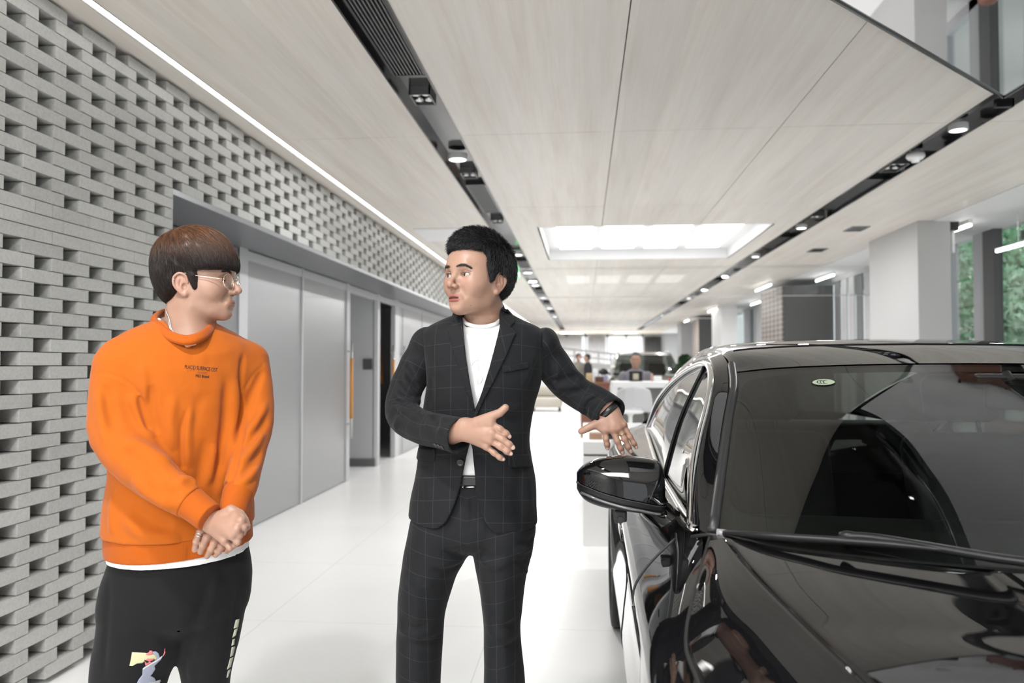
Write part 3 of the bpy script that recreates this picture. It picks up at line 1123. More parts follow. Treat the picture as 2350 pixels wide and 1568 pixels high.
# rubber strip between pillar and windscreen, chrome trim round the side window
for s_, nm in ((1, 'a'), (-1, 'b')):
    mir = (lambda P: [(p[0], p[1], p[2]) for p in P]) if s_ == 1 else (lambda P: [(2 * CX - p[0], p[1], p[2]) for p in P])
    e = MB()
    P = [(o[0] + .010, o[1] + .002, o[2] + .004) for o in cr([O[0], O[2], O[3], O[4], O[5]], 30)]
    e.tube(mir(P), .0125, 10)
    e.build('pillar_trim', M('grey_rubber_trim', (.018, .018, .019), .42), car, smooth=True, offset=COFF)
    e = MB()
    belt = [(tx - .004, ty, tz + .006) for (tx, ty, tz) in [(.237, 1.70, .997), (.240, 1.9, .990), (.246, 2.2, .985), (.257, 2.78, .984), (.29, 3.5, .995), (.322, 4.16, 1.008)]]
    loop = list(cr(belt, 50)) + [(p[0] - .003, p[1], p[2]) for p in Dc[::-1]]
    e.tube(mir(loop), .0095, 8, closed=True)
    e.build('window_chrome', m_chrome, car, smooth=True, offset=COFF)
    # glass, one pane with the dark post between the doors
    bl = cr([(p[0] + .006, p[1], p[2]) for p in [(.240, 1.74, .995), (.246, 2.1, .985), (.250, 2.5, .982), (.257, 2.78, .984), (.285, 3.4, .994), (.322, 4.16, 1.008)]], 90)
    tl = Dc + np.array([.006, 0, 0])
    sg_ = cr(np.array([bl, bl * .5 + tl * .5 + np.array([-.014, 0, .004]), tl]), 16)
    if s_ == -1:
        sg_[..., 0] = 2 * CX - sg_[..., 0]
    grid_obj('side_window', sg_, m_side, car, None, COFF)
    e = MB()
    P = [on_grid(sg_, .50, v_, -.004 * s_)[0] for v_ in np.linspace(0, 1, 8)]
    e.tube(P, .005, 8)
    e.build('window_post', m_satin, car, smooth=True, offset=COFF)
    e = MB()
    P = [on_grid(sg_, .05 - .02 * v_, v_, -.004 * s_)[0] for v_ in np.linspace(0, 1, 8)]
    e.tube(P, .0025, 8)
    e.build('quarter_post', m_satin, car, smooth=True, offset=COFF)

# shut lines
for s_ in (1, -1):
    fl = (lambda P: [tuple(p) for p in P]) if s_ == 1 else (lambda P: [(2 * CX - p[0], p[1], p[2]) for p in P])
    MB().tube(fl([(p[0] - .0005, p[1], p[2] + .001) for p in cr(gapl, 60)]), .0045, 8).build('hood_gap', m_rubber, car, smooth=True, offset=COFF)
    for yd in (1.83, 2.95):
        j = int(np.argmin(abs(Ys - yd)))
        MB().tube(fl([FG[k, j] + np.array([-.0003, 0, 0]) for k in range(3, nvf - 2)]), .0028, 6).build('door_gap', m_rubber, car, smooth=True, offset=COFF)
    MB().tube(fl([(O[0][0] - .03, O[0][1] + .03, O[0][2] - .012), O[0], (O[0][0] + .02, O[0][1] - .02, O[0][2] + .001)]), .004, 6).build('fender_gap', m_rubber, car, smooth=True, offset=COFF)
    j = int(np.argmin(abs(Ys - 1.79)))
    MB().tube(fl([FG[k, j] + np.array([-.003, 0, 0]) for k in range(15, 22)]), .0045, 8).build('door_edge_guard', m_satin, car, smooth=True, offset=COFF)
for s_ in (-1, 1):
    for yy in (2.72, 3.75):
        hx = CX + s_ * (CX - .124)
        q = MB().rbox((hx - .007, yy - .10, .775), (hx + .016, yy + .10, .80), .006)
        q.build('door_handle', m_paint, car, smooth=True, offset=COFF)

# wheels
for (x, y) in ((.235, FW), (.255, RW), (2 * CX - .235, FW), (2 * CX - .255, RW)):
    s_ = -1 if x < CX else 1
    e = MB()
    ring = [(.335, -.09), (.338, -.105), (.33, -.118), (.30, -.123), (.262, -.118), (.25, -.10), (.25, .10), (.262, .118), (.30, .123), (.33, .118), (.338, .105), (.335, .09)]
    n_ = 48
    vs = []
    for (r_, t_) in ring:
        for k in range(n_):
            a_ = 2 * PI * k / n_
            vs.append((x + t_, y + r_ * math.cos(a_), .338 + r_ * math.sin(a_)))
    fs = []
    K = len(ring)
    for i in range(K):
        for k in range(n_):
            fs.append([i * n_ + k, i * n_ + (k + 1) % n_, ((i + 1) % K) * n_ + (k + 1) % n_, ((i + 1) % K) * n_ + k])
    e.add(vs, fs)
    wh = e.build('wheel', m_tyre, car, smooth=True, offset=COFF)
    e = MB()
    e.tube([(x + s_ * .06, y, .338), (x + s_ * .105, y, .338)], .045, 18)
    for k in range(10):
        a_ = 2 * PI * k / 10
        e.tube([(x + s_ * .09, y + .03 * math.cos(a_), .338 + .03 * math.sin(a_)), (x + s_ * .10, y + .245 * math.cos(a_ + .1), .338 + .245 * math.sin(a_ + .1))], [.016, .011], 8)
    e.tube([(x - .10, y + .248 * math.cos(a_), .338 + .248 * math.sin(a_)) if False else (x + s_ * .10, y + .248 * math.cos(a_), .338 + .248 * math.sin(a_)) for a_ in np.linspace(0, 2 * PI, 49)[:-1]], .010, 8, closed=True)
    e.build('rim', m_alloy, wh, smooth=True, offset=COFF)

# door mirrors
for s_ in (1, -1):
    def mx(P):
        P = np.array(P, float)
        if s_ == -1:
            P[..., 0] = 2 * CX - P[..., 0]
        return P
    x_t, x_b = -.019, .200          # tip and body end
    ym = 2.07
    prof = []                        # along x: (x, z top, z parting, z bottom, depth forward, depth back)
    for (u, zt, zm, zb, df, db) in ((0.0, 1.072, 1.050, 1.035, .012, .012), (.04, 1.083, 1.048, 1.020, .028, .03), (.12, 1.096, 1.043, 1.004, .045, .045), (.28, 1.109, 1.032, .992, .062, .052), (.50, 1.116, 1.020, .984, .072, .056),
                                    (.72, 1.113, 1.011, .979, .074, .056), (.88, 1.108, 1.004, .976, .072, .055), (.96, 1.100, 1.002, .976, .068, .05), (1.0, 1.085, 1.001, .978, .060, .045)):
        prof.append((x_t + (x_b - x_t) * u, zt, zm, zb, df, db))
    prof = cr(np.array(prof), 40)

    def shell(part):
        Gm = []
        for (x, zt, zm, zb, df, db) in prof:
            row = []
            if part == 'cap':
                angs = np.linspace(0, PI, 20)
                for a_ in angs:
                    ca, sa = math.cos(a_), math.sin(a_)
                    d_ = df if ca > 0 else db
                    row.append((x, ym - d_ * np.sign(ca) * abs(ca) ** .75, zm + (zt - zm) * abs(sa) ** .62))
            else:
                angs = np.linspace(0, PI, 16)
                for a_ in angs:
                    ca, sa = math.cos(a_), math.sin(a_)
                    d_ = (df if ca > 0 else db) - .004
                    row.append((x, ym - d_ * np.sign(ca) * abs(ca) ** .75, zm - .006 - (zm - zb) * abs(sa) ** .8))
            Gm.append(row)
        return mx(Gm)
    mr = grid_obj('door_mirror', shell('cap'), m_paint, car, None, COFF, flip=(s_ == -1))
    e = MB()
    lo = shell('low')
    grid_obj('lower_shell', lo, m_satin, mr, None, COFF, flip=(s_ == 1))
    # rib between cap and lower shell
    e = MB()
    P = [(p[0], ym - p[4] + .001, p[2] - .004) for p in prof]
    Pb = [(p[0], ym + p[5] - .001, p[2] - .004) for p in prof]
    e.tube(mx(P + Pb[::-1]), .0018, 8, closed=True)
    e.build('mirror_seam', m_rubber, mr, smooth=True, offset=COFF)
    e = MB()
    P = [(p[0], ym - p[4] + .002, p[2] - .018 - .005) for p in prof[6:34]]
    e.tube(mx(P), .0035, 8)
    e.build('turn_signal', M('smoked_lens', (.09, .09, .09), .12, coat=1), mr, smooth=True, offset=COFF)
    # end cap towards the car and reflecting glass behind
    e = MB()
    last = prof[-1]
    q = [(last[0], ym + .0, last[3])]
    e.add(mx(np.vstack([shell('cap')[-1] if s_ == 1 else mx(shell('cap')[-1]), (lo[-1][::-1] if s_ == 1 else mx(lo[-1])[::-1])])), [list(range(36))])
    e.build('inner_cap', m_satin, mr, offset=COFF)
    e = MB()
    P = [(.175, ym + .01, .988), (.190, ym - .005, .972), (.212, ym - .03, .955), (.245, ym - .05, .940), (.275, ym - .06, .93)]
    e.tube(mx(cr(P, 12)), list(np.linspace(.040, .030, 12)), 14)
    e.build('stalk', m_paint, mr, smooth=True, offset=COFF)
    e = MB()
    e.rbox(*( ((.075, ym - .02, .948), (.108, ym + .012, .978)) if s_ == 1 else ((2 * CX - .108, ym - .02, .948), (2 * CX - .075, ym + .012, .978)) ), .005)
    e.tube(mx([(.091, ym - .025, .955), (.091, ym - .012, .955)]), .009, 12)
    e.build('parking_camera', m_rubber, mr, offset=COFF)

# wiper along the foot of the windscreen
e = MB()
P = [at(1660, 1226, 1.650), at(1700, 1228, 1.610), at(1760, 1232, 1.568), at(1850, 1238, 1.526), at(1935, 1243, 1.492), at(2060, 1252, 1.457), at(2230, 1272, 1.407)]
P = [tuple(p + np.array([0, 0, .001])) for p in cr(P, 24)]
e.tube(P, [.0075] * 20 + [.006, .005, .004, .003], 8)
wp = e.build('wiper', m_satin, car, smooth=True, offset=COFF)
e = MB()
e.tube([P[0] - np.array([.012, -.004, 0]), P[0] + np.array([.006, -.002, 0])], .0088, 10)
e.build('wiper_tip', M('grey_plastic', (.25, .25, .25), .3), wp, smooth=True, offset=COFF)
e = MB()
Q = [at(1930, 1236, 1.515), at(1960, 1234, 1.50), at(2010, 1238, 1.485), at(2120, 1256, 1.445), at(2260, 1280, 1.395), at(2360, 1294, 1.365), at(2440, 1300, 1.35)]
Q = [tuple(p + np.array([0, 0, .002])) for p in cr(Q, 24)]
e.tube(Q, [.010, .011, .011, .010] + [.008] * 20, 10)
e.build('wiper_arm', m_satin, wp, smooth=True, offset=COFF)
# plastic cowl between hood and glass
cw = cr(np.array([cr([(p[0], p[1] + .0, p[2] - .012) for p in [c_[-1] for c_ in (gapl, side1, crease2, flat, valley, dome, mid)]], 40), cr([(p[0], p[1] + .02, p[2] - .006) for p in wb], 40)]), 4)
grid_obj('cowl', cw, m_rubber, car, CX, COFF)

# certificate mark on the windscreen: pale green oval with three black C letters
stc = [on_grid(WG, .5 + .5 * 0, 0, 0)]


def find_uv(Gd, px, py):
    best = None
    P = Gd.reshape(-1, 3)
    d = (P - np.array([0, 0, CAMZ])) @ CAMR
    X = W / 2 + FPX * d[:, 0] / -d[:, 2]
    Yp = H / 2 - FPX * d[:, 1] / -d[:, 2]
    k = int(np.argmin((X - px) ** 2 + (Yp - py) ** 2))
    return k % Gd.shape[1], k // Gd.shape[1]


def px_to_grid(Gd, px, py):
    """point and local frame on a grid surface seen at photo pixel px, py"""
    j, i = find_uv(Gd, px, py)
    u, v_ = j / (Gd.shape[1] - 1), i / (Gd.shape[0] - 1)
    for _ in range(8):
        def pr(a_, b_):
            p = on_grid(Gd, min(max(a_, 0), .9999), min(max(b_, 0), .9999))[0]
            d = (p - np.array([0, 0, CAMZ])) @ CAMR
            return np.array([W / 2 + FPX * d[0] / -d[2], H / 2 - FPX * d[1] / -d[2]])
        f0 = pr(u, v_)
        J = np.array([(pr(u + 1e-3, v_) - f0) / 1e-3, (pr(u, v_ + 1e-3) - f0) / 1e-3]).T
        st = np.linalg.solve(J, np.array([px, py]) - f0)
        u, v_ = u + st[0], v_ + st[1]
    return on_grid(Gd, min(max(u, 0), .9999), min(max(v_, 0), .9999))


def fr_up(n_):
    return n_ if n_[2] > 0 else -n_


p, du, dv, n_ = px_to_grid(WG, 1890, 879)
n_ = fr_up(n_)
ux = du / np.linalg.norm(du)
uy = np.cross(n_, ux)
e = MB()
for (rx, ry, h_) in ((.0275, .0210, .0022),):
    vs = [p + n_ * h_ + ux * rx * math.cos(a_) + uy * ry * math.sin(a_) for a_ in np.linspace(0, 2 * PI, 41)[:-1]]
    e.add(vs, [list(range(40))])
st = e.build('windscreen_sticker', M('pale_green_sticker', (.42, .50, .36), .5), car, offset=COFF)
e = MB()
for k in range(3):
    c0 = p + n_ * .003 + ux * (-.0075 + k * .0075)
    a0 = np.linspace(R(75), R(285), 16)
    vs, fs = [], []
    for a_ in a0:
        wdt = .0013 + .0016 * max(0, -math.cos(a_))
        for rr_ in (.0115 + wdt / 2, .0115 - wdt / 2):
            vs.append(c0 + ux * rr_ * .72 * math.cos(a_) + uy * rr_ * math.sin(a_))
    for i in range(15):
        fs.append([2 * i, 2 * i + 1, 2 * i + 3, 2 * i + 2])
    e.add(vs, fs)
vs, fs = [], []
for a_ in np.linspace(0, 2 * PI, 41)[:-1]:
    for q in (1.0, 1.045):
        vs.append(p + n_ * .003 + ux * .0285 * q * math.cos(a_) + uy * .0218 * q * math.sin(a_))
for i in range(40):
    fs.append([2 * i, 2 * i + 1, (2 * i + 3) % 80, (2 * i + 2) % 80])
e.add(vs, fs)
e.build('certification_letters', m_rubber, st, offset=COFF)

# cabin
dsh = cr(np.array([cr([(p[0] + (.03 if k_ < 4 else 0), p[1] + .03, p[2] - .03) for k_, p in enumerate(wb)], 24), cr([(.33, 1.9, .985), (.55, 1.83, .99), (.8, 1.78, .985), (1.03, 1.78, .985)], 24),
                   cr([(.33, 2.02, .95), (.55, 2.02, .95), (.8, 2.02, .95), (1.03, 2.02, .95)], 24), cr([(.33, 2.05, .6), (.55, 2.05, .6), (.8, 2.05, .6), (1.03, 2.05, .6)], 24)]), 16)
grid_obj('dashboard', dsh, m_inter, car, CX, COFF)
for s_ in (-1, 1):
    x = CX + s_ * .36
    e = MB()
    e.rbox((x - .24, 2.35, .42), (x + .24, 2.85, .60), .05, seg=3)
    mt = Matrix.Translation((x, 2.88, .55)) @ Matrix.Rotation(-.32, 4, 'X')
    b2 = MB().rbox((-.23, -.06, 0), (.23, .07, .58), .055, seg=3)
    e.add([mt @ Vector(v_) for v_ in b2.V], b2.F)
    se = e.build('front_seat', m_inter, car, smooth=True, offset=COFF)
    b3 = MB().rbox((-.13, -.05, .62), (.13, .05, .80), .04, seg=3)
    b3.tube([(-.05, 0, .55), (-.05, 0, .65)], .008, 6)
    b3.tube([(.05, 0, .55), (.05, 0, .65)], .008, 6)
    q = MB()
    q.add([mt @ Vector(v_) for v_ in b3.V], b3.F)
    q.build('headrest', m_inter, se, smooth=True, offset=COFF)
e = MB()
e.rbox((.42, 3.45, .45), (1.64, 3.95, .62), .05, seg=3)
e.rbox((.42, 3.90, .6), (1.64, 4.05, 1.08), .05, seg=3)
e.build('rear_seat', m_inter, car, smooth=True, offset=COFF)
e = MB()
e.box((.32, 1.9, .26), (1.74, 4.6, .30))
e.box((.27, 1.95, .30), (.33, 4.3, .94))
e.box((1.73, 1.95, .30), (1.79, 4.3, .94))
e.build('cabin_floor', m_inter, car, offset=COFF)
# headlining
hg = rf.copy()
hg[..., 2] -= .035
grid_obj('headlining', hg[4:, 3:-3], M('headlining', (.07, .07, .068), .9), car, None, COFF, flip=True)
e = MB()
a_ = [(CX + .36 + .185 * math.cos(t_), 2.17 - .08 * math.sin(t_), .93 + .165 * math.sin(t_)) for t_ in np.linspace(0, 2 * PI, 33)[:-1]]
e.tube(a_, .015, 10, closed=True)
e.tube([(CX + .2, 2.18, .91), (CX + .52, 2.18, .91)], .018, 8)
e.ball((CX + .36, 2.18, .91), (.06, .03, .05))
e.build('steering_wheel', m_inter, car, smooth=True, offset=COFF)
# rear-view mirror at the top middle of the windscreen
e = MB()
e.rbox((CX - .02, 2.10, 1.235), (CX + .22, 2.135, 1.30), .014, seg=3)
e.tube([(CX + .06, 2.12, 1.28), (CX + .05, 2.16, 1.325)], .014, 8)
e.rbox((CX - .03, 2.14, 1.285), (CX + .13, 2.2, 1.325), .012)
e.build('rear_view_mirror', m_rubber, car, smooth=True, offset=COFF)

# ------------------------------------------------------------------ tilted mirror slab hung under the ceiling
mm = M('mirror_glass', (.86, .86, .87), .015, metal=1)
P4 = [at(1915, 0, 0), 0, 0, 0]


def ceil_pt(px, py, z):
    d = CAMR @ np.array([(px - W / 2) / FPX, -(py - H / 2) / FPX, -1.0])
    t = (z - CAMZ) / d[2]
    return np.array([d[0] * t, d[1] * t, z])


zc = CEIL - .03
A = ceil_pt(1915, -4, zc)
B = ceil_pt(2303, 222, zc)
Cc = ceil_pt(2352, 192, zc)
dirAB = (B - A) / np.linalg.norm(B - A)
dirBC = (Cc - B) / np.linalg.norm(Cc - B)
A2 = A - dirAB * 1.1
C2 = B + dirBC * 2.6
D2 = A2 + (C2 - B)
quad = [A2, B, C2, D2]
sm_ = thing('ceiling_mirror', 'black-framed mirror panel fixed under the ceiling above the car', 'mirror', tuple(B))
e = MB()
lo_ = [(q[0], q[1], zc - .004) for q in quad]
hi_ = [(q[0], q[1], CEIL - .002) for q in quad]
e.add(lo_ + hi_, [[0, 1, 2, 3], [7, 6, 5, 4], [0, 4, 5, 1], [1, 5, 6, 2], [2, 6, 7, 3], [3, 7, 4, 0]])
e.build('mirror_face', mm, sm_, offset=B)
e = MB()
cen = sum(quad) / 4
for k in range(4):
    a_, b_ = quad[k], quad[(k + 1) % 4]
    e.tube([tuple(a_ + (0, 0, -.004)), tuple(b_ + (0, 0, -.004))], .011, 6)
e.build('frame', m_blackgloss, sm_, offset=B)
e = MB()
e.box((B[0] + .02, B[1] + .12, CEIL - .05), (B[0] + .12, B[1] + .15, CEIL))
e.box((B[0] + .11, B[1] + .12, CEIL - .05), (B[0] + .12, B[1] + .30, CEIL))
e.build('bracket', m_black, sm_, offset=B)

# ------------------------------------------------------------------ smooth solid modelling (distance fields meshed with surface nets)
FAR = 0.06


def frame(o, f, up=(0, 0, 1), roll=0.0, scale=1.0):
    """local axes: forward, left, up"""
    f = np.array(f, float)
    f /= np.linalg.norm(f)
    l = np.cross(np.array(up, float), f)
    l /= np.linalg.norm(l)
    u = np.cross(f, l)
    if roll:
        l, u = l * math.cos(roll) + u * math.sin(roll), u * math.cos(roll) - l * math.sin(roll)
    return np.array(o, float), np.array([f, l, u]).T, scale


def loc2w(fr_, p):
    o, A, s = fr_
    return o + (np.asarray(p, float) * s) @ A.T


def w2loc(fr_, P):
    o, A, s = fr_
    return ((P - o) @ A) / s


IDF = (np.zeros(3), np.eye(3), 1.0)


class Sdf:
    def __init__(s, fr_=IDF):
        s.ops = []
        s.fr = fr_
        s.us = 1.0

    def _c(s, c):
        if c[2] < 0 and s.us != 1.0:
            c = (c[0], c[1], c[2] * s.us)
        return loc2w(s.fr, c)

    def add(s, fn, c, r, k=0.01, mode='u'):
        s.ops.append((fn, np.asarray(c, float), r, k, mode))
        return s

    def ball(s, c, r, k=0.01, mode='u'):
        fr_ = s.fr
        cw = s._c(c)
        r = r * fr_[2]
        return s.add(lambda P: np.linalg.norm(P - cw, axis=1) - r, cw, r, k, mode)

    def ell(s, c, rad, k=0.01, mode='u', rot=None):
        o, A, sc_ = s.fr
        cw = s._c(c)
        rad = np.array(rad, float) * sc_
        B = A if rot is None else A @ np.array(rot)

        def fn(P):
            q = (P - cw) @ B
            k0 = np.linalg.norm(q / rad, axis=1)
            k1 = np.linalg.norm(q / rad ** 2, axis=1) + 1e-9
            return k0 * (k0 - 1) / k1
        return s.add(fn, cw, rad.max(), k, mode)

    def cap(s, pts, rs, k=0.01, mode='u', n=None, flat=None):
        """tapered tube through pts; flat=(axis, factor) squashes it along an axis"""
        pts = np.array([s._c(p) for p in pts])
        rs = (np.ones(len(pts)) * rs if not hasattr(rs, '__len__') else np.array(rs, float)) * s.fr[2]
        if n:
            a = cr(np.hstack([pts, rs[:, None]]), n)
            pts, rs = a[:, :3], a[:, 3]
        if flat is not None:
            ax = np.array(flat[0], float)
            ax = s.fr[1] @ (ax / np.linalg.norm(ax))
            fa = 1 / flat[1] - 1

        def fn(P):
            best = np.full(len(P), 1e9)
            for i in range(len(pts) - 1):
                a, b = pts[i], pts[i + 1]
                ab = b - a
                t = np.clip(((P - a) @ ab) / (ab @ ab + 1e-12), 0, 1)
                q = P - a - t[:, None] * ab
                if flat is not None:
                    q = q + (q @ ax)[:, None] * ax * fa
                best = np.minimum(best, np.linalg.norm(q, axis=1) - (rs[i] + (rs[i + 1] - rs[i]) * t))
            return best * (min(1, flat[1] + .25) if flat is not None else 1)
        c = pts.mean(0)
        return s.add(fn, c, np.max(np.linalg.norm(pts - c, axis=1) + rs), k, mode)

    def rbox(s, c, half, r=0.005, k=0.01, mode='u', rot=None):
        cw = s._c(c)
        B = s.fr[1] if rot is None else s.fr[1] @ np.array(rot)
        h = np.array(half, float) * s.fr[2] - r

        def fn(P):
            q = np.abs((P - cw) @ B) - h
            return np.linalg.norm(np.maximum(q, 0), axis=1) + np.minimum(q.max(1), 0) - r
        return s.add(fn, cw, np.linalg.norm(h) + r, k, mode)

    def slices(s, rows, yaw=0.0, k=0.02, mode='u', power=2.0, shell=None, zlo=None, zhi=None):
        """stack of ellipses: rows of (z, cx, cy, rx, ry) in world metres, low to high"""
        rows = np.array(sorted(rows, key=lambda r_: r_[0]), float)
        fine = cr(rows, 160)
        fine = fine[np.argsort(fine[:, 0])]
        ca, sa = math.cos(yaw), math.sin(yaw)
        z0, z1 = rows[0, 0], rows[-1, 0]

        def fn(P):
            z = P[:, 2]
            cx = np.interp(z, fine[:, 0], fine[:, 1])
            cy = np.interp(z, fine[:, 0], fine[:, 2])
            rx = np.interp(z, fine[:, 0], fine[:, 3])
            ry = np.interp(z, fine[:, 0], fine[:, 4])
            x, y = P[:, 0] - cx, P[:, 1] - cy
            u, v_ = x * ca + y * sa, -x * sa + y * ca
            k0 = (np.abs(u / rx) ** power + np.abs(v_ / ry) ** power) ** (1 / power) + 1e-9
            k1 = np.sqrt((u / rx ** 2) ** 2 + (v_ / ry ** 2) ** 2) + 1e-6
            d = np.where(k0 > 0.3, k0 * (k0 - 1) / k1, -np.minimum(rx, ry) * 0.7)
            dz = np.maximum(z0 - z, z - z1)
            return np.where(dz > 0, np.sqrt(np.maximum(d, 0) ** 2 + dz ** 2), np.maximum(d, dz))
        c = np.array([rows[:, 1].mean(), rows[:, 2].mean(), (z0 + z1) / 2])
        R_ = math.hypot((z1 - z0) / 2, rows[:, 3:].max()) + np.abs(rows[:, 1] - c[0]).max() + np.abs(rows[:, 2] - c[1]).max()
        return s.add(fn, c, R_, k, mode)

    def fold(s, pts, w=0.012, amp=0.006, taper=True):
        """a soft ridge (amp>0) or crease (amp<0) along a polyline lying on the surface"""
        pts = np.array(pts, float)
        c = pts.mean(0)
        L = np.concatenate([[0], np.cumsum(np.linalg.norm(np.diff(pts, axis=0), axis=1))])
        tot = L[-1] + 1e-9

        def fn(P):
            bd = np.full(len(P), 1e9)
            bt = np.zeros(len(P))
            for i in range(len(pts) - 1):
                a, b = pts[i], pts[i + 1]
                ab = b - a
                t = np.clip(((P - a) @ ab) / (ab @ ab + 1e-12), 0, 1)
                d = np.linalg.norm(P - a - t[:, None] * ab, axis=1)
                m = d < bd
                bd[m] = d[m]
                bt[m] = ((L[i] + t * (L[i + 1] - L[i])) / tot)[m]
            f = np.exp(-(bd / w) ** 2)
            if taper:
                f *= np.clip(np.sin(PI * np.clip(bt, 0.02, 0.98)) * 1.6, 0, 1)
            return -amp * f
        s.ops.append((fn, c, np.max(np.linalg.norm(pts - c, axis=1)) + 2.2 * w, 0, 'add'))
        return s

    def noise(s, amp, scale, seed=0, stretch=(1, 1, 1)):
        rg = np.random.RandomState(seed)
        K = 10
        dirs = rg.normal(size=(K, 3)) * np.array(stretch)
        ph = rg.uniform(0, 2 * PI, K)
        fq = 2 * PI / scale * rg.uniform(.6, 1.6, K) / np.linalg.norm(dirs, axis=1)

        def fn(P):
            r_ = 0
            for i in range(K):
                r_ = r_ + np.sin(P @ (dirs[i] * fq[i]) + ph[i])
            return amp * r_ / K * 1.8
        s.ops.append((fn, np.zeros(3), 1e3, 0, 'add'))
        return s

    def merge(s, other):
        s.ops += other.ops
        return s

    def __call__(s, P):
        P = np.asarray(P, float)
        d = np.full(len(P), FAR)
        for fn, c, r, k, mode in s.ops:
            if r > 100:
                m = slice(None)
                Q = P
            else:
                m = np.nonzero(((P - c) ** 2).sum(1) < (r + 0.05 + k) ** 2)[0]
                if not len(m):
                    if mode == 'i':
                        d[:] = FAR
                    continue
                Q = P[m]
            v_ = fn(Q)
            a = d[m]
            if mode == 'add':
                d[m] = a + v_
                continue
            kk = max(k, 1e-5)
            if mode == 'u':
                h = np.maximum(kk - np.abs(a - v_), 0) / kk
                d[m] = np.minimum(a, v_) - h * h * kk / 4
            else:
                b = -v_ if mode == 's' else v_
                h = np.maximum(kk - np.abs(a - b), 0) / kk
                d[m] = np.maximum(a, b) + h * h * kk / 4
        return d


def surface_nets(f, lo, hi, h, B=8, slack=1.35):
    """sparse naive surface nets; returns vertices and quads"""
    lo = np.array(lo, float)
    hi = np.array(hi, float)
    n = np.ceil((hi - lo) / (h * B)).astype(int)
    bi = np.stack(np.meshgrid(*[np.arange(k) for k in n], indexing='ij'), -1).reshape(-1, 3)
    # two level search of the blocks near the surface
    S = 4
    sb = np.unique(bi // S, axis=0)
    cen = lo + (sb + 0.5) * (B * h * S)
    half = B * h * S * math.sqrt(3) / 2
    if half < FAR * 0.9:
        dd = np.concatenate([f(cen[i:i + 60000]) for i in range(0, len(cen), 60000)])
        keep = sb[np.abs(dd) < half * 1.25]
        g_ = np.stack(np.meshgrid(*[np.arange(S)] * 3, indexing='ij'), -1).reshape(-1, 3)
        bi = (keep[:, None] * S + g_[None]).reshape(-1, 3)
        bi = bi[(bi < n).all(1)]
    cen = lo + (bi + 0.5) * (B * h)
    dd = np.concatenate([f(cen[i:i + 60000]) for i in range(0, len(cen), 60000)])
    bi = bi[np.abs(dd) < B * h * math.sqrt(3) / 2 * slack + 0.002]
    N = n * B + 2
    g1 = np.arange(B + 1)
    gp = np.stack(np.meshgrid(g1, g1, g1, indexing='ij'), -1).reshape(-1, 3)
    cid, cpos = [], []
    edges = []
    key = lambda ijk: (ijk[..., 0].astype(np.int64) * N[1] + ijk[..., 1]) * N[2] + ijk[..., 2]
    CH_ = max(1, 400000 // len(gp))
    corners = np.array([[i, j, k] for i in (0, 1) for j in (0, 1) for k in (0, 1)])
    ed = [(a, b) for a in range(8) for b in range(a + 1, 8) if np.abs(corners[a] - corners[b]).sum() == 1]
    for s0 in range(0, len(bi), CH_):
        bb = bi[s0:s0 + CH_]
        base = bb[:, None] * B + gp[None]
        D = f((lo + base * h).reshape(-1, 3)).reshape(len(bb), B + 1, B + 1, B + 1)
        ins = D < 0
        c8 = np.stack([ins[:, i:i + B, j:j + B, k:k + B] for i, j, k in corners], -1)
        act = c8.any(-1) & ~c8.all(-1)
        w_ = np.argwhere(act)
        if not len(w_):
            continue
        dv = np.stack([D[w_[:, 0], w_[:, 1] + i, w_[:, 2] + j, w_[:, 3] + k] for i, j, k in corners], -1)
        ps = np.zeros((len(w_), 3))
        ct = np.zeros(len(w_))
        for a, b in ed:
            da, db = dv[:, a], dv[:, b]
            m = (da < 0) != (db < 0)
            t = np.where(m, da / np.where(m, da - db, 1), 0)
            ps += np.where(m[:, None], corners[a] + t[:, None] * (corners[b] - corners[a]), 0)
            ct += m
        ps /= ct[:, None]
        cell = bb[w_[:, 0]] * B + w_[:, 1:]
        cid.append(key(cell))
        cpos.append(lo + (cell + ps) * h)
        for ax in range(3):
            e = np.eye(3, dtype=int)[ax]
            a_ = ins[:, :B, :B, :B]
            b_ = ins[:, e[0]:B + e[0], e[1]:B + e[1], e[2]:B + e[2]]
            x_ = np.argwhere(a_ != b_)
            if len(x_):
                pt = bb[x_[:, 0]] * B + x_[:, 1:]
                sg = a_[x_[:, 0], x_[:, 1], x_[:, 2], x_[:, 3]]
                edges.append((pt, np.full(len(pt), ax), sg))
    cid = np.concatenate(cid)
    cpos = np.concatenate(cpos)
    o = np.argsort(cid)
    cid, cpos = cid[o], cpos[o]
    F = []
    for pt, axs, sg in edges:
        ax = axs[0]
        u, v_ = [(1, 2), (2, 0), (0, 1)][ax]
        eu, ev = np.eye(3, dtype=int)[u], np.eye(3, dtype=int)[v_]
        qs = [pt, pt - eu, pt - eu - ev, pt - ev]
        kk = np.stack([key(q) for q in qs], -1)
        ix = np.searchsorted(cid, kk)
        ix = np.clip(ix, 0, len(cid) - 1)
        ok = (cid[ix] == kk).all(-1)
        q = ix[ok]
        s_ = sg[ok]
        q = np.where(s_[:, None], q, q[:, ::-1])
        F.append(q)
    F = np.concatenate(F)
    return cpos, F


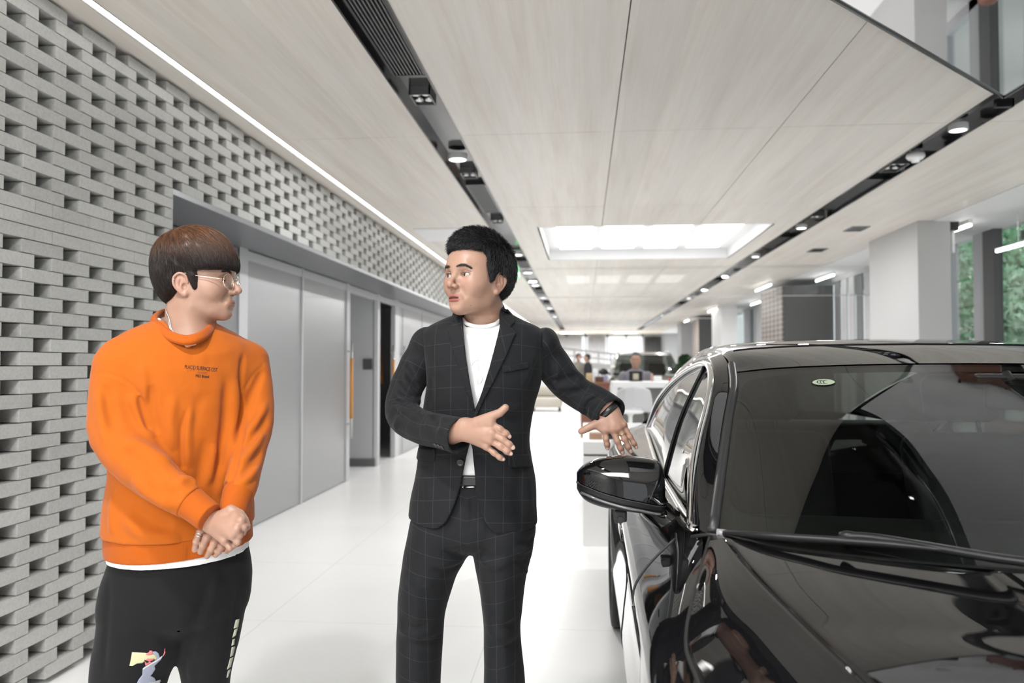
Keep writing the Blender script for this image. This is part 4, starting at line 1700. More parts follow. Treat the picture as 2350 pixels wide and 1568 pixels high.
def fast_mesh(name, V, F, mat, parent=None, offset=(0, 0, 0), mats=None, mi=None, quads=True):
    me = bpy.data.meshes.new(name)
    V = np.asarray(V, dtype=np.float32) - np.asarray(offset, dtype=np.float32)
    F = np.asarray(F, dtype=np.int32)
    me.vertices.add(len(V))
    me.vertices.foreach_set('co', V.reshape(-1))
    k = F.shape[1]
    me.loops.add(F.size)
    me.loops.foreach_set('vertex_index', F.reshape(-1))
    me.polygons.add(len(F))
    me.polygons.foreach_set('loop_start', np.arange(0, F.size, k, dtype=np.int32))
    me.polygons.foreach_set('use_smooth', np.ones(len(F), dtype=bool))
    for m in (mats or [mat]):
        me.materials.append(m)
    if mi is not None:
        me.polygons.foreach_set('material_index', np.asarray(mi, dtype=np.int32))
    me.update(calc_edges=True)
    me.validate()
    o = bpy.data.objects.new(name, me)
    C.objects.link(o)
    if parent is not None:
        o.parent = parent
    return o


def sdf_mesh(f, lo, hi, h, smooth=1, slack=1.35):
    V, F = surface_nets(f, lo, hi, h, slack=slack)
    for _ in range(smooth):       # one light Laplacian pass, weights by edges
        acc = np.zeros_like(V)
        cnt = np.zeros(len(V))
        for a in range(4):
            i, j = F[:, a], F[:, (a + 1) % 4]
            for x_ in range(3):
                acc[:, x_] += np.bincount(i, V[j, x_], len(V)) + np.bincount(j, V[i, x_], len(V))
            cnt += np.bincount(i, minlength=len(V)) + np.bincount(j, minlength=len(V))
        V = V * 0.5 + 0.5 * acc / np.maximum(cnt, 1)[:, None]
    return V, F


def vattr(o, name, vals, kind='FLOAT'):
    a = o.data.attributes.new(name, 'FLOAT_COLOR' if kind == 'C' else kind, 'POINT')
    vals = np.asarray(vals, dtype=np.float32)
    if kind == 'C':
        vals = np.hstack([vals, np.ones((len(vals), 1), np.float32)])
        a.data.foreach_set('color', vals.reshape(-1))
    else:
        a.data.foreach_set('value', vals)


def ray_dirs(px, py):
    px, py = np.asarray(px, float), np.asarray(py, float)
    d = np.stack([(px - W / 2) / FPX, -(py - H / 2) / FPX, -np.ones_like(px)], -1) @ CAMR.T
    return d / np.linalg.norm(d, axis=-1, keepdims=True)


CAMP = np.array([0, 0, CAMZ])


def hit(f, px, py, t0=1.5, t1=2.8, off=0.0):
    """first points of solid f met by the sight lines of the given photo pixels"""
    px, py = np.atleast_1d(px).astype(float), np.atleast_1d(py).astype(float)
    D = ray_dirs(px, py)
    t = np.full(len(px), t0)
    done = np.zeros(len(px), bool)
    for _ in range(90):
        P = CAMP + D * t[:, None]
        d = f(P) - off
        done |= d < 0.0006
        t = np.where(done, t, t + np.clip(d * 0.7, 0.0005, 0.05))
        if (done | (t > t1)).all():
            break
    miss = t > t1
    if miss.any() and not miss.all():
        t[miss] = np.median(t[~miss])
    return CAMP + D * t[:, None]


def grad(f, P, e=0.0015):
    g_ = np.stack([f(P + np.eye(3)[i] * e) - f(P - np.eye(3)[i] * e) for i in range(3)], -1)
    return g_ / (np.linalg.norm(g_, axis=1, keepdims=True) + 1e-9)


def proj_px(P):
    d = (np.asarray(P) - CAMP) @ CAMR
    return W / 2 + FPX * d[:, 0] / -d[:, 2], H / 2 - FPX * d[:, 1] / -d[:, 2]


def pt(px, py, Y):
    return at(px, py, Y)


def foldpx(s, f, pts, w=0.012, amp=0.006, **kw):
    pts = cr(np.array(pts, float), max(3, len(pts) * 3))
    P = hit(f, pts[:, 0], pts[:, 1])
    return s.fold(P, w, amp, **kw)


def tri_poly(poly, spacing=4.0):
    """fill a photo-pixel polygon with a fine triangle mesh (2-D)"""
    poly = np.array(poly, float)
    dens = []
    for i in range(len(poly)):
        a, b = poly[i], poly[(i + 1) % len(poly)]
        k = max(1, int(np.linalg.norm(b - a) / spacing))
        dens += [a + (b - a) * j / k for j in range(k)]
    from mathutils.geometry import delaunay_2d_cdt
    n_ = len(dens)
    x0, y0 = poly.min(0)
    x1, y1 = poly.max(0)
    pts = [Vector(p) for p in dens]

    P = np.array(dens)
    gx, gy = np.meshgrid(np.arange(x0 + spacing / 2, x1, spacing), np.arange(y0 + spacing / 2, y1, spacing))
    g_ = np.stack([gx.ravel(), gy.ravel()], -1)
    ins = inside(poly, g_)
    if ins.any():
        gg = g_[ins]
        dd = np.sqrt(((gg[:, None] - P[None]) ** 2).sum(-1)).min(1)
        pts += [Vector(p) for p in gg[dd > spacing * .45]]
    r_ = delaunay_2d_cdt(pts, [], [list(range(n_))], 1, 1e-4)
    return np.array([v[:] for v in r_[0]]), [list(t) for t in r_[2]]


def inside(poly, Q):
    poly = np.asarray(poly, float)
    x, y = Q[:, 0], Q[:, 1]
    c = np.zeros(len(Q), bool)
    j = len(poly) - 1
    for i in range(len(poly)):
        xi, yi = poly[i]
        xj, yj = poly[j]
        c ^= ((yi > y) != (yj > y)) & (x < (xj - xi) * (y - yi) / (yj - yi + 1e-12) + xi)
        j = i
    return c


def poly_sd(poly, Q):
    """signed 2-D distance to a polygon (negative inside), pixels"""
    poly = np.asarray(poly, float)
    best = np.full(len(Q), 1e9)
    for i in range(len(poly)):
        a, b = poly[i], poly[(i + 1) % len(poly)]
        ab = b - a
        t = np.clip(((Q - a) @ ab) / (ab @ ab + 1e-9), 0, 1)
        best = np.minimum(best, np.linalg.norm(Q - a - t[:, None] * ab, axis=1))
    return np.where(inside(poly, Q), -best, best)


def patch(name, f, poly, mat, parent, off=(0, 0, 0), h=0.002, lift=0.0, spacing=4.0, smooth_poly=False, t0=1.4):
    """a thin piece of cloth or print lying on solid f, outline given in photo pixels"""
    if smooth_poly:
        poly = cr(np.array(list(poly) + [poly[0]], float), len(poly) * 5)[:-1]
    P2, T = tri_poly(poly, spacing)
    P = hit(f, P2[:, 0], P2[:, 1], t0=t0)
    n_ = grad(f, P)
    top = P + n_ * (lift + h)
    bot = P + n_ * (lift - 0.001)
    K = len(P)
    Fc = []
    from collections import Counter
    cnt = Counter()
    for t in T:
        for a in range(len(t)):
            e = (t[a], t[(a + 1) % len(t)])
            cnt[tuple(sorted(e))] += 1
    vv = top[T[0]]
    nf = np.cross(vv[1] - vv[0], vv[2] - vv[0])
    flip = np.dot(nf, n_[T[0][0]]) < 0
    for t in T:
        t2 = t[::-1] if flip else t
        Fc.append(list(t2))
        Fc.append([i + K for i in t2[::-1]])
        for a in range(len(t2)):
            i, j = t2[a], t2[(a + 1) % len(t2)]
            if cnt[tuple(sorted((i, j)))] == 1:
                Fc.append([j, i, i + K, j + K])
    return mesh_obj(name, np.vstack([top, bot]), Fc, mat, parent, True, offset=off)


def text_on(name, f, txt, cx, cy, size, angle, mat, parent, off, lift=0.0006, bold=False, squash=1.0, spacing=1.0):
    """lettering printed on solid f: centre and letter height in photo pixels"""
    cu = bpy.data.curves.new(name, 'FONT')
    cu.body = txt
    cu.align_x = 'CENTER'
    cu.align_y = 'CENTER'
    cu.size = 1.0
    cu.space_character = spacing
    if bold:
        cu.offset = 0.018
    tmp = bpy.data.objects.new(name, cu)
    C.objects.link(tmp)
    dg_ = bpy.context.evaluated_depsgraph_get()
    me = bpy.data.meshes.new_from_object(tmp.evaluated_get(dg_))
    bpy.data.objects.remove(tmp)
    n_ = len(me.vertices)
    co = np.zeros(n_ * 3)
    me.vertices.foreach_get('co', co)
    co = co.reshape(-1, 3)
    Fc = [list(p.vertices) for p in me.polygons]
    bpy.data.meshes.remove(me)
    x, y = co[:, 0] * size * squash, co[:, 1] * size
    ca, sa = math.cos(angle), math.sin(angle)
    px, py = cx + x * ca + y * sa, cy - (-x * sa + y * ca)
    P = hit(f, px, py)
    P = P + grad(f, P) * lift
    return mesh_obj(name, P, Fc, mat, parent, False, offset=off)


# ------------------------------------------------------------------ shared human parts
def head_sdf(fr_, mouth=0.0, jaw=1.0, nose=1.0, cheek=1.0, eye_open=.0046, us=.84):
    s = Sdf(fr_)
    s.us = us
    s.ell((-.008, 0, .048), (.094, .074, .078), k=.02)                   # skull
    s.ell((.030, 0, -.002), (.060, .0600, .072), k=.035)                # face mass
    s.ell((.045, 0, .055), (.046, .058, .045), k=.03)                  # forehead
    for q in (-1, 1):
        s.ell((.047, q * .038, -.012), (.030, .026 * cheek, .026), k=.03)     # cheekbones
        s.cap([(.0, q * .052 * jaw, -.022), (.006, q * .049 * jaw, -.054), (.038, q * .030 * jaw, -.078), (.060, q * .011, -.084)], [.0125, .012, .0115, .012], k=.028)
    s.ell((.048, 0, -.060), (.0365, .034, .030), k=.02)
    s.ball((.069, 0, -.0835), .0140, k=.02)                             # chin
    s.ell((.069, 0, -.055), (.0185, .026, .022), k=.015)                  # mouth mound
    s.cap([(.083, -.030, .036), (.090, 0, .030), (.083, .030, .036)], [.007, .008, .007], k=.02)   # brow ridge
    for q in (-1, 1):
        s.ell((.096, q * .033, .013), (.0130, .0165, .0100), k=.014, mode='s')           # sockets
    # nose
    s.cap([(.087, 0, .026), (.098, 0, .004), (.1075 * nose + .0, 0, -.016)], [.0050, .0058, .0076], k=.012)
    s.ball((.108 * nose, 0, -.0205), .0084, k=.008)
    for q in (-1, 1):
        s.ell((.0965, q * .0118, -.0250), (.0095, .0062, .0062), k=.007)
        s.ell((.101, q * .0062, -.0335), (.0055, .0030, .0035), k=.003, mode='s')
        # nasolabial fold
        s.cap([(.0885, q * .0235, -.036), (.082, q * .031, -.052)], [.0008, .0006], k=.016, mode='s')
    # lips
    uo, lo_ = -.0545 + mouth * .35, -.0655 - mouth * .5
    for q in (-1, 1):
        s.cap([(.0918, q * .004, uo + .0015), (.0890, q * .012, uo), (.0808, q * .0225, (uo + lo_) / 2)], [.0040, .0036, .0018], k=.005)
    s.cap([(.081, -.0215, (uo + lo_) / 2), (.0872, -.011, lo_ + .001), (.0896, 0, lo_), (.0872, .011, lo_ + .001), (.081, .0215, (uo + lo_) / 2)], [.0018, .0042, .0052, .0042, .0018], k=.005, n=11)
    mid_ = (uo + lo_) / 2 + .0005
    s.cap([(.0830, -.0205, mid_), (.0895, -.012, mid_), (.0925, 0, mid_ + .0004), (.0895, .012, mid_), (.0830, .0205, mid_)], [.0004, .0006 + mouth * .52, .0007 + mouth * .64, .0006 + mouth * .52, .0004], k=.002, mode='s', n=11)
    s.ell((.0925, 0, -.0785), (.006, .016, .005), k=.014, mode='s')        # under the lower lip
    s.cap([(.0985, 0, -.037), (.0955, 0, -.047)], [.0018, .0018], k=.006, mode='s')  # philtrum
    # eyes: lids round the ball, then the opening
    for q in (-1, 1):
        s.ball((.0715, q * .0315, .0135), .0142, k=.007)
        rz_ = np.array(Matrix.Rotation(q * R(14), 3, 'Z') @ Matrix.Rotation(q * R(7), 3, 'X'))
        s.ell((.0865, q * .0315, .0125), (.013, .0150, eye_open), k=.0016, mode='s', rot=rz_)
        s.cap([(.084, q * .018, .0190), (.0868, q * .031, .0225), (.078, q * .046, .0195)], [.0009, .0010, .0008], k=.003, mode='s', n=9)   # lid crease
    # ears
    for q in (-1, 1):
        rz_ = np.array(Matrix.Rotation(-q * R(22), 3, 'Z') @ Matrix.Rotation(R(-8), 3, 'Y'))
        s.ell((-.008, q * .0735, .004), (.0165, .0062, .030), k=.008, rot=rz_)
        rim = [(.006, q * .074, .010), (.004, q * .0775, .026), (-.010, q * .0815, .034), (-.024, q * .0835, .024), (-.026, q * .083, .006), (-.018, q * .0795, -.012), (-.008, q * .0745, -.025)]
        s.cap(rim, [.0032, .0034, .0036, .0037, .0034, .003, .0036], k=.003, n=22)
        s.ell((-.010, q * .0835, .010), (.0105, .0058, .0155), k=.003, mode='s')
        s.ell((-.002, q * .078, -.001), (.0068, .0075, .0085), k=.003, mode='s')
        s.cap([(-.014, q * .0795, .018), (-.0165, q * .0795, .002), (-.010, q * .077, -.012)], [.0022, .0026, .0024], k=.003, n=9)
        s.ball((-.003, q * .0735, -.0245), .0062, k=.005)
    return s


def head_tint(fr_, V, mouth=0.0, stubble=0.0, lip=(.62, .24, .22), us=.84):
    """skin pigment: redder lips, ears, nose and cheeks, a few moles"""
    L = w2loc(fr_, V)
    f, l, u = L[:, 0], L[:, 1], L[:, 2]
    u = np.where(u < 0, u / us, u)
    base = np.tile(np.array([.47, .295, .222]), (len(V), 1))

    def blend(w_, c):
        nonlocal base
        w_ = np.clip(w_, 0, 1)[:, None]
        base = base * (1 - w_) + np.array(c) * w_
    g3 = lambda c, r_: np.exp(-(((f - c[0]) / r_[0]) ** 2 + ((np.abs(l) - c[1]) / r_[1]) ** 2 + ((u - c[2]) / r_[2]) ** 2))
    blend(.35 * g3((.085, .035, -.012), (0.031, 0.017, 0.015)), (0.493, 0.254, 0.200))
    blend(.38 * g3((.108, 0, -.02), (0.012, 0.011, 0.011)), (0.477, 0.239, 0.193))
    blend(.55 * g3((-.01, .080, .005), (0.023, 0.008, 0.027)), (0.508, 0.254, 0.200))
    blend(.25 * g3((.075, 0, -.095), (0.023, 0.023, 0.012)), (0.462, 0.277, 0.216))
    if stubble:
        blend(stubble * g3((.098, 0, -.043), (0.023, 0.018, 0.006)), (0.308, 0.216, 0.169))
        blend(stubble * .7 * g3((.08, .0, -.09), (0.023, 0.031, 0.012)), (0.339, 0.239, 0.185))
    blend(.25 * g3((.09, .031, .012), (0.015, 0.014, 0.008)), (0.354, 0.208, 0.162))
    # lips
    uo, lo_ = -.0545 + mouth * .35, -.0655 - mouth * .5
    s = Sdf(fr_)
    s.us = us
    for q in (-1, 1):
        s.cap([(.0942, q * .004, uo + .001), (.0912, q * .012, uo - .0005), (.0826, q * .022, (uo + lo_) / 2)], [.0042, .0036, .0018], k=.002)
    s.cap([(.082, -.021, (uo + lo_) / 2), (.0895, -.011, lo_ + .001), (.0920, 0, lo_), (.0895, .011, lo_ + .001), (.082, .021, (uo + lo_) / 2)], [.0018, .0048, .0058, .0048, .0018], k=.002, n=11)
    d = s(V) / fr_[2]
    blend(.80 * np.clip((.0016 - d) / .0016, 0, 1) * (f > .075), lip)
    mid_ = (uo + lo_) / 2 + .0005
    ins = (f > .06) & (np.abs(u - mid_) < .0010 + mouth * .62) & (np.abs(l) < .019) & (f < .0908 - np.abs(l) * .16)
    if mouth > 0:
        blend(ins * .92, (.07, .015, .015))
    return base


m_skin = M('skin', rough=0.42, spec=0.35, sss=0.12)
n = NT(m_skin)
a = n.attr('tint')
sp = n.noise(n.coords('Object'), 160, 4, .65)
sp2 = n.noise(n.coords('Object'), 35, 3, .5)
c_ = n.mix(n.math('MULTIPLY', sp2, .22), a.outputs['Color'], (0.362, 0.193, 0.150))
n.l(n.mix(1.0, c_, (.74, .71, .68), 'MULTIPLY'), n.b.inputs['Base Color'])
n.bump(sp, .18, .0005)

m_sclera = M('eye_white', (.38, .365, .35), .4, spec=.4)
m_iris = M('dark_brown_iris', (.018, .009, .005), .1, spec=.7)
m_pupil = M('pupil', (.004, .004, .004), .05)
m_nail = M('finger_nail', (.55, .37, .32), .25, spec=.6)
m_brow = M('brow_hair', (.016, .013, .012), .6)


def eyes(fr_, gaze, parent, off, r=.0122):
    for q in (-1, 1):
        c = loc2w(fr_, (.0715, q * .0315, .0135))
        gz = fr_[1] @ (np.array(gaze, float) / np.linalg.norm(gaze))
        rot = Vector((0, 0, 1)).rotation_difference(Vector(gz)).to_matrix()
        e = MB()
        nv_, nu_ = 40, 32
        vs = []
        for i in range(nv_ + 1):
            th = PI * i / nv_
            for k in range(nu_):
                a_ = 2 * PI * k / nu_
                bul = 1 + .035 * math.exp(-(th / .42) ** 4)
                v_ = rot @ Vector((math.sin(th) * math.cos(a_) * bul, math.sin(th) * math.sin(a_) * bul, math.cos(th) * bul)) * r * fr_[2]
                vs.append(c + np.array(v_))
        fs, mi = [], []
        for i in range(nv_):
            for k in range(nu_):
                fs.append([i * nu_ + k, (i + 1) * nu_ + k, (i + 1) * nu_ + (k + 1) % nu_, i * nu_ + (k + 1) % nu_])
                th = PI * (i + .5) / nv_
                mi.append(2 if th < .25 else 1 if th < .58 else 0)
        mesh_obj('eye', vs, fs, None, parent, True, mats=[m_sclera, m_iris, m_pupil], mi=mi, offset=off)


def strands(name, f, seeds, dirf, mat, parent, off, n=6, step=.006, r=.0005, lift=(0, .004), curl=.25, seed=1, colf=None, taper=True, wob=.0):
    """thin locks of hair growing along a direction field over solid f"""
    rg = np.random.RandomState(seed)
    P = seeds.copy()
    path = [P.copy()]
    N_ = len(P)
    lf = rg.uniform(lift[0], lift[1], N_)
    jit = rg.normal(size=(N_, 3)) * curl
    nst = n
    for k in range(nst):
        g_ = grad(f, P)
        d = dirf(P) + jit + rg.normal(size=(N_, 3)) * wob
        d = d - (d * g_).sum(1)[:, None] * g_
        d /= np.linalg.norm(d, axis=1)[:, None] + 1e-9
        P = P + d * step
        dd = f(P)
        P = P - g_ * (dd - lf * (k + 1) / nst)[:, None]
        path.append(P.copy())
    path = np.array(path)            # K, N, 3
    K = len(path)
    tn = np.gradient(path, axis=0)
    tn /= np.linalg.norm(tn, axis=2, keepdims=True) + 1e-9
    ref = rg.normal(size=(1, N_, 3))
    b = np.cross(tn, ref)
    b /= np.linalg.norm(b, axis=2, keepdims=True) + 1e-9
    c = np.cross(tn, b)
    rr_ = (np.linspace(1, .15, K) ** .6 if taper else np.ones(K))[:, None, None] * r * rg.uniform(.6, 1.4, (1, N_, 1))
    V = np.stack([path + rr_ * (b * math.cos(a_) + c * math.sin(a_)) for a_ in (0, 2 * PI / 3, 4 * PI / 3)], 2)   # K,N,3,3
    idx = np.arange(K * N_ * 3).reshape(K, N_, 3)
    Fq = np.concatenate([np.stack([idx[:-1, :, s_], idx[1:, :, s_], idx[1:, :, (s_ + 1) % 3], idx[:-1, :, (s_ + 1) % 3]], -1).reshape(-1, 4) for s_ in range(3)])
    V = V.reshape(-1, 3)
    o = fast_mesh(name, V, Fq, mat, parent, off)
    rv = np.broadcast_to(rg.uniform(0, 1, (1, N_, 1)), (K, N_, 3)).reshape(-1)
    vattr(o, 'rnd', rv)
    return o


def nail(tip, axis, normal, r, parent, off):
    """an oval nail plate on the back of a fingertip"""
    ax = np.array(axis, float)
    ax /= np.linalg.norm(ax)
    nn = np.array(normal, float)
    nn -= ax * (nn @ ax)
    nn /= np.linalg.norm(nn)
    sd_ = np.cross(ax, nn)
    vs, fs = [], []
    nu_, nv_ = 9, 9
    for i in range(nv_):
        for k in range(nu_):
            u, v_ = -1 + 2 * k / (nu_ - 1), -1 + 2 * i / (nv_ - 1)
            # disc mapping
            x, y = u * math.sqrt(1 - v_ * v_ / 2), v_ * math.sqrt(1 - u * u / 2)
            a_ = x * .85
            vs.append(np.array(tip) + ax * (y * r * .85 - r * .15) + sd_ * math.sin(a_) * r * .95 + nn * (math.cos(a_) * r * 1.035 - (max(0, y) ** 2) * r * .12))
    fs = grid_faces(nu_, nv_)
    o = mesh_obj('nail', vs, fs, m_nail, parent, True, offset=off)
    m_ = o.modifiers.new('t', 'SOLIDIFY')
    m_.thickness = .0006
    return o


def hand_sdf(wrist, fore, palm, fingers, thumb, nrm, rf=.0088, rw=.024):
    """hand from joint positions. palm: knuckle points index..little; fingers: joint lists; thumb: joints from its root"""
    s = Sdf()
    wrist, fore = np.array(wrist, float), np.array(fore, float)
    nrm = np.array(nrm, float) / np.linalg.norm(nrm)
    s.cap([fore, wrist], [rw * 1.25, rw], k=.01, flat=(nrm, .80))
    K = [np.array(p, float) for p in palm]
    rk = [.0105, .0105, .0100, .0090]
    for i, p in enumerate(K):
        w0 = wrist + (p - K[1]) * .35
        s.cap([w0, (w0 + p) / 2, p], [rw * .62, .0125, rk[i]], k=.012)
    cen = (wrist + K[0] + K[1] + K[2] + K[3]) / 5
    s.cap([wrist * .5 + cen * .5, cen, (K[1] + K[2]) / 2], [.017, .018, .011], k=.014)
    rr_ = [rf, rf * 1.02, rf * .97, rf * .86]
    for i, js in enumerate(fingers):
        js = [np.array(j, float) for j in js]
        chain = [K[i]] + js
        m_ = len(chain)
        rads = np.linspace(rr_[i] * 1.08, rr_[i] * .80, m_)
        s.cap(chain, rads, k=.0045)
        for j in chain[1:-1]:
            s.ball(j, rr_[i] * .90, k=.006)
        # knuckle
        s.ball(K[i] + nrm * .003, rk[i] * .80, k=.007)
        # tendon
        s.cap([K[i] + nrm * .006, K[i] * .35 + wrist * .65 + nrm * .008], [.0028, .002], k=.009)
    th = [np.array(j, float) for j in thumb]
    s.cap([wrist * .6 + th[0] * .4, th[0]] + th[1:], [.014, .0145] + list(np.linspace(.0115, .0088, len(th) - 1)), k=.010)
    # web between thumb and index finger
    s.cap([th[0] * .5 + K[0] * .5, th[1] * .45 + K[0] * .55], [.009, .006], k=.014)
    return s


def bounds_of(s, pad=.012):
    lo, hi = np.full(3, 1e9), np.full(3, -1e9)
    for fn, c, r, k, mode in s.ops:
        if mode == 'u' and r < 100:
            lo, hi = np.minimum(lo, c - r), np.maximum(hi, c + r)
    return lo - pad, hi + pad


def join_body(parts, parent, off):
    """one continuous skin mesh out of finely and coarsely meshed stretches"""
    V, F, T, n_ = [], [], [], 0
    for v_, f_, t_ in parts:
        V.append(v_)
        F.append(f_ + n_)
        T.append(t_ if t_ is not None else np.tile(np.array([.47, .295, .222]), (len(v_), 1)))
        n_ += len(v_)
    o = fast_mesh('body', np.vstack(V), np.vstack(F), m_skin, parent, off)
    vattr(o, 'tint', np.vstack(T), 'C')
    return o


def hand_tint(V, knuckles, tips):
    base = np.tile(np.array([.47, .292, .220]), (len(V), 1))
    for p in knuckles:
        w_ = np.exp(-(np.linalg.norm(V - p, axis=1) / .009) ** 2)[:, None] * .5
        base = base * (1 - w_) + np.array([.50, .25, .205]) * w_
    for p in tips:
        w_ = np.exp(-(np.linalg.norm(V - p, axis=1) / .012) ** 2)[:, None] * .35
        base = base * (1 - w_) + np.array([.52, .28, .225]) * w_
    return base

# ------------------------------------------------------------------ man in the orange sweatshirt
m_orange = M('orange_fleece', (.43, .100, .0075), .85, spec=.15, sheen=.1)
n = NT(m_orange)
sp = n.noise(n.coords('Object'), 420, 3, .6)
n.l(n.mix(n.noise(n.coords('Object'), 6, 3), (.38, .085, .006), (.43, .103, .008)), n.b.inputs['Base Color'])
n.bump(sp, .35, .0008)
m_orib = M('orange_rib_knit', (.375, .080, .006), .85, spec=.15, sheen=.08)
n = NT(m_orib)
wv = n.n('ShaderNodeTexWave')
wv.wave_type = 'BANDS'
wv.bands_direction = 'X'
wv.inputs['Scale'].default_value = 95
n.l(n.coords('Object', (1, 1, .15), (0, 0, R(25))), wv.inputs['Vector'])
n.bump(wv.outputs['Fac'], .16, .001)
m_tee = M('white_cotton', (.80, .80, .80), .85, spec=.2)
n = NT(m_tee)
n.bump(n.noise(n.coords('Object'), 500, 2), .2, .0005)
m_jog = M('black_jersey', (.010, .010, .0105), .9, spec=.15, sheen=.05)
n = NT(m_jog)
n.bump(n.noise(n.coords('Object'), 420, 3), .35, .0008)
m_ink = M('black_ink', (.012, .010, .012), .7)
m_silver = M('silver', (.78, .78, .78), .18, metal=1)
m_gold = M('pale_gold', (.80, .66, .50), .2, metal=1)
m_lens = glass_mat('clear_lens', (.97, .97, .98), 1.6)
m_shoe = M('white_shoe_leather', (.7, .7, .7), .5)

Q1 = at(415, 1900, 2.08)
R1 = np.array([Q1[0], Q1[1], 0.0])
man1 = thing('person', 'man in orange sweatshirt and glasses, hands clasped, turned towards the suited man', 'person', R1)
YAW1 = R(40)
SC1 = 858.0


def rows_px(lst, Y, sc_, cosd=.985):
    out = []
    for (py, xl, xr, ry) in lst:
        c = at((xl + xr) / 2, py, Y)
        out.append((c[2], c[0], c[1], (xr - xl) / 2 / sc_ / cosd, ry))
    return out


def plane_cut(P3, keep_up=True, r=9.0):
    """keep the side of the plane through three points that lies above it"""
    a, b, c = [np.array(p, float) for p in P3]
    n_ = np.cross(b - a, c - a)
    n_ /= np.linalg.norm(n_)
    if n_[2] < 0:
        n_ = -n_
    if not keep_up:
        n_ = -n_
    return lambda P: -((P - a) @ n_)


# ---- head and neck
def ear_frame(px, py, Y, yaw, pitch, side, scale=1.0, roll=0.0):
    f = np.array([math.cos(yaw) * math.cos(pitch), math.sin(yaw) * math.cos(pitch), math.sin(pitch)])
    fr0 = frame((0, 0, 0), f, roll=roll, scale=scale)
    ear = at(px, py, Y + 0)
    off_ = loc2w(fr0, (-.008, side * .075, .004))
    return frame(ear - off_, f, roll=roll, scale=scale)


FR1 = ear_frame(418, 654, 2.005, R(4), R(6), -1, 1.03)
hd1 = head_sdf(FR1, mouth=0.0, jaw=1.04, cheek=1.02, us=.84)
nb = at(424, 800, 2.10)
nt_ = loc2w(FR1, (-.022, 0, -.03))
neck1 = Sdf()
neck1.cap([at(431, 805, 2.080), at(432, 765, 2.075), at(431, 715, 2.075), nt_], [.072, .062, .057, .052], k=.01)
neck1.ell(at(427, 802, 2.078), (.078, .066, .046), k=.03)
neck1.cap([loc2w(FR1, (-.02, -.044, -.035)), at(450, 785, 2.04)], [.010, .007], k=.03)
neck1.ell(at(424, 835, 2.10), (.16, .10, .085), k=.05)
hn1 = Sdf()
hn1.ops = hd1.ops + [(fn, c, r, .03, m_) if i == 0 else (fn, c, r, k, m_) for i, (fn, c, r, k, m_) in enumerate(neck1.ops)]
lo_, hi_ = bounds_of(hd1, .012)
lo_[2] = at(424, 822, 2.1)[2]
lo_[:2] -= .05
hi_[:2] += .03
Vh, Fh = sdf_mesh(hn1, lo_, hi_, .0014)
Th = head_tint(FR1, Vh, mouth=0.0, stubble=.15, lip=(.40, .20, .17), us=.84)

# ---- hands: right over left
nrm_r = np.array([.30, -.90, .30])
yh = 1.875
rw_ = at(489, 1196, yh + .01)
rfa = at(452, 1172, yh + .03)
rk = [at(541, 1190 + 0, yh - .028), at(553, 1200, yh - .034), at(540, 1217, yh - .034), at(522, 1234, yh - .026)]
rk = [at(553, 1196, yh - .026), at(544, 1214, yh - .034), at(532, 1229, yh - .034), at(514, 1242, yh - .026)]
rf_ = [[at(560, 1210, yh - .026), at(558, 1224, yh - .012)], [at(550, 1228, yh - .030), at(545, 1241, yh - .014)],
       [at(545, 1244, yh - .032), at(536, 1254, yh - .014)], [at(528, 1258, yh - .026), at(521, 1266, yh - .010)]]
rth = [at(530, 1172, yh + .004), at(550, 1180, yh + .004), at(561, 1194, yh + .002), at(567, 1209, yh - .002)]
hR1 = hand_sdf(rw_, rfa, rk, rf_, rth, nrm_r, rf=.0084, rw=.0255)
lw_ = at(536, 1176, yh + .048)
lfa = at(546, 1138, yh + .078)
lk = [at(478, 1206, yh + .022), at(492, 1222, yh + .020), at(508, 1234, yh + .022), at(524, 1244, yh + .026)]
lf_ = [[at(459, 1222, yh + .010), at(451, 1243, yh + .006), at(447, 1262, yh + .014)], [at(474, 1235, yh + .004), at(466, 1252, yh + .002), at(460, 1267, yh + .012)],
       [at(491, 1247, yh + .006), at(484, 1262, yh + .004), at(475, 1277, yh + .014)], [at(508, 1256, yh + .012), at(502, 1266, yh + .010), at(495, 1275, yh + .016)]]
lth = [at(520, 1195, yh + .03), at(500, 1190, yh + .03), at(490, 1186, yh + .03)]
hL1 = hand_sdf(lw_, lfa, lk, lf_, lth, (.2, -.95, .2), rf=.0088, rw=.022)
VR, FRq = sdf_mesh(hR1, *bounds_of(hR1, .006), .0014)
VL, FLq = sdf_mesh(hL1, *bounds_of(hL1, .006), .0014)

# ---- trunk and limbs under the clothes
sr1, el1 = at(272, 850, 1.96), at(268, 1005, 1.93)
sl1, ell1 = at(575, 838, 2.20), at(588, 985, 2.12)
bd1 = Sdf()
bd1.slices(rows_px([(800, 350, 500, .07), (830, 290, 560, .095), (900, 290, 555, .10), (1050, 300, 545, .10), (1200, 290, 550, .105), (1300, 285, 550, .11)], 2.09, SC1), yaw=YAW1)
bd1.cap([sr1, el1, rfa], [.042, .038, .026], k=.02)
bd1.cap([sl1, ell1, lfa], [.040, .036, .025], k=.02)
for (a_, b_, c_) in ((at(330, 1340, 2.04), at(308, 1600, 2.05), at(285, 1930, 2.07)), (at(490, 1340, 2.13), at(478, 1600, 2.14), at(468, 1930, 2.15))):
    bd1.cap([a_, b_, c_], [.070, .050, .035], k=.03)
Vb, Fb = sdf_mesh(bd1, *bounds_of(bd1, .02), .008)
body1 = join_body([(Vh, Fh, Th), (VR, FRq, hand_tint(VR, rk, [q[-1] for q in rf_])), (VL, FLq, hand_tint(VL, lk + [q[0] for q in lf_], [q[-1] for q in lf_])), (Vb, Fb, None)], man1, R1)
eyes(FR1, (1, -.05, -.02), man1, R1)

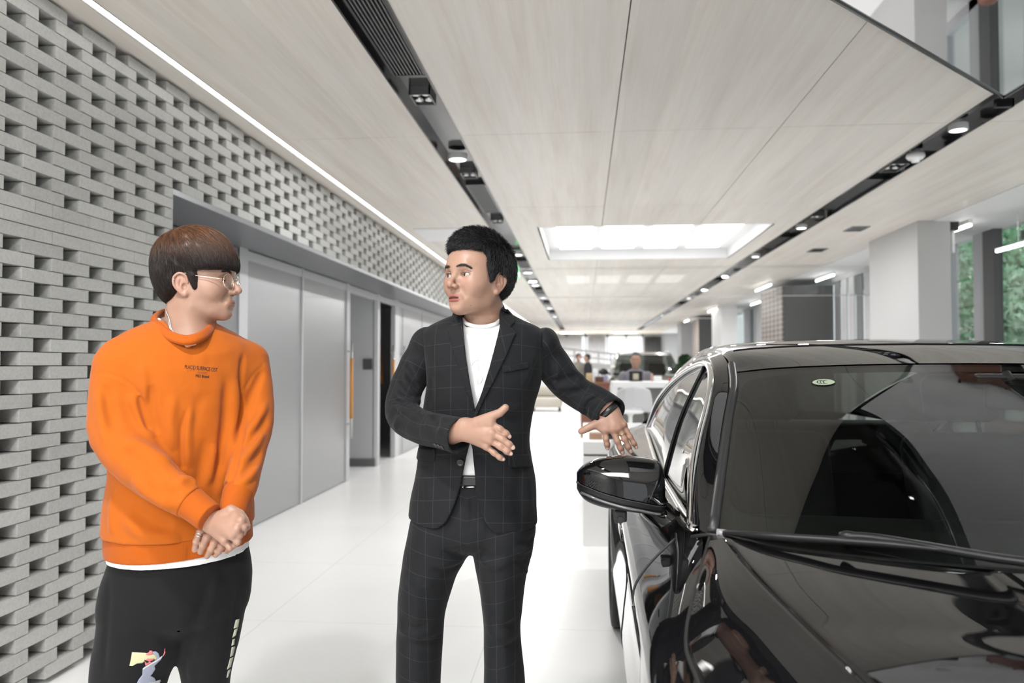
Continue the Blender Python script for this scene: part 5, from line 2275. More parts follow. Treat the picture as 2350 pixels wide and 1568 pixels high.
# finger rings on the left index finger
a_, b_ = np.array(lf_[0][0]), np.array(lf_[0][1])
for t_ in (.10, .38):
    e = MB()
    c = a_ * (1 - t_) + b_ * t_
    ax = (b_ - a_) / np.linalg.norm(b_ - a_)
    u_ = np.cross(ax, (0, 0, 1.0))
    u_ /= np.linalg.norm(u_)
    w_ = np.cross(ax, u_)
    e.tube([tuple(c + (u_ * math.cos(q) + w_ * math.sin(q)) * .0100) for q in np.linspace(0, 2 * PI, 33)[:-1]], .0011, 8, closed=True)
    e.build('finger_ring', m_silver, man1, smooth=True, offset=R1)

# ---- sweatshirt: trunk, sleeves, ribbed edges
tor = rows_px([(738, 356, 488, .060), (752, 322, 516, .080), (772, 286, 552, .105), (800, 258, 582, .125), (850, 250, 588, .142), (920, 262, 576, .146), (1000, 266, 572, .146), (1100, 260, 574, .150), (1180, 250, 578, .156), (1250, 247, 580, .158), (1330, 250, 580, .158)], 2.09, SC1)
hemP = [at(256, 1243, 1.94), at(420, 1252, 1.93), at(574, 1185, 2.2)]
bot = [at(256, 1293, 1.94), at(420, 1297, 1.93), at(575, 1226, 2.2)]
swt = Sdf()
swt.slices(tor, yaw=YAW1, k=.02)
neckhole = Sdf()
tr0 = Sdf()
tr0.slices(tor, yaw=YAW1)
slR = Sdf()
slR.cap([at(274, 842, 1.97), at(262, 920, 1.955), at(268, 1000, 1.935), at(322, 1068, 1.905), at(392, 1122, 1.885), at(428, 1148, 1.88)], [.066, .062, .063, .059, .050, .043], k=.01, n=16)
slL = Sdf()
slL.cap([at(572, 832, 2.19), at(587, 900, 2.165), at(588, 965, 2.13), at(572, 1040, 2.06), at(556, 1100, 1.99), at(546, 1132, 1.96)], [.057, .047, .046, .043, .042, .040], k=.01, n=16)
full1 = Sdf()
full1.merge(tr0)
full1.ops += [(f_, c_, r_, .028, m__) for (f_, c_, r_, k_, m__) in slR.ops + slL.ops]
body_cloth = Sdf()
body_cloth.ops += full1.ops
fo = lambda p, w, a, **kw: foldpx(body_cloth, full1, p, w * (.9 if w > .005 else 1), a * (2.1 if abs(a) > .004 else 1), **kw)
# trunk
fo([(541, 862), (540, 930), (532, 1000), (516, 1080), (500, 1145)], .014, .011)
fo([(520, 870), (516, 960), (506, 1040), (494, 1100)], .012, -.007)
fo([(553, 900), (551, 980), (540, 1060), (520, 1130)], .010, -.010)
fo([(432, 935), (418, 985), (418, 1040), (420, 1082)], .006, -.006)
fo([(440, 930), (430, 1000), (432, 1080)], .012, .006)
fo([(398, 905), (392, 980), (398, 1040)], .014, .005)
fo([(470, 1000), (464, 1060), (452, 1120)], .014, -.005)
fo([(494, 1015), (486, 1070), (472, 1118)], .012, .006)
fo([(345, 880), (348, 950), (362, 1000)], .013, -.007)
fo([(326, 830), (330, 880), (342, 930)], .012, .005)
fo([(470, 900), (440, 960), (425, 1010)], .016, -.004)
fo([(560, 812), (555, 850), (552, 905)], .009, -.007)
fo([(300, 1160), (350, 1195), (400, 1215)], .018, -.007)
fo([(285, 1190), (330, 1228), (420, 1238)], .016, .006)
fo([(262, 1130), (256, 1180), (258, 1230)], .010, .005)
fo([(440, 760 + 60), (500, 812), (545, 800)], .016, .003)
# right sleeve
fo([(319, 905), (330, 955), (343, 997)], .007, -.012)
fo([(300, 900), (322, 960), (350, 1010)], .012, .008)
fo([(283, 1016), (320, 1022), (360, 1046), (395, 1062)], .014, .010)
fo([(275, 1035), (310, 1058), (350, 1085), (385, 1100)], .014, -.007)
fo([(240, 880), (250, 935), (268, 985)], .016, -.005)
fo([(226, 890), (232, 960), (246, 1020)], .014, .005)
fo([(395, 1060), (425, 1085), (448, 1105)], .010, -.007)
fo([(405, 1110), (430, 1100), (452, 1112)], .010, .009)
fo([(300, 1098), (350, 1140), (405, 1170)], .018, .007)
fo([(340, 1100), (380, 1128), (420, 1140)], .012, -.005)
fo([(415, 1190), (424, 1170), (432, 1158)], .006, .006)
# left sleeve
fo([(604, 850), (584, 895), (566, 940)], .009, -.009)
fo([(612, 925), (590, 965), (563, 1000)], .010, .009)
fo([(614, 955), (590, 1000), (552, 1030)], .010, -.009)
fo([(605, 985), (580, 1030), (545, 1068)], .011, .009)
fo([(600, 1030), (578, 1068), (550, 1092)], .010, -.008)
fo([(592, 1070), (570, 1098), (548, 1108)], .009, .008)
fo([(563, 960), (550, 1020), (538, 1075)], .007, -.010)
# dropped shoulder seams
fo([(213, 884), (226, 858), (258, 862), (290, 876), (319, 902)], .0035, -.0032, taper=False)
fo([(212, 890), (226, 864), (258, 868), (290, 883), (317, 908)], .004, .0022, taper=False)
fo([(562, 892), (576, 870), (590, 852), (604, 838)], .0035, -.0035, taper=False)
body_cloth.noise(.0016, .16, 3)
body_cloth.noise(.0009, .06, 5)
# cut away below the band seam and round the neck; the sleeves stay whole
cutf = plane_cut(hemP)
nkc = at(428, 744, 2.108)


cpts = [at(352, 737, 2.06), at(366, 757, 2.0), at(392, 776, 1.972), at(428, 785, 1.968), at(462, 776, 2.0), at(484, 757, 2.07), at(488, 738, 2.14), at(462, 722, 2.20), at(415, 715, 2.21), at(370, 722, 2.15)]
P = np.array(cpts)
Pc = P.mean(0)
tt_ = np.linspace(0, 10, 61)
ring = cr(np.vstack([P[-2:], P, P[:3]]), 0, tt_ + 2)
sleeve_only = Sdf()
sleeve_only.ops += slR.ops + slL.ops


def top_d(P):
    d = body_cloth(P)
    sl_d = sleeve_only(P)
    c_ = np.where(sl_d < .010, -1.0, cutf(P))
    d = np.maximum(d, c_)
    # sleeve ends at the cuff seams
    ca_, cb_ = at(436, 1154, 1.88), at(545, 1136, 1.955)
    na = (at(436, 1154, 1.88) - at(392, 1122, 1.885))
    na /= np.linalg.norm(na)
    nb_ = (at(545, 1136, 1.955) - at(556, 1100, 1.99))
    nb_ /= np.linalg.norm(nb_)
    near_a = np.linalg.norm(P - ca_, axis=1) < .10
    near_b = np.linalg.norm(P - cb_, axis=1) < .075
    tor_d = tr0(P)
    d = np.where(near_a & (tor_d > .012), np.maximum(d, (P - ca_) @ na), d)
    d = np.where(near_b & (tor_d > .006), np.maximum(d, (P - cb_) @ nb_), d)
    # neck opening
    m = np.nonzero((P[:, 2] > nkc[2] - .07) & (np.hypot(P[:, 0] - nkc[0], P[:, 1] - nkc[1]) < .16))[0]
    if len(m):
        q = P[m]
        zr = ring[0, 2] + (q - ring[0]) @ np.array([0, 0, 0.0])
        dd_ = ((q[:, None, :2] - ring[None, ::3, :2]) ** 2).sum(-1)
        zr = ring[::3][dd_.argmin(1), 2]
        hole = np.maximum(poly_sd(ring[:, :2], q[:, :2]) + .017, (zr - .020) - q[:, 2])
        d[m] = np.maximum(d[m], -hole)
    return d


lo_, hi_ = bounds_of(full1, .02)
lo_[2] = 0.80
V_, F_ = sdf_mesh(top_d, lo_, hi_, .0036, slack=2.0)
sw = fast_mesh('sweatshirt', V_, F_, m_orange, man1, R1)

# hem band
hb_ = Sdf()
hb_.slices(rows_px([(1160, 256, 574, .150), (1215, 254, 574, .153), (1250, 254, 575, .154), (1300, 260, 573, .152), (1360, 262, 570, .150)], 2.09, SC1), yaw=YAW1)
hb2 = Sdf()
hb2.ops = list(hb_.ops)
foldpx(hb2, hb_, [(300, 1250), (310, 1275), (306, 1296)], .012, .003)
foldpx(hb2, hb_, [(440, 1250), (436, 1270), (440, 1292)], .010, -.003)
pc1, pc2 = plane_cut([p + np.array([0, 0, .012]) for p in hemP], keep_up=False), plane_cut(bot)
V_, F_ = sdf_mesh(lambda P: np.maximum(np.maximum(hb2(P), pc1(P)), pc2(P)), *bounds_of(hb_, .01), .0036)
fast_mesh('waistband', V_, F_, m_orib, sw, R1)
# white shirt tail below it
ts = Sdf()
ts.slices(rows_px([(1180, 264, 566, .142), (1260, 262, 566, .145), (1330, 256, 572, .148), (1380, 256, 574, .150)], 2.09, SC1), yaw=YAW1)
ts.noise(.002, .05, 9)
pc3 = plane_cut([at(256, 1306, 1.94), at(400, 1313, 1.93), at(573, 1247, 2.2)])
pc4 = plane_cut([p + np.array([0, 0, .03]) for p in bot], keep_up=False)
V_, F_ = sdf_mesh(lambda P: np.maximum(np.maximum(ts(P), pc3(P)), pc4(P)), *bounds_of(ts, .01), .0036)
fast_mesh('white_shirt', V_, F_, m_tee, man1, R1)
# cuffs
cR = Sdf()
cR.cap([at(430, 1149, 1.882), at(450, 1164, 1.878), at(474, 1183, 1.872)], [.041, .038, .0365], k=.005)
ca_ = at(480, 1188, 1.87)
na = (at(480, 1188, 1.87) - at(440, 1158, 1.88))
na /= np.linalg.norm(na)
cs_ = at(432, 1152, 1.88)
V_, F_ = sdf_mesh(lambda P: np.maximum(np.maximum(cR(P), (P - ca_) @ na), -((P - cs_) @ na)), *bounds_of(cR, .006), .0028)
fast_mesh('cuff', V_, F_, m_orib, sw, R1)
cL = Sdf()
cL.cap([at(546, 1134, 1.958), at(541, 1150, 1.945), at(535, 1176, 1.922)], [.0385, .036, .034], k=.005)
V_, F_ = sdf_mesh(cL, *bounds_of(cL, .006), .0028)
fast_mesh('cuff', V_, F_, m_orib, sw, R1)
# collar
col_ = Sdf()
col_.cap(ring, .0092, k=.002)
ring2 = ring + (Pc - ring) * .05 + np.array([0, 0, .009])
col_.cap(ring2, .0070, k=.008)
V_, F_ = sdf_mesh(col_, *bounds_of(col_, .006), .0026)
fast_mesh('collar', V_, F_, m_orib, sw, R1)
ins = Sdf()
ring3 = (ring + (Pc - ring) * .17 + np.array([0, 0, .008]))[1:9]
ins.cap(ring3, .006, k=.004)
V_, F_ = sdf_mesh(ins, *bounds_of(ins, .006), .0026)
fast_mesh('shirt_neckline', V_, F_, m_tee, man1, R1)

# chest print
text_on('chest_print', top_d, 'PLACID SURFACE OST', 461, 846, 12.5, R(6.0), m_ink, sw, R1, squash=.61)
text_on('chest_print', top_d, 'ALRIGHT', 464, 856, 6.0, R(3), M('faded_ink', (.20, .06, .02), .7), sw, R1, squash=.95)
text_on('chest_print', top_d, 'PSO Brand', 464, 864, 8.6, R(4), m_ink, sw, R1, bold=True, squash=.82)
e = MB()
for k in range(12):
    x, y = 431 + k * 6.05, 851.5 - k * .62
    P = hit(top_d, [x], [y])[0]
    g_ = grad(top_d, P[None])[0]
    e.ball(P + g_ * .0004, .0009, nu=6, nv=4)
e.build('chest_print', M('print_dots', (.16, .05, .02), .7), sw, offset=R1)

# ---- trousers
tj = Sdf()
tj.slices(rows_px([(1250, 270, 560, .125), (1300, 256, 568, .138), (1340, 246, 569, .142), (1400, 242, 558, .134), (1435, 280, 515, .10), (1465, 345, 455, .05)], 2.09, SC1), yaw=R(30), k=.014)
tj.slices(rows_px([(1290, 262, 440, .09), (1340, 246, 432, .105), (1400, 236, 428, .110), (1470, 227, 422, .110), (1500, 222, 412, .108), (1568, 215, 378, .100), (1700, 210, 352, .090), (1850, 214, 330, .078), (1960, 216, 328, .075)], 2.05, SC1), yaw=R(30), k=.014)
tj.slices(rows_px([(1290, 390, 560, .09), (1340, 392, 566, .10), (1400, 398, 560, .104), (1470, 404, 546, .102), (1500, 407, 538, .098), (1568, 420, 526, .090), (1700, 425, 520, .082), (1850, 425, 516, .075), (1960, 425, 514, .075)], 2.13, SC1), yaw=R(30), k=.014)
tj0 = Sdf()
tj0.ops = list(tj.ops)
for p, w_, a__ in (([(480, 1330), (462, 1400), (430, 1470)], .014, -.008), ([(500, 1320), (480, 1400), (450, 1460)], .016, .006), ([(250, 1320), (244, 1440), (236, 1560)], .010, -.005),
                   ([(420, 1400), (400, 1480), (372, 1560)], .016, .004), ([(550, 1340), (536, 1430), (520, 1500)], .012, -.006), ([(460, 1450), (440, 1520), (436, 1565)], .010, .007), ([(330, 1420), (330, 1500)], .02, -.004)):
    foldpx(tj, tj0, p, w_, a__)
tj.noise(.0025, .14, 11, (1, 1, .4))
lo_, hi_ = bounds_of(tj0, .01)
lo_[2] = .05
trz = lambda P: np.maximum(tj(P), .07 - P[:, 2])
V_, F_ = sdf_mesh(trz, lo_, hi_, .0045)
tr1 = fast_mesh('trousers', V_, F_, m_jog, man1, R1)
for (cx, cy_) in ((285, 1.99), (468, 2.08)):
    c = at(cx, 1950, cy_)
    s_ = Sdf()
    dv_ = np.array([.45, -.89, 0])
    a_ = np.array([c[0], c[1], .045])
    s_.cap([a_ - dv_ * .07 + (0, 0, .01), a_ + dv_ * .05, a_ + dv_ * .17 - (0, 0, .008)], [.045, .045, .036], k=.02)
    s_.cap([a_ - dv_ * .05, a_ - dv_ * .05 + (0, 0, .06)], [.042, .045], k=.02)
    V_, F_ = sdf_mesh(lambda P: np.maximum(s_(P), .001 - P[:, 2]), *bounds_of(s_, .01), .005)
    fast_mesh('shoe', V_, F_, m_shoe, man1, R1)

# print on the right trouser leg: figure with streaming pale hair, red heart and grey-blue scarf
zx = lambda x, y: (270 + x * 160 / 2350, 1470 + y * 98 / 1439)
zp = lambda L_: [zx(*p) for p in L_]
tjb = lambda P: trz(P)
pr_ = [('pale_yellow_print', (.52, .50, .30), [(485, 400), (940, 425), (1180, 462), (1270, 500), (1308, 590), (1300, 640), (1215, 700), (900, 700), (830, 768), (660, 775), (560, 830), (500, 862), (395, 855), (445, 640)], .0008),
       ('slate_blue_print', (.28, .30, .38), [(1180, 380), (1290, 372), (1380, 440), (1412, 540), (1405, 600), (1300, 660), (1306, 580), (1270, 500), (1180, 455)], .0010),
       ('slate_blue_print', (.28, .30, .38), [(900, 900), (1400, 620), (1520, 530), (1450, 660), (1250, 850), (1270, 970), (1180, 1110), (1110, 1190), (1240, 1260), (1290, 1370), (1300, 1440), (650, 1440), (720, 1310), (830, 1170), (840, 990)], .0010),
       ('coral_print', (.62, .17, .17), [(905, 700), (990, 610), (1230, 610), (1240, 640), (1180, 730), (940, 860)], .0012),
       ('coral_print', (.62, .17, .17), [(945, 450), (1060, 400), (1070, 350), (1150, 345), (1180, 400), (1165, 470), (1060, 500), (970, 490)], .0014),
       ('coral_print', (.62, .17, .17), [(1520, 530), (1560, 440), (1590, 270), (1602, 280), (1590, 400), (1615, 370), (1590, 460), (1540, 530)], .0010),
       ('light_grey_print', (.45, .46, .48), [(840, 960), (940, 880), (1400, 600), (1510, 520), (1440, 650), (1060, 880), (850, 995)], .0014),
       ('light_grey_print', (.45, .46, .48), [(1060, 1405), (1300, 1370), (1440, 1325), (1450, 1360), (1400, 1438), (1280, 1438), (1060, 1438)], .0014),
       ('dark_glasses_print', (.012, .012, .014), [(895, 650), (1045, 690), (1040, 730), (990, 752), (940, 730), (910, 690)], .0017),
       ('dark_glasses_print', (.012, .012, .014), [(1085, 695), (1255, 630), (1220, 690), (1150, 722), (1105, 722)], .0017)]
for nm, colr, poly, lf in pr_:
    patch('leg_print', tjb, zp(poly), M(nm, colr, .8), tr1, R1, h=lf, spacing=2.6)
m_patch = M('cream_patch', (.46, .47, .38), .8)
for (a_, b_, c_, d_) in (((541, 1423), (549, 1421), (546, 1440), (536, 1443)), ((538, 1446), (545, 1442), (541, 1458), (533, 1464)), ((534, 1468), (539, 1466), (537, 1480), (531, 1482)),
                         ((532, 1486), (539, 1484), (534, 1504), (528, 1508)), ((528, 1512), (535, 1508), (529, 1530), (521, 1537)), ((523, 1540), (529, 1536), (523, 1554), (520, 1556))):
    patch('side_letter_patch', tjb, [a_, b_, c_, d_], m_patch, tr1, R1, h=.0012, spacing=3)

# ---- hair
h1 = Sdf(FR1)
h1.ell((-.004, 0, .085), (.104, .092, .082), k=.02)
h1.ell((.050, 0, .052), (.056, .080, .048), k=.035)
h1.ell((-.044, 0, .036), (.064, .082, .066), k=.03)
h1.ell((-.058, 0, .004), (.034, .056, .042), k=.02)
h1.rbox((.113, 0, -.062), (.090, .2, .101), r=.012, k=.010, mode='s')
for q in (-1, 1):
    h1.ell((-.004, q * .085, -.004), (.025, .036, .037), k=.006, mode='s')
    h1.cap([(.020, q * .069, .025), (.021, q * .0675, -.002)], [.011, .006], k=.012)
h1b = Sdf(FR1)
h1b.ops = list(h1.ops)
h1b.noise(.0016, .035, 21)
V_, F_ = sdf_mesh(h1b, *bounds_of(h1, .01), .0028)
m_hair1 = M('brown_hair', (.03, .014, .008), .42, spec=.5)
n = NT(m_hair1)
a = n.attr('rnd')
sep = n.n('ShaderNodeSeparateXYZ')
tcn = n.n('ShaderNodeTexCoord')
n.l(tcn.outputs['Object'], sep.inputs[0])
ztop = loc2w(FR1, (0, 0, .15))[2]
mr_ = n.n('ShaderNodeMapRange')
mr_.inputs['From Min'].default_value = ztop - .085
mr_.inputs['From Max'].default_value = ztop
n.l(sep.outputs[2], mr_.inputs['Value'])
f_ = n.math('MULTIPLY', mr_.outputs[0], n.math('ADD', n.math('MULTIPLY', a.outputs['Fac'], 1.1), .05), clamp=True)
n.l(n.mix(f_, (.016, .009, .007), (.20, .078, .028)), n.b.inputs['Base Color'])
cap1 = fast_mesh('hair', V_, F_, m_hair1, man1, R1)
vattr(cap1, 'rnd', np.full(len(V_), .3))
rg = np.random.RandomState(7)
crown = loc2w(FR1, (-.045, 0, .152))


def dir1(P):
    d = P - crown
    d /= np.linalg.norm(d, axis=1)[:, None] + 1e-6
    L = w2loc(FR1, P)
    fw = np.clip((L[:, 0] - .0) / .05, 0, 1)[:, None]
    return d + FR1[1][:, 0] * .35 * fw * np.clip((L[:, 2] - .08) / .05, 0, 1)[:, None] - FR1[1][:, 2] * np.clip(.5 + (.11 - L[:, 2]) * 8, 0, 1.6)[:, None]


top_ix = np.nonzero(w2loc(FR1, V_)[:, 2] > -.03)[0]
sd_ = V_[rg.choice(top_ix, 11000)]
strands('hair_strands', h1, sd_, dir1, m_hair1, cap1, R1, n=8, step=.0068, r=.00058, lift=(.0002, .0045), curl=.18, seed=3)
# glasses
gs = MB()
for q in (-1, 1):
    P = [loc2w(FR1, (.1005 - .006 * (abs(l__) / .05) ** 2, q * .034 + .0245 * math.cos(a_) * (1 - .06 * math.sin(a_)), .004 + .0215 * math.sin(a_))) for a_ in np.linspace(0, 2 * PI, 37)[:-1] for l__ in [q * .034 + .0245 * math.cos(a_)]]
    gs.tube([tuple(p) for p in P], .0010, 8, closed=True)
gs.tube([tuple(loc2w(FR1, p)) for p in [(.0995, -.0105, .010), (.104, -.004, .014), (.104, .004, .014), (.0995, .0105, .010)]], .0012, 8)
gg = gs.build('glasses', m_gold, man1, smooth=True, offset=R1)
for q in (-1, 1):
    e = MB()
    P = [loc2w(FR1, p) for p in [(.0945, q * .0575, .010), (.090, q * .066, .010), (.060, q * .074, .017), (.020, q * .0775, .026), (-.006, q * .0775, .036), (-.022, q * .081, .026)]]
    e.tube([tuple(p) for p in cr(P, 26)], .0010, 8)
    e.ball(P[0], .0020)
    e.build('temple_arm', m_gold, gg, smooth=True, offset=R1)
    e = MB()
    vs = [loc2w(FR1, (.1002 - .006 * ((q * .034 + .0238 * math.cos(a_)) / .05) ** 2, q * .034 + .0238 * math.cos(a_), .004 + .0208 * math.sin(a_))) for a_ in np.linspace(0, 2 * PI, 41)[:-1]]
    ce_ = loc2w(FR1, (.1012, q * .034, .004))
    e.add(vs + [ce_], [[k, (k + 1) % 40, 40] for k in range(40)])
    e.build('lens', m_lens, gg, smooth=True, offset=R1)
# eyebrows
for q in (-1, 1):
    cv = cr([(.10, q * .014, .029), (.10, q * .028, .033), (.09, q * .044, .030)], 70)
    P = np.array([loc2w(FR1, c) for c in cv])
    P = np.repeat(P, 4, 0) + rg.normal(size=(280, 3)) * .0016
    for _ in range(8):
        P -= grad(hd1, P) * hd1(P)[:, None]
    strands('eyebrow', hd1, P, lambda P_, q=q: np.tile(FR1[1] @ np.array([-.3, q * 1.0, .15]), (len(P_), 1)), m_brow, man1, R1, n=3, step=.0022, r=.00022, lift=(.0002, .0008), curl=.25, seed=5)
# chain round the neck and ear stud
e = MB()
nk = cr([at(372, 714, 2.02), at(371, 727, 2.0), at(377, 744, 1.99), at(388, 757, 1.985)], 40)
for i, p in enumerate(nk):
    g_ = grad(hn1, p[None])[0]
    p = p - g_ * (hn1(p[None])[0] - .0022)
    t_ = nk[min(i + 1, 39)] - nk[max(i - 1, 0)]
    t_ /= np.linalg.norm(t_)
    if i % 2 == 0:
        b_ = np.cross(t_, g_)
        e.tube([tuple(p + t_ * .0032 * math.cos(a_) + b_ * .0021 * math.sin(a_)) for a_ in np.linspace(0, 2 * PI, 11)[:-1]], .0008, 6, closed=True)
e.build('necklace', m_silver, man1, smooth=True, offset=R1)
e = MB()
p = hit(hd1, [399], [641])[0]
e.ball(p, .0019, nu=10, nv=8)
e.build('ear_stud', m_silver, man1, smooth=True, offset=R1)

# ------------------------------------------------------------------ man in the checked suit


def check_cloth(name, attr_u, attr_v, pu, pv, base=(.0080, .0084, .0096), line=(.036, .038, .044)):
    m = M(name, base, .78, spec=.2, sheen=.05)
    n = NT(m)
    au, av = n.attr(attr_u), n.attr(attr_v)

    def ln(sock, per, w_):
        f = n.math('FRACT', n.math('DIVIDE', sock, per))
        return n.math('LESS_THAN', n.math('ABSOLUTE', n.math('SUBTRACT', f, .5)), w_ / per / 2)
    g_ = n.math('MAXIMUM', ln(au.outputs['Fac'], pu, .0016), ln(av.outputs['Fac'], pv, .0016))
    br = n.noise(n.coords('Object', (1, 1, 1)), 300, 2)
    g2 = n.math('MULTIPLY', g_, n.math('ADD', n.math('MULTIPLY', br, 1.0), .05))
    wv = n.noise(n.coords('Object', (1, 1, 1)), 600, 2)
    c0 = n.mix(wv, tuple(x * .7 for x in base), tuple(x * 1.35 for x in base))
    n.l(n.mix(g2, c0, line), n.b.inputs['Base Color'])
    n.bump(wv, .3, .0005)
    return m


m_suit = check_cloth('checked_wool', 'cu', 'cv', .046, .058)
m_button = M('dark_horn_button', (.012, .012, .012), .3)
m_belt = M('black_leather', (.012, .012, .012), .35)

Q2 = at(1100, 1900, 2.16)
R2 = np.array([Q2[0], Q2[1], 0.0])
man2 = thing('person', 'man in dark checked suit and white T-shirt pointing over the car mirror', 'person', R2)
SC2 = 842.0
Y2 = 2.17

FR2 = ear_frame(1145, 650, 2.075, R(-124), R(7), 1, .945)
FR2H = (FR2[0], FR2[1], 1.0)
hd2 = head_sdf(FR2, mouth=.0034, jaw=.93, cheek=.92, eye_open=.0050, us=.88)
nt2 = loc2w(FR2, (-.026, 0, -.03))
neck2 = Sdf()
neck2.cap([at(1104, 800, 2.16), at(1106, 765, 2.155), at(1110, 715, 2.15), nt2], [.070, .060, .056, .052], k=.01)
neck2.ell(at(1104, 822, 2.17), (.13, .066, .060), k=.04)
neck2.ell(at(1104, 785, 2.15), (.070, .052, .034), k=.03)
hn2 = Sdf()
hn2.ops = hd2.ops + [(fn, c, r, .03, m_) if i == 0 else (fn, c, r, k, m_) for i, (fn, c, r, k, m_) in enumerate(neck2.ops)]
lo_, hi_ = bounds_of(hd2, .012)
lo_[2] = at(1104, 830, 2.1)[2]
lo_[:2] -= .06
hi_[:2] += .06
Vh, Fh = sdf_mesh(hn2, lo_, hi_, .0013)
Th = head_tint(FR2, Vh, mouth=.0034, stubble=.25, lip=(.34, .10, .10), us=.88)
for (mx_, my_, r_) in ((1080.5, 701.5, .0016), (1101, 682.5, .0012), (1121, 659, .0011), (1080, 675, .0008), (1095, 690, .0008), (1069, 697, .0008), (1100, 661, .0009), (1105, 666, .0008)):
    P = hit(hd2, [mx_], [my_])[0]
    w_ = np.exp(-(np.linalg.norm(Vh - P, axis=1) / r_) ** 4)[:, None] * .8
    Th = Th * (1 - w_) + np.array([.10, .05, .04]) * w_

# right hand held in front of the jacket
yr = 1.93
rw2, rfa2 = at(1068, 984, yr + .02), at(1035, 992, yr + .045)
rk2 = [at(1126, 973, yr - .004), at(1129, 993, yr - .010), at(1125, 1011, yr - .008), at(1116, 1025, yr)]
rf2 = [[at(1147, 985, yr - .010), at(1161, 995, yr - .008), at(1168, 1002, yr - .005)],
       [at(1153, 1008, yr - .018), at(1168, 1020, yr - .018), at(1176, 1027, yr - .014)],
       [at(1148, 1025, yr - .016), at(1163, 1036, yr - .016), at(1171, 1041, yr - .012)],
       [at(1134, 1040, yr - .006), at(1147, 1050, yr - .006), at(1154, 1054, yr - .003)]]
rt2 = [at(1095, 970, yr + .004), at(1127, 956, yr - .006), at(1147, 948, yr - .010), at(1160, 936, yr - .010)]
hR2 = hand_sdf(rw2, rfa2, rk2, rf2, rt2, (.05, -.98, .15), rf=.0081, rw=.026)
VR, FRq = sdf_mesh(hR2, *bounds_of(hR2, .006), .0013)
# left hand reaching over the door mirror
yl = 2.19
lw2, lfa2 = at(1399, 948, yl + .0), at(1388, 936, yl + .002)
lk2 = [at(1388, 988, yl - .012), at(1406, 986, yl - .018), at(1420, 981, yl - .016), at(1431, 975, yl - .010)]
lf2 = [[at(1391, 1008, yl - .014), at(1393, 1020, yl - .012), at(1394, 1028, yl - .008)],
       [at(1417, 1013, yl - .022), at(1424, 1029, yl - .020), at(1428, 1038, yl - .016)],
       [at(1434, 1009, yl - .020), at(1442, 1026, yl - .019), at(1447, 1036, yl - .015)],
       [at(1446, 1003, yl - .012), at(1455, 1018, yl - .012), at(1460, 1027, yl - .008)]]
lt2 = [at(1384, 966, yl - .006), at(1362, 976, yl - .014), at(1346, 984, yl - .016), at(1334, 990, yl - .014)]
hL2 = hand_sdf(lw2, lfa2, lk2, lf2, lt2, (.05, -.95, .25), rf=.0080, rw=.0255)
VL, FLq = sdf_mesh(hL2, *bounds_of(hL2, .006), .0013)

pR = [at(985, 790, 2.175), at(957, 840, 2.165), at(930, 900, 2.145), at(925, 950, 2.115), at(962, 978, 2.06), at(1010, 990, 2.0), at(1048, 999, 1.965)]
pL = [at(1240, 800, 2.185), at(1268, 838, 2.20), at(1300, 880, 2.215), at(1332, 905, 2.22), at(1368, 925, 2.21), at(1398, 946, 2.195)]
bd2 = Sdf()
sR2, eR2 = at(985, 805, 2.17), at(928, 955, 2.13)
sL2, eL2 = at(1240, 805, 2.19), at(1325, 905, 2.21)
bd2.slices(rows_px([(800, 1040, 1170, .06), (835, 1010, 1210, .08), (900, 1005, 1215, .09), (1000, 1000, 1200, .085), (1100, 995, 1200, .085), (1170, 990, 1200, .09), (1215, 1010, 1180, .06)], Y2, SC2))
bd2.cap(pR[:-1], [.030, .030, .029, .029, .027, .026], k=.02)
bd2.cap(pL[:-1], [.030, .031, .029, .026, .022], k=.02)
for q in ([at(1008, 1225, 2.16), at(980, 1350, 2.16), at(963, 1500, 2.16), at(960, 1960, 2.16)], [at(1150, 1225, 2.16), at(1152, 1350, 2.16), at(1156, 1500, 2.16), at(1166, 1960, 2.16)]):
    bd2.cap(q, [.050, .045, .034, .022], k=.02)
Vb, Fb = sdf_mesh(bd2, *bounds_of(bd2, .02), .008)
join_body([(Vh, Fh, Th), (VR, FRq, hand_tint(VR, rk2, [q[-1] for q in rf2])), (VL, FLq, hand_tint(VL, lk2, [q[-1] for q in lf2] + [lt2[-1]])), (Vb, Fb, None)], man2, R2)
eyes(FR2, (.90, -.62, .02), man2, R2)
for js, K, nn, rr_ in [(j, k, (.05, -.98, .25), r_) for j, k, r_ in zip(rf2, rk2, (.0072, .0074, .0070, .0062))] + [(j, k, (.05, -.92, .35), r_) for j, k, r_ in zip(lf2, lk2, (.0072, .0074, .0070, .0062))]:
    nail(js[-1], js[-1] - js[-2], nn, rr_ * .98, man2, R2)
e = MB()
a_, b_ = np.array(lk2[2]), np.array(lf2[2][0])
c = a_ * .42 + b_ * .58
ax = (b_ - a_) / np.linalg.norm(b_ - a_)
u_ = np.cross(ax, (0, 0, 1.0)); u_ /= np.linalg.norm(u_)
w_ = np.cross(ax, u_)
e.tube([tuple(c + (u_ * math.cos(q) + w_ * math.sin(q)) * .0098) for q in np.linspace(0, 2 * PI, 33)[:-1]], .0009, 8, closed=True)
e.build('wedding_ring', M('gold', (.85, .60, .30), .18, metal=1), man2, smooth=True, offset=R2)

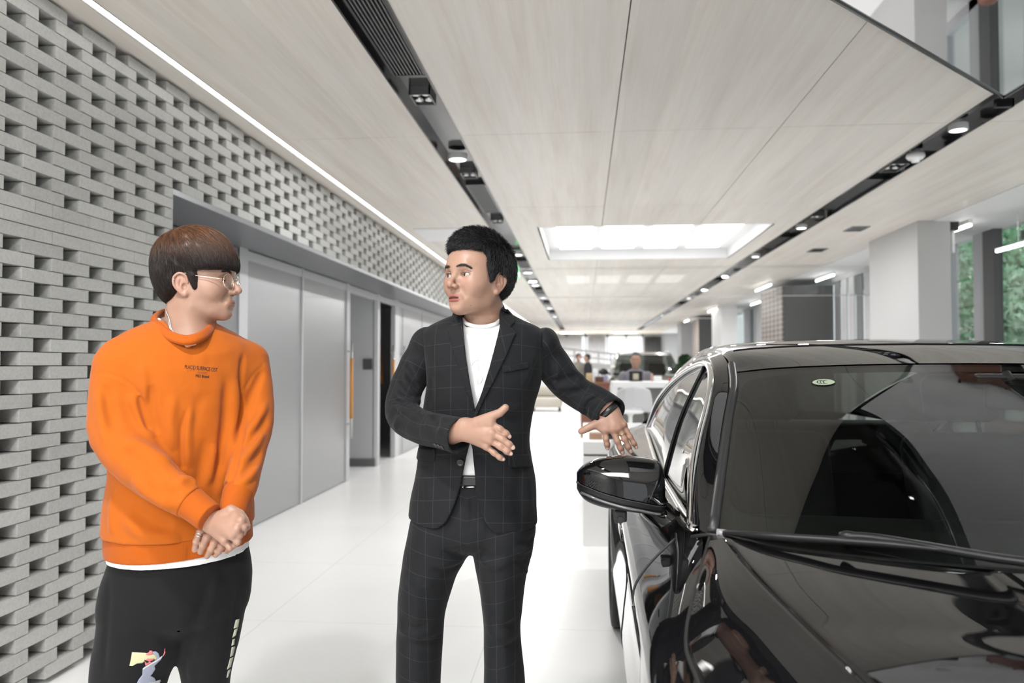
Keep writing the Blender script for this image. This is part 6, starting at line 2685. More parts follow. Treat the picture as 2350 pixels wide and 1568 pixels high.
# ---- white T-shirt
jrows = [(716, 1062, 1162, .055), (736, 1010, 1204, .080), (756, 974, 1243, .098), (780, 966, 1258, .112), (830, 974, 1250, .122), (880, 978, 1241, .124), (930, 972, 1228, .120), (1000, 963, 1216, .114), (1045, 960, 1220, .114), (1100, 951, 1229, .122), (1160, 940, 1232, .130), (1250, 932, 1237, .134), (1290, 930, 1238, .134)]
ts2 = Sdf()
ts2.slices(rows_px([(722, 1062, 1155, .060), (745, 1035, 1180, .078), (770, 1000, 1215, .092), (830, 995, 1228, .105), (930, 990, 1210, .104), (1045, 982, 1194, .098), (1105, 980, 1195, .100)], Y2 + .004, SC2, 1))
ts20 = Sdf(); ts20.ops = list(ts2.ops)
for p, w_, a_ in (([(1082, 800), (1094, 860), (1096, 920)], .010, .006), ([(1076, 780), (1084, 850), (1090, 900)], .008, -.005), ([(1118, 780), (1112, 840), (1104, 890)], .010, .005), ([(1106, 770), (1104, 830), (1100, 880)], .008, -.005),
                 ([(1098, 840), (1100, 900)], .006, -.005)):
    foldpx(ts2, ts20, p, w_, a_)
ncf = at(1106, 738, Y2)


def tee2(P):
    d = ts2(P)
    q = np.hypot((P[:, 0] - ncf[0]) / .0500, (P[:, 1] - (ncf[1] - .012)) / .083)
    zc_ = at(1104, 748, Y2 - .09)[2]
    return np.maximum(d, np.where(P[:, 2] > zc_ - .002, (1 - q) * .05, -1))


V_, F_ = sdf_mesh(tee2, *bounds_of(ts2, .01), .003)
tee_o = fast_mesh('white_tshirt', V_, F_, m_tee, man2, R2)
e = Sdf()
nkp = cr([at(1061, 732, 2.115), at(1068, 741, 2.10), at(1085, 748, 2.090), at(1104, 750, 2.086), at(1124, 748, 2.090), at(1140, 742, 2.105), at(1149, 733, 2.13)], 40)
e.cap(nkp, .0058, k=.001, flat=((0, 1, 0), .8))
V_, F_ = sdf_mesh(e, *bounds_of(e, .004), .002)
fast_mesh('neckband', V_, F_, m_tee, tee_o, R2)
# faint raised wave emblem on the chest
text_pts = [(1083, 838), (1088, 830), (1096, 826), (1104, 827), (1109, 833), (1107, 838), (1103, 836)]
q = cr(text_pts, 30)
P = hit(tee2, q[:, 0], q[:, 1])
e = MB().tube([tuple(p + np.array([0, -.0004, 0])) for p in P], .0011, 6)
q = cr([(1094, 826), (1098, 850), (1096, 880), (1106, 874), (1108, 850)], 24)
P = hit(tee2, q[:, 0], q[:, 1])
e.tube([tuple(p + np.array([0, -.0004, 0])) for p in P], .0009, 6)
e.build('chest_emblem', M('off_white_print', (.68, .68, .68), .7), tee_o, smooth=True, offset=R2)

# ---- jacket
jk0 = Sdf()
jk0.slices(rows_px(jrows, Y2, SC2, 1.0), k=.02, power=2.25)
jk = Sdf(); jk.ops = list(jk0.ops)
fj = lambda p, w, a, **kw: foldpx(jk, jk0, p, w, a, **kw)
fj([(985, 860), (990, 900), (986, 940)], .014, -.005)
fj([(1236, 830), (1222, 870), (1210, 920)], .014, -.006)
fj([(1228, 800), (1216, 850), (1206, 890)], .014, .005)
fj([(1130, 960), (1170, 965), (1205, 960)], .016, -.005)
fj([(1110, 940), (1150, 945), (1200, 935)], .014, .004)
fj([(990, 770), (1005, 830), (1010, 880)], .018, .004)
fj([(975, 1046), (1000, 1049), (1040, 1050)], .006, -.002)
fj([(975, 1090), (985, 1140), (980, 1180)], .018, .004)
fj([(1210, 1080), (1216, 1140), (1214, 1200)], .018, .004)
fj([(1195, 1060), (1190, 1120), (1196, 1200)], .016, -.004)
jk.noise(.0014, .13, 31)
jhem = plane_cut([at(937, 1192, 2.12), at(1012, 1217, 2.05), at(1200, 1230, 2.05)])
lowcut = [(1079, 1014), (1084, 1030), (1086, 1052), (1089, 1081), (1093, 1138), (1104, 1178), (1118, 1207), (1140, 1226), (1165, 1233), (1165, 1270), (985, 1270), (990, 1214), (1006, 1213), (1024, 1198), (1036, 1176), (1047, 1148), (1057, 1115), (1064, 1078), (1071, 1045)]
upcut = [(1089, 942), (1080, 900), (1073, 850), (1067, 800), (1062, 750), (1060, 716), (1060, 660), (1154, 660), (1154, 700), (1149, 740), (1139, 785), (1124, 845), (1106, 902)]


def jacket_d(P):
    d = jk(P)
    d = np.maximum(d, -(d + .011))
    d = np.maximum(d, jhem(P))
    # front opening
    m = (P[:, 1] < Y2 - .01) & (d < .03)
    ix = np.nonzero(m)[0]
    if len(ix):
        X, Yp = proj_px(P[ix])
        Q = np.stack([X, Yp], -1)
        sd2 = np.minimum(poly_sd(lowcut, Q), poly_sd(upcut, Q)) / SC2
        d[ix] = np.maximum(d[ix], -sd2)
    # neck hole
    q_ = np.hypot((P[:, 0] - ncf[0]) / .064, (P[:, 1] - (ncf[1] + .0)) / .066)
    d = np.maximum(d, np.where(P[:, 2] > ncf[2] - .02, (1 - q_) * .06, -1))
    return d


lo_, hi_ = bounds_of(jk0, .01)
lo_[2] = at(1100, 1245, 2.0)[2]
lo_[1], hi_[1] = Y2 - .17, Y2 + .17
V_, F_ = sdf_mesh(jacket_d, lo_, hi_, .0032, slack=1.6)
jacket = fast_mesh('jacket', V_, F_, m_suit, man2, R2)
th_ = np.arctan2(V_[:, 1] - Y2, V_[:, 0] - Q2[0])
vattr(jacket, 'cu', (V_[:, 0] - Q2[0]) * 1.0 + np.where(V_[:, 1] > Y2, 0, 0) + .5)
vattr(jacket, 'cv', V_[:, 2] + 1.0 + (V_[:, 0] - Q2[0]) ** 2 * .5)


def tube_uv(o, V, path, per=1.0):
    """cloth coordinates along and around a sleeve"""
    path = cr(np.array(path), 40)
    L = np.concatenate([[0], np.cumsum(np.linalg.norm(np.diff(path, axis=0), axis=1))])
    d2 = ((V[:, None] - path[None]) ** 2).sum(-1)
    k = d2.argmin(1)
    tn = np.gradient(path, axis=0)
    tn /= np.linalg.norm(tn, axis=1, keepdims=True)
    r_ = V - path[k]
    al = L[k] + (r_ * tn[k]).sum(1)
    up = np.array([0, -1.0, 0])
    b = np.cross(tn[k], up)
    b /= np.linalg.norm(b, axis=1, keepdims=True) + 1e-9
    c = np.cross(b, tn[k])
    an = np.arctan2((r_ * b).sum(1), (r_ * c).sum(1))
    vattr(o, 'cv', al + 1.0)
    vattr(o, 'cu', an * .05 + .5)


# right sleeve, bent at the elbow
sv = Sdf()
sv.cap(pR, [.046, .048, .046, .047, .045, .044, .0455], k=.01, n=24)
sv.ell(at(975, 790, 2.175), (.034, .058, .038), k=.02)
sv0 = Sdf(); sv0.ops = list(sv.ops)
fs_ = lambda p, w, a, **kw: foldpx(sv, sv0, p, w, a, **kw)
fs_([(935, 820), (950, 850), (966, 880)], .009, .009)
fs_([(928, 838), (944, 868), (962, 896)], .008, -.009)
fs_([(918, 856), (934, 886), (958, 910)], .009, .009)
fs_([(912, 875), (928, 902), (950, 922)], .008, -.008)
fs_([(902, 898), (918, 912), (945, 920), (965, 922)], .008, .009)
fs_([(898, 918), (920, 926), (948, 936)], .007, -.009)
fs_([(893, 938), (912, 936), (940, 950), (970, 958)], .008, .010)
fs_([(900, 955), (915, 950), (940, 965), (960, 985)], .008, -.006)
fs_([(905, 985), (912, 965), (925, 945)], .008, .007)
fs_([(970, 948), (985, 960), (975, 985)], .009, .006)
fs_([(992, 952), (1005, 965), (992, 992)], .008, -.006)
fs_([(1012, 955), (1018, 975), (1004, 1000)], .009, .006)
sv.noise(.0012, .08, 41)
cA = at(1056, 1001, 1.957)
nA = cA - at(1010, 990, 2.0)
nA /= np.linalg.norm(nA)


def sleeve_cut(s_, c_, n_, r_in, path_end):
    def fn(P):
        d = s_(P)
        near = np.linalg.norm(P - c_, axis=1) < .09
        ax = (P - c_) @ n_
        d = np.where(near, np.maximum(d, ax), d)
        rad = np.linalg.norm((P - c_) - ax[:, None] * n_, axis=1)
        hol = np.maximum(rad - r_in, -ax - .022)
        return np.where(near, np.maximum(d, -hol), d)
    return fn


slA = sleeve_cut(sv, cA, nA, .040, None)
V_, F_ = sdf_mesh(slA, *bounds_of(sv0, .01), .0028)
so = fast_mesh('sleeve', V_, F_, m_suit, jacket, R2)
tube_uv(so, V_, pR)
for (bx__, by__) in ((998.5, 1021), (1006.5, 1023.5), (1014.5, 1026.5)):
    P = hit(slA, [bx__], [by__])[0]
    g_ = grad(slA, P[None])[0]
    e = MB()
    rot = Vector((0, 0, 1)).rotation_difference(Vector(g_)).to_matrix()
    pr2 = [(.0035, .0016), (.0048, .0018), (.0062, .0026), (.0068, .0014), (.0066, 0)]
    b3 = MB().lathe(pr2[::-1], n=18)
    e.add([tuple(P + np.array(rot @ Vector(v_))) for v_ in b3.V], b3.F)
    e.build('sleeve_button', m_button, so, smooth=True, offset=R2)

# left sleeve, reaching out
sw2 = Sdf()
sw2.cap(pL, [.047, .050, .046, .044, .046, .047], k=.01, n=22)
sw2.ell(at(1254, 785, 2.18), (.034, .060, .040), k=.02)
sw20 = Sdf(); sw20.ops = list(sw2.ops)
fs_ = lambda p, w, a, **kw: foldpx(sw2, sw20, p, w, a, **kw)
fs_([(1262, 810), (1266, 850), (1262, 885)], .009, -.007)
fs_([(1285, 835), (1275, 865), (1262, 890)], .009, .006)
fs_([(1255, 872), (1290, 872), (1325, 862)], .008, -.006)
fs_([(1265, 895), (1300, 888), (1345, 880)], .009, .007)
fs_([(1285, 905), (1320, 900), (1365, 896)], .008, -.007)
fs_([(1330, 940), (1345, 915), (1375, 902)], .008, .007)
fs_([(1345, 955), (1352, 925), (1385, 908)], .006, -.006)
fs_([(1350, 958), (1360, 930), (1395, 912)], .006, .006)
fs_([(1300, 925), (1325, 935), (1345, 955)], .009, .006)
fs_([(1300, 845), (1330, 860), (1355, 875)], .010, .004)
sw2.noise(.0012, .08, 43)
cB = at(1404, 950, 2.19)
nB = np.array(at(1404, 955, 2.19)) - at(1366, 924, 2.21)
nB /= np.linalg.norm(nB)


def slB(P):
    d = sw2(P)
    X, Yp = proj_px(P)
    near = np.linalg.norm(P - cB, axis=1) < .12
    ax = (P - cB) @ nB
    # the cuff opens on the near side and hangs longer behind
    lim = np.where(P[:, 1] > cB[1] + .004, .022 + np.clip(P[:, 0] - cB[0], 0, .05) * .4, -.018)
    lim = -.018 + (.045) * np.clip((P[:, 1] - (cB[1] - .03)) / .07, 0, 1)
    d = np.where(near, np.maximum(d, ax - lim), d)
    rad = np.linalg.norm((P - cB) - ax[:, None] * nB, axis=1)
    hol = np.maximum(rad - .0385, -ax - .034)
    return np.where(near, np.maximum(d, -hol), d)


V_, F_ = sdf_mesh(slB, *bounds_of(sw20, .01), .0028)
so2 = fast_mesh('sleeve', V_, F_, m_suit, jacket, R2)
tube_uv(so2, V_, pL)
# wristband
wc = (lw2 * .72 + lfa2 * .28)
wn = lw2 - lfa2
wn /= np.linalg.norm(wn)
u_ = np.cross(wn, (0, 1.0, 0)); u_ /= np.linalg.norm(u_)
w_ = np.cross(wn, u_)
e = MB()
vs, fs = [], []
for i, (h_, rr_) in enumerate(((-.009, 0), (-.008, .0016), (.008, .0016), (.009, 0))):
    for k in range(40):
        a_ = 2 * PI * k / 40
        vs.append(wc + wn * h_ + u_ * math.cos(a_) * (.0300 + rr_) + w_ * math.sin(a_) * (.0245 + rr_))
for i in range(3):
    for k in range(40):
        fs.append([i * 40 + k, i * 40 + (k + 1) % 40, (i + 1) * 40 + (k + 1) % 40, (i + 1) * 40 + k])
e.add(vs, fs)
bnd = e.build('fitness_band', M('black_silicone', (.01, .01, .01), .3), man2, smooth=True, offset=R2)

# lapels, collar, pockets, buttons lying on the cloth
dj = lambda P: np.minimum(jk(P), FAR)


def laid(name, poly, lift, h, par=jacket, sp=3.5):
    o = patch(name, dj, poly, m_suit, par, R2, h=h, lift=lift, spacing=sp, t0=1.6)
    P = np.array([v_.co[:] for v_ in o.data.vertices]) + R2
    vattr(o, 'cu', (P[:, 0] - Q2[0]) * .9 + (P[:, 2]) * .22 + .52)
    vattr(o, 'cv', P[:, 2] * .95 + 1.013 - (P[:, 0] - Q2[0]) * .22)
    return o


laid('lapel', [(1061, 722), (1064, 765), (1069, 815), (1077, 868), (1087, 925), (1091, 944), (1084, 938), (1073, 905), (1060, 866), (1048, 828), (1037, 792), (1028, 757), (1040, 746), (1052, 736)], .0012, .0032)
laid('collar', [(1062, 716), (1062, 727), (1053, 736), (1044, 742), (1036, 737), (1040, 724), (1050, 715)], .0012, .0036)
laid('lapel', [(1150, 728), (1145, 760), (1137, 792), (1123, 845), (1108, 895), (1090, 945), (1084, 975), (1094, 955), (1112, 915), (1135, 872), (1157, 826), (1172, 792), (1183, 766), (1172, 755), (1160, 742)], .0014, .0034)
laid('collar', [(1152, 706), (1150, 722), (1152, 735), (1162, 746), (1170, 752), (1180, 741), (1176, 728), (1166, 715)], .0014, .0038)
# stand of the collar round the neck
e = Sdf()
cpts = cr([at(1151, 716, 2.105), at(1153, 706, 2.13), at(1152, 697, 2.17), at(1140, 692, 2.215), at(1108, 690, 2.235), at(1076, 695, 2.215), at(1063, 706, 2.165), at(1060, 716, 2.115)], 50)
e.cap(cpts - np.array([0, 0, .005]), .0050, k=.001)
e.cap(cpts - np.array([0, 0, .016]), .0058, k=.010)
e.cap(cpts - np.array([0, -.004, .030]), .0068, k=.012)
V_, F_ = sdf_mesh(e, *bounds_of(e, .004), .0024)
o = fast_mesh('collar_stand', V_, F_, m_suit, jacket, R2)
vattr(o, 'cu', V_[:, 0] + .5)
vattr(o, 'cv', V_[:, 2] + 1.0)
laid('pocket_flap', [(963, 1028), (1000, 1031), (999, 1056), (996, 1060), (960, 1055), (959, 1050)], .001, .003)
laid('pocket_flap', [(1168, 1043), (1213, 1043), (1218, 1069), (1214, 1073), (1172, 1073), (1167, 1068)], .001, .003)
laid('breast_pocket', [(1152, 842), (1212, 831), (1214, 845), (1155, 856)], .0006, .002)
e = MB()
P = hit(dj, [1056.5], [1062])[0]
g_ = grad(dj, P[None])[0]
rot = Vector((0, 0, 1)).rotation_difference(Vector(g_)).to_matrix()
b3 = MB().lathe([(.0095, 0), (.0098, .0015), (.0088, .003), (.0065, .0019), (.005, .0018)], n=24)
e.add([tuple(P + np.array(rot @ Vector(v_))) for v_ in b3.V], b3.F)
e.build('jacket_button', m_button, jacket, smooth=True, offset=R2)

# ---- trousers
tq = Sdf()
tq.slices(rows_px([(1088, 990, 1196, .100), (1110, 984, 1200, .104), (1160, 958, 1216, .112), (1215, 944, 1224, .118), (1245, 960, 1206, .105), (1262, 1000, 1165, .06), (1270, 1040, 1125, .02)], Y2, SC2), k=.02)
tq.slices(rows_px([(1170, 952, 1085, .09), (1215, 940, 1087, .105), (1262, 930, 1079, .106), (1290, 926, 1064, .103), (1330, 920, 1042, .098), (1400, 915, 1023, .088), (1450, 913, 1017, .080), (1568, 910, 1009, .076), (1750, 914, 1003, .068), (1960, 922, 1000, .062)], Y2 - .01, SC2), k=.012)
tq.slices(rows_px([(1170, 1085, 1216, .09), (1215, 1085, 1226, .105), (1262, 1086, 1221, .106), (1290, 1091, 1214, .102), (1330, 1099, 1206, .096), (1400, 1109, 1198, .088), (1450, 1112, 1193, .080), (1568, 1113, 1203, .076), (1750, 1122, 1206, .068), (1960, 1128, 1206, .062)], Y2 - .01, SC2), k=.012)
tq0 = Sdf(); tq0.ops = list(tq.ops)
for p, w_, a_ in (([(1075, 1255), (1050, 1268), (1010, 1272)], .010, -.006), ([(1070, 1275), (1045, 1292), (1000, 1300)], .010, .006), ([(1060, 1295), (1030, 1310), (980, 1310)], .010, -.005),
                 ([(1095, 1265), (1125, 1280), (1160, 1275)], .010, -.006), ([(1098, 1285), (1130, 1300), (1170, 1296)], .010, .006), ([(1084, 1130), (1082, 1180), (1078, 1225)], .006, -.004),
                 ([(1100, 1140), (1110, 1190), (1108, 1230)], .008, .004), ([(1225, 1235), (1212, 1245), (1190, 1248)], .008, -.007), ([(1222, 1255), (1205, 1264), (1180, 1262)], .008, .007),
                 ([(1212, 1285), (1195, 1292), (1170, 1290)], .008, -.006), ([(1216, 1315), (1200, 1310), (1180, 1312)], .009, .006), ([(930, 1330), (960, 1350), (1000, 1345)], .012, .004),
                 ([(918, 1420), (950, 1440), (985, 1432)], .012, -.006), ([(915, 1445), (950, 1460), (1000, 1452)], .010, .006), ([(1012, 1460), (985, 1475), (940, 1480)], .010, -.006), ([(1120, 1420), (1150, 1440), (1185, 1430)], .011, -.006),
                 ([(1118, 1448), (1150, 1462), (1190, 1455)], .010, .006), ([(1190, 1475), (1160, 1486), (1125, 1480)], .010, -.005), ([(960, 1300), (955, 1400), (958, 1560)], .012, .003), ([(1160, 1300), (1155, 1400), (1160, 1560)], .012, .003)):
    foldpx(tq, tq0, p, w_, a_)
tq.noise(.0016, .10, 51)
lo_, hi_ = bounds_of(tq0, .01)
lo_[2] = .06
V_, F_ = sdf_mesh(lambda P: np.maximum(tq(P), .075 - P[:, 2]), lo_, hi_, .0040)
tr2 = fast_mesh('trousers', V_, F_, m_suit, man2, R2)
xm = at(1085, 1400, Y2)[0]
lx = np.where(V_[:, 0] < xm, at(968, 1500, Y2)[0], at(1155, 1500, Y2)[0])
ga_ = np.clip((1.0 - V_[:, 2]) / .5, 0, 1)
vattr(tr2, 'cu', np.where(V_[:, 2] > .80, V_[:, 0] - xm + .5, V_[:, 0] - xm + .5))
vattr(tr2, 'cv', V_[:, 2] + 1.0 - np.abs(V_[:, 0] - xm) * .25)
# belt
bt = Sdf()
bt.slices(rows_px([(1080, 984, 1200, .106), (1116, 982, 1202, .108), (1125, 982, 1202, .108)], Y2, SC2))
za, zb = at(1075, 1117, 2.06)[2], at(1075, 1084, 2.06)[2]
V_, F_ = sdf_mesh(lambda P: np.maximum(bt(P), np.abs(P[:, 2] - (za + zb) / 2) - (zb - za) / 2), *bounds_of(bt, .01), .003)
blt = fast_mesh('belt', V_, F_, m_belt, man2, R2)
e = MB()
q = [(1062, 1080), (1100, 1081), (1101, 1116), (1063, 1117)]
P = hit(bt, [a_[0] for a_ in q], [a_[1] + 1 for a_ in q]) + np.array([0, -.003, .0])
pc = [P[0], P[0] * .5 + P[1] * .5, P[1], P[2], P[3]]
e.tube([tuple(p) for p in (P[0], P[1])], .0022, 8)
e.tube([tuple(p) for p in (P[1], P[2])], .0022, 8)
e.tube([tuple(p) for p in (P[2], P[3])], .0022, 8)
e.tube([tuple(p) for p in (P[3], P[0])], .0022, 8)
for p in P:
    e.ball(p, .0023, nu=10, nv=6)
e.build('buckle', m_silver, blt, smooth=True, offset=R2)
for (cx, dx_) in ((955, -.25), (1162, .22)):
    c = at(cx, 1960, 2.16)
    s_ = Sdf()
    dv_ = np.array([dx_, -.95, 0])
    a_ = np.array([c[0], c[1], .040])
    s_.cap([a_ - dv_ * .06, a_ + dv_ * .06, a_ + dv_ * .17 - (0, 0, .010)], [.040, .040, .028], k=.02)
    s_.cap([a_ - dv_ * .04, a_ - dv_ * .04 + (0, 0, .05)], [.038, .040], k=.02)
    V_, F_ = sdf_mesh(lambda P: np.maximum(s_(P), .001 - P[:, 2]), *bounds_of(s_, .01), .005)
    fast_mesh('shoe', V_, F_, m_belt, man2, R2)

# ---- hair, brows
h2 = Sdf(FR2H)
h2.ell((-.010, 0, .062), (.101, .081, .085), k=.02)
h2.ell((.022, 0, .102), (.056, .064, .042), k=.03)
h2.ell((-.035, 0, .030), (.070, .079, .075), k=.03)
h2.rbox((.128, 0, -.025), (.088, .2, .104), r=.02, k=.012, mode='s')
for q in (-1, 1):
    h2.ell((-.004, q * .085, -.008), (.027, .038, .038), k=.005, mode='s')
    h2.cap([(.024, q * .068, .045), (.022, q * .069, .010)], [.012, .005], k=.012)
h2.rbox((0, 0, -.10), (.2, .2, .062), r=.01, k=.01, mode='s')
h2b = Sdf(FR2H); h2b.ops = list(h2.ops)
h2b.noise(.0022, .022, 61)
V_, F_ = sdf_mesh(h2b, *bounds_of(h2, .01), .0026)
m_hair2 = M('black_hair', (.010, .010, .011), .45, spec=.5)
cap2 = fast_mesh('hair', V_, F_, M('scalp_hair', (.006, .006, .007), .9, spec=.1), man2, R2)
rg = np.random.RandomState(17)
crown2 = loc2w(FR2, (-.055, .01, .140))


def dir2(P):
    L = w2loc(FR2, P)
    d = P - crown2
    d /= np.linalg.norm(d, axis=1)[:, None] + 1e-6
    up_ = np.clip((L[:, 2] - .07) / .05, 0, 1)[:, None]
    return d * (.6 + .4 * up_) + FR2[1][:, 0] * .5 * up_ - FR2[1][:, 2] * (1 - up_) * .6


L_ = w2loc(FR2, V_)
sd_ = V_[rg.choice(len(V_), 12000)]
strands('hair_strands', h2, sd_, dir2, m_hair2, cap2, R2, n=4, step=.0046, r=.00048, lift=(.0005, .0065), curl=.35, seed=13)
Lt = np.nonzero((L_[:, 2] > .105))[0]
strands('hair_strands', h2, V_[rg.choice(Lt, 3500)], dir2, m_hair2, cap2, R2, n=4, step=.0042, r=.00055, lift=(.004, .012), curl=.5, seed=14)
for q in (-1, 1):
    cv = cr([(.10, q * .011, .0320), (.10, q * .024, .0350), (.095, q * .038, .0335), (.085, q * .050, .0265)], 110)
    P = np.array([loc2w(FR2, c) for c in cv])
    P = np.repeat(P, 5, 0)
    wd = np.repeat(np.interp(np.linspace(0, 1, 110), [0, .2, .6, 1], [.0010, .0018, .0017, .0004]), 5)
    P = P + rg.normal(size=P.shape) * wd[:, None]
    for _ in range(8):
        P -= grad(hd2, P) * hd2(P)[:, None]
    strands('eyebrow', hd2, P, lambda P_, q=q: np.tile(FR2[1] @ np.array([-.3, q * 1.0, .22]), (len(P_), 1)), m_brow, man2, R2, n=3, step=.0020, r=.00024, lift=(.0001, .0006), curl=.12, seed=15)
    cv = cr([(.0866, q * .0190, .0128), (.0905, q * .0265, .0182), (.0895, q * .036, .0180), (.080, q * .0455, .0128)], 60)
    P = np.array([loc2w(FR2, c) for c in cv])
    for _ in range(8):
        P -= grad(hd2, P) * hd2(P)[:, None] * .7
    strands('eyelashes', hd2, P, lambda P_, q=q: np.tile(FR2[1] @ np.array([.9, q * .25, -.15]), (len(P_), 1)), m_brow, man2, R2, n=3, step=.0013, r=.00022, lift=(.0004, .0014), curl=.12, seed=16)

# ------------------------------------------------------------------ things further back in the hall
m_desk = M('white_lacquer', (.88, .88, .88), .3)
m_grey_front = M('warm_grey_front', (.24, .235, .225), .5)
m_chairw = M('pale_grey_shell', (.62, .62, .64), .5)
m_brownl = M('brown_leather', (.16, .060, .035), .4)
m_leaf = M('leaf_green', (.015, .05, .014), .6)

# reception counter
t = thing('reception_counter', 'high white reception counter with grey front, young man seated behind it', 'counter', (1.1, 10.2, 0))
MB().rbox((-.75, -.2, 1.055), (.95, .45, 1.13), .006).build('worktop', m_desk, t)
MB().box((-.75, -.19, 0), (-.68, .44, 1.055)).build('side_panel', m_desk, t)
MB().box((.88, -.19, 0), (.95, .44, 1.055)).build('side_panel', m_desk, t)
MB().box((-.68, .12, 0), (.88, .16, 1.055)).build('front_panel', m_grey_front, t)


def bar_chair(name, label, loc, rz, shell_m, zs=.80, back=.30, group=None):
    t = thing(name, label, 'chair', loc, rz, group)
    s_ = Sdf()
    s_.rbox((0, 0, zs), (.20, .20, .022), r=.02, k=.02)
    pts = [(-.19, .16, zs + .03), (-.10, .215, zs + .05), (0, .23, zs + .06), (.10, .215, zs + .05), (.19, .16, zs + .03)]
    for dz in np.linspace(0, back - .1, 6):
        w_ = 1 - (dz / back) ** 2 * .35
        s_.cap([(p[0] * w_, p[1] + .01 + dz * .12, p[2] + dz) for p in pts], .030, k=.03, flat=((0, 1, 0), .5))
    V_, F_ = sdf_mesh(s_, *bounds_of(s_, .01), .012)
    fast_mesh('shell', V_, F_, shell_m, t)
    for (x, y) in ((-.15, -.15), (.15, -.15), (-.15, .17), (.15, .17)):
        MB().tube([(x, y, zs - .01), (x * 1.35, y * 1.35, 0)], .011, 8).build('leg', m_black, t, smooth=True)
    q = .6
    MB().tube([(x * 1.17, y * 1.17, .36) for (x, y) in ((-.15, -.15), (.15, -.15), (.15, .17), (-.15, .17))], .008, 6, closed=True).build('foot_ring', m_black, t, smooth=True)
    return t


bar_chair('bar_chair', 'pale grey shell bar chair with black legs in front of the reception counter', (.59, 9.75, 0), PI, m_chairw, .80, .30)
bar_chair('bar_chair', 'second pale shell bar chair, nearer the car, by the reception counter', (1.35, 9.78, 0), PI - .2, m_chairw, .80, .30)
t = bar_chair('lounge_chair', 'lavender-grey tub chair with brown cushion behind the pointing hand', (.30, 13.0, 0), PI, M('lavender_fabric', (.42, .42, .52), .7), .50, .42)
MB().rbox((-.17, -.15, .52), (.17, .15, .60), .03).build('cushion', m_brownl, t, smooth=True)

# things on the counter
t = thing('display_stand', 'black stand with a beige card on the reception counter, before the seated man', 'stand', (.66, 10.30, 1.13))
MB().rbox((-.085, -.012, 0), (.085, .012, .13), .006).build('plate', m_black, t)
MB().box((-.035, -.016, .02), (.035, -.012, .10)).build('card', M('beige_card', (.42, .38, .28), .7), t)
MB().box((-.06, -.05, 0), (.06, .05, .008)).build('foot', m_black, t)
for (x, w_, h_, c_, lab, nm) in ((.93, .05, .07, (.75, .75, .75), 'small white carton on the reception counter, right of the seated man', 'carton'), (.86, .012, .10, (.5, .30, .27), 'slim pinkish bottle standing on the reception counter', 'bottle'),
                                 (1.09, .02, .04, (.6, .04, .03), 'tiny red tin on the right part of the reception counter', 'tin')):
    o = MB().rbox((-w_, -.02, 0), (w_, .02, h_), .004).build(nm, M(nm + '_paint', c_, .5))
    o.location = (x, 10.25, 1.1305)
    tag(o, lab, nm)


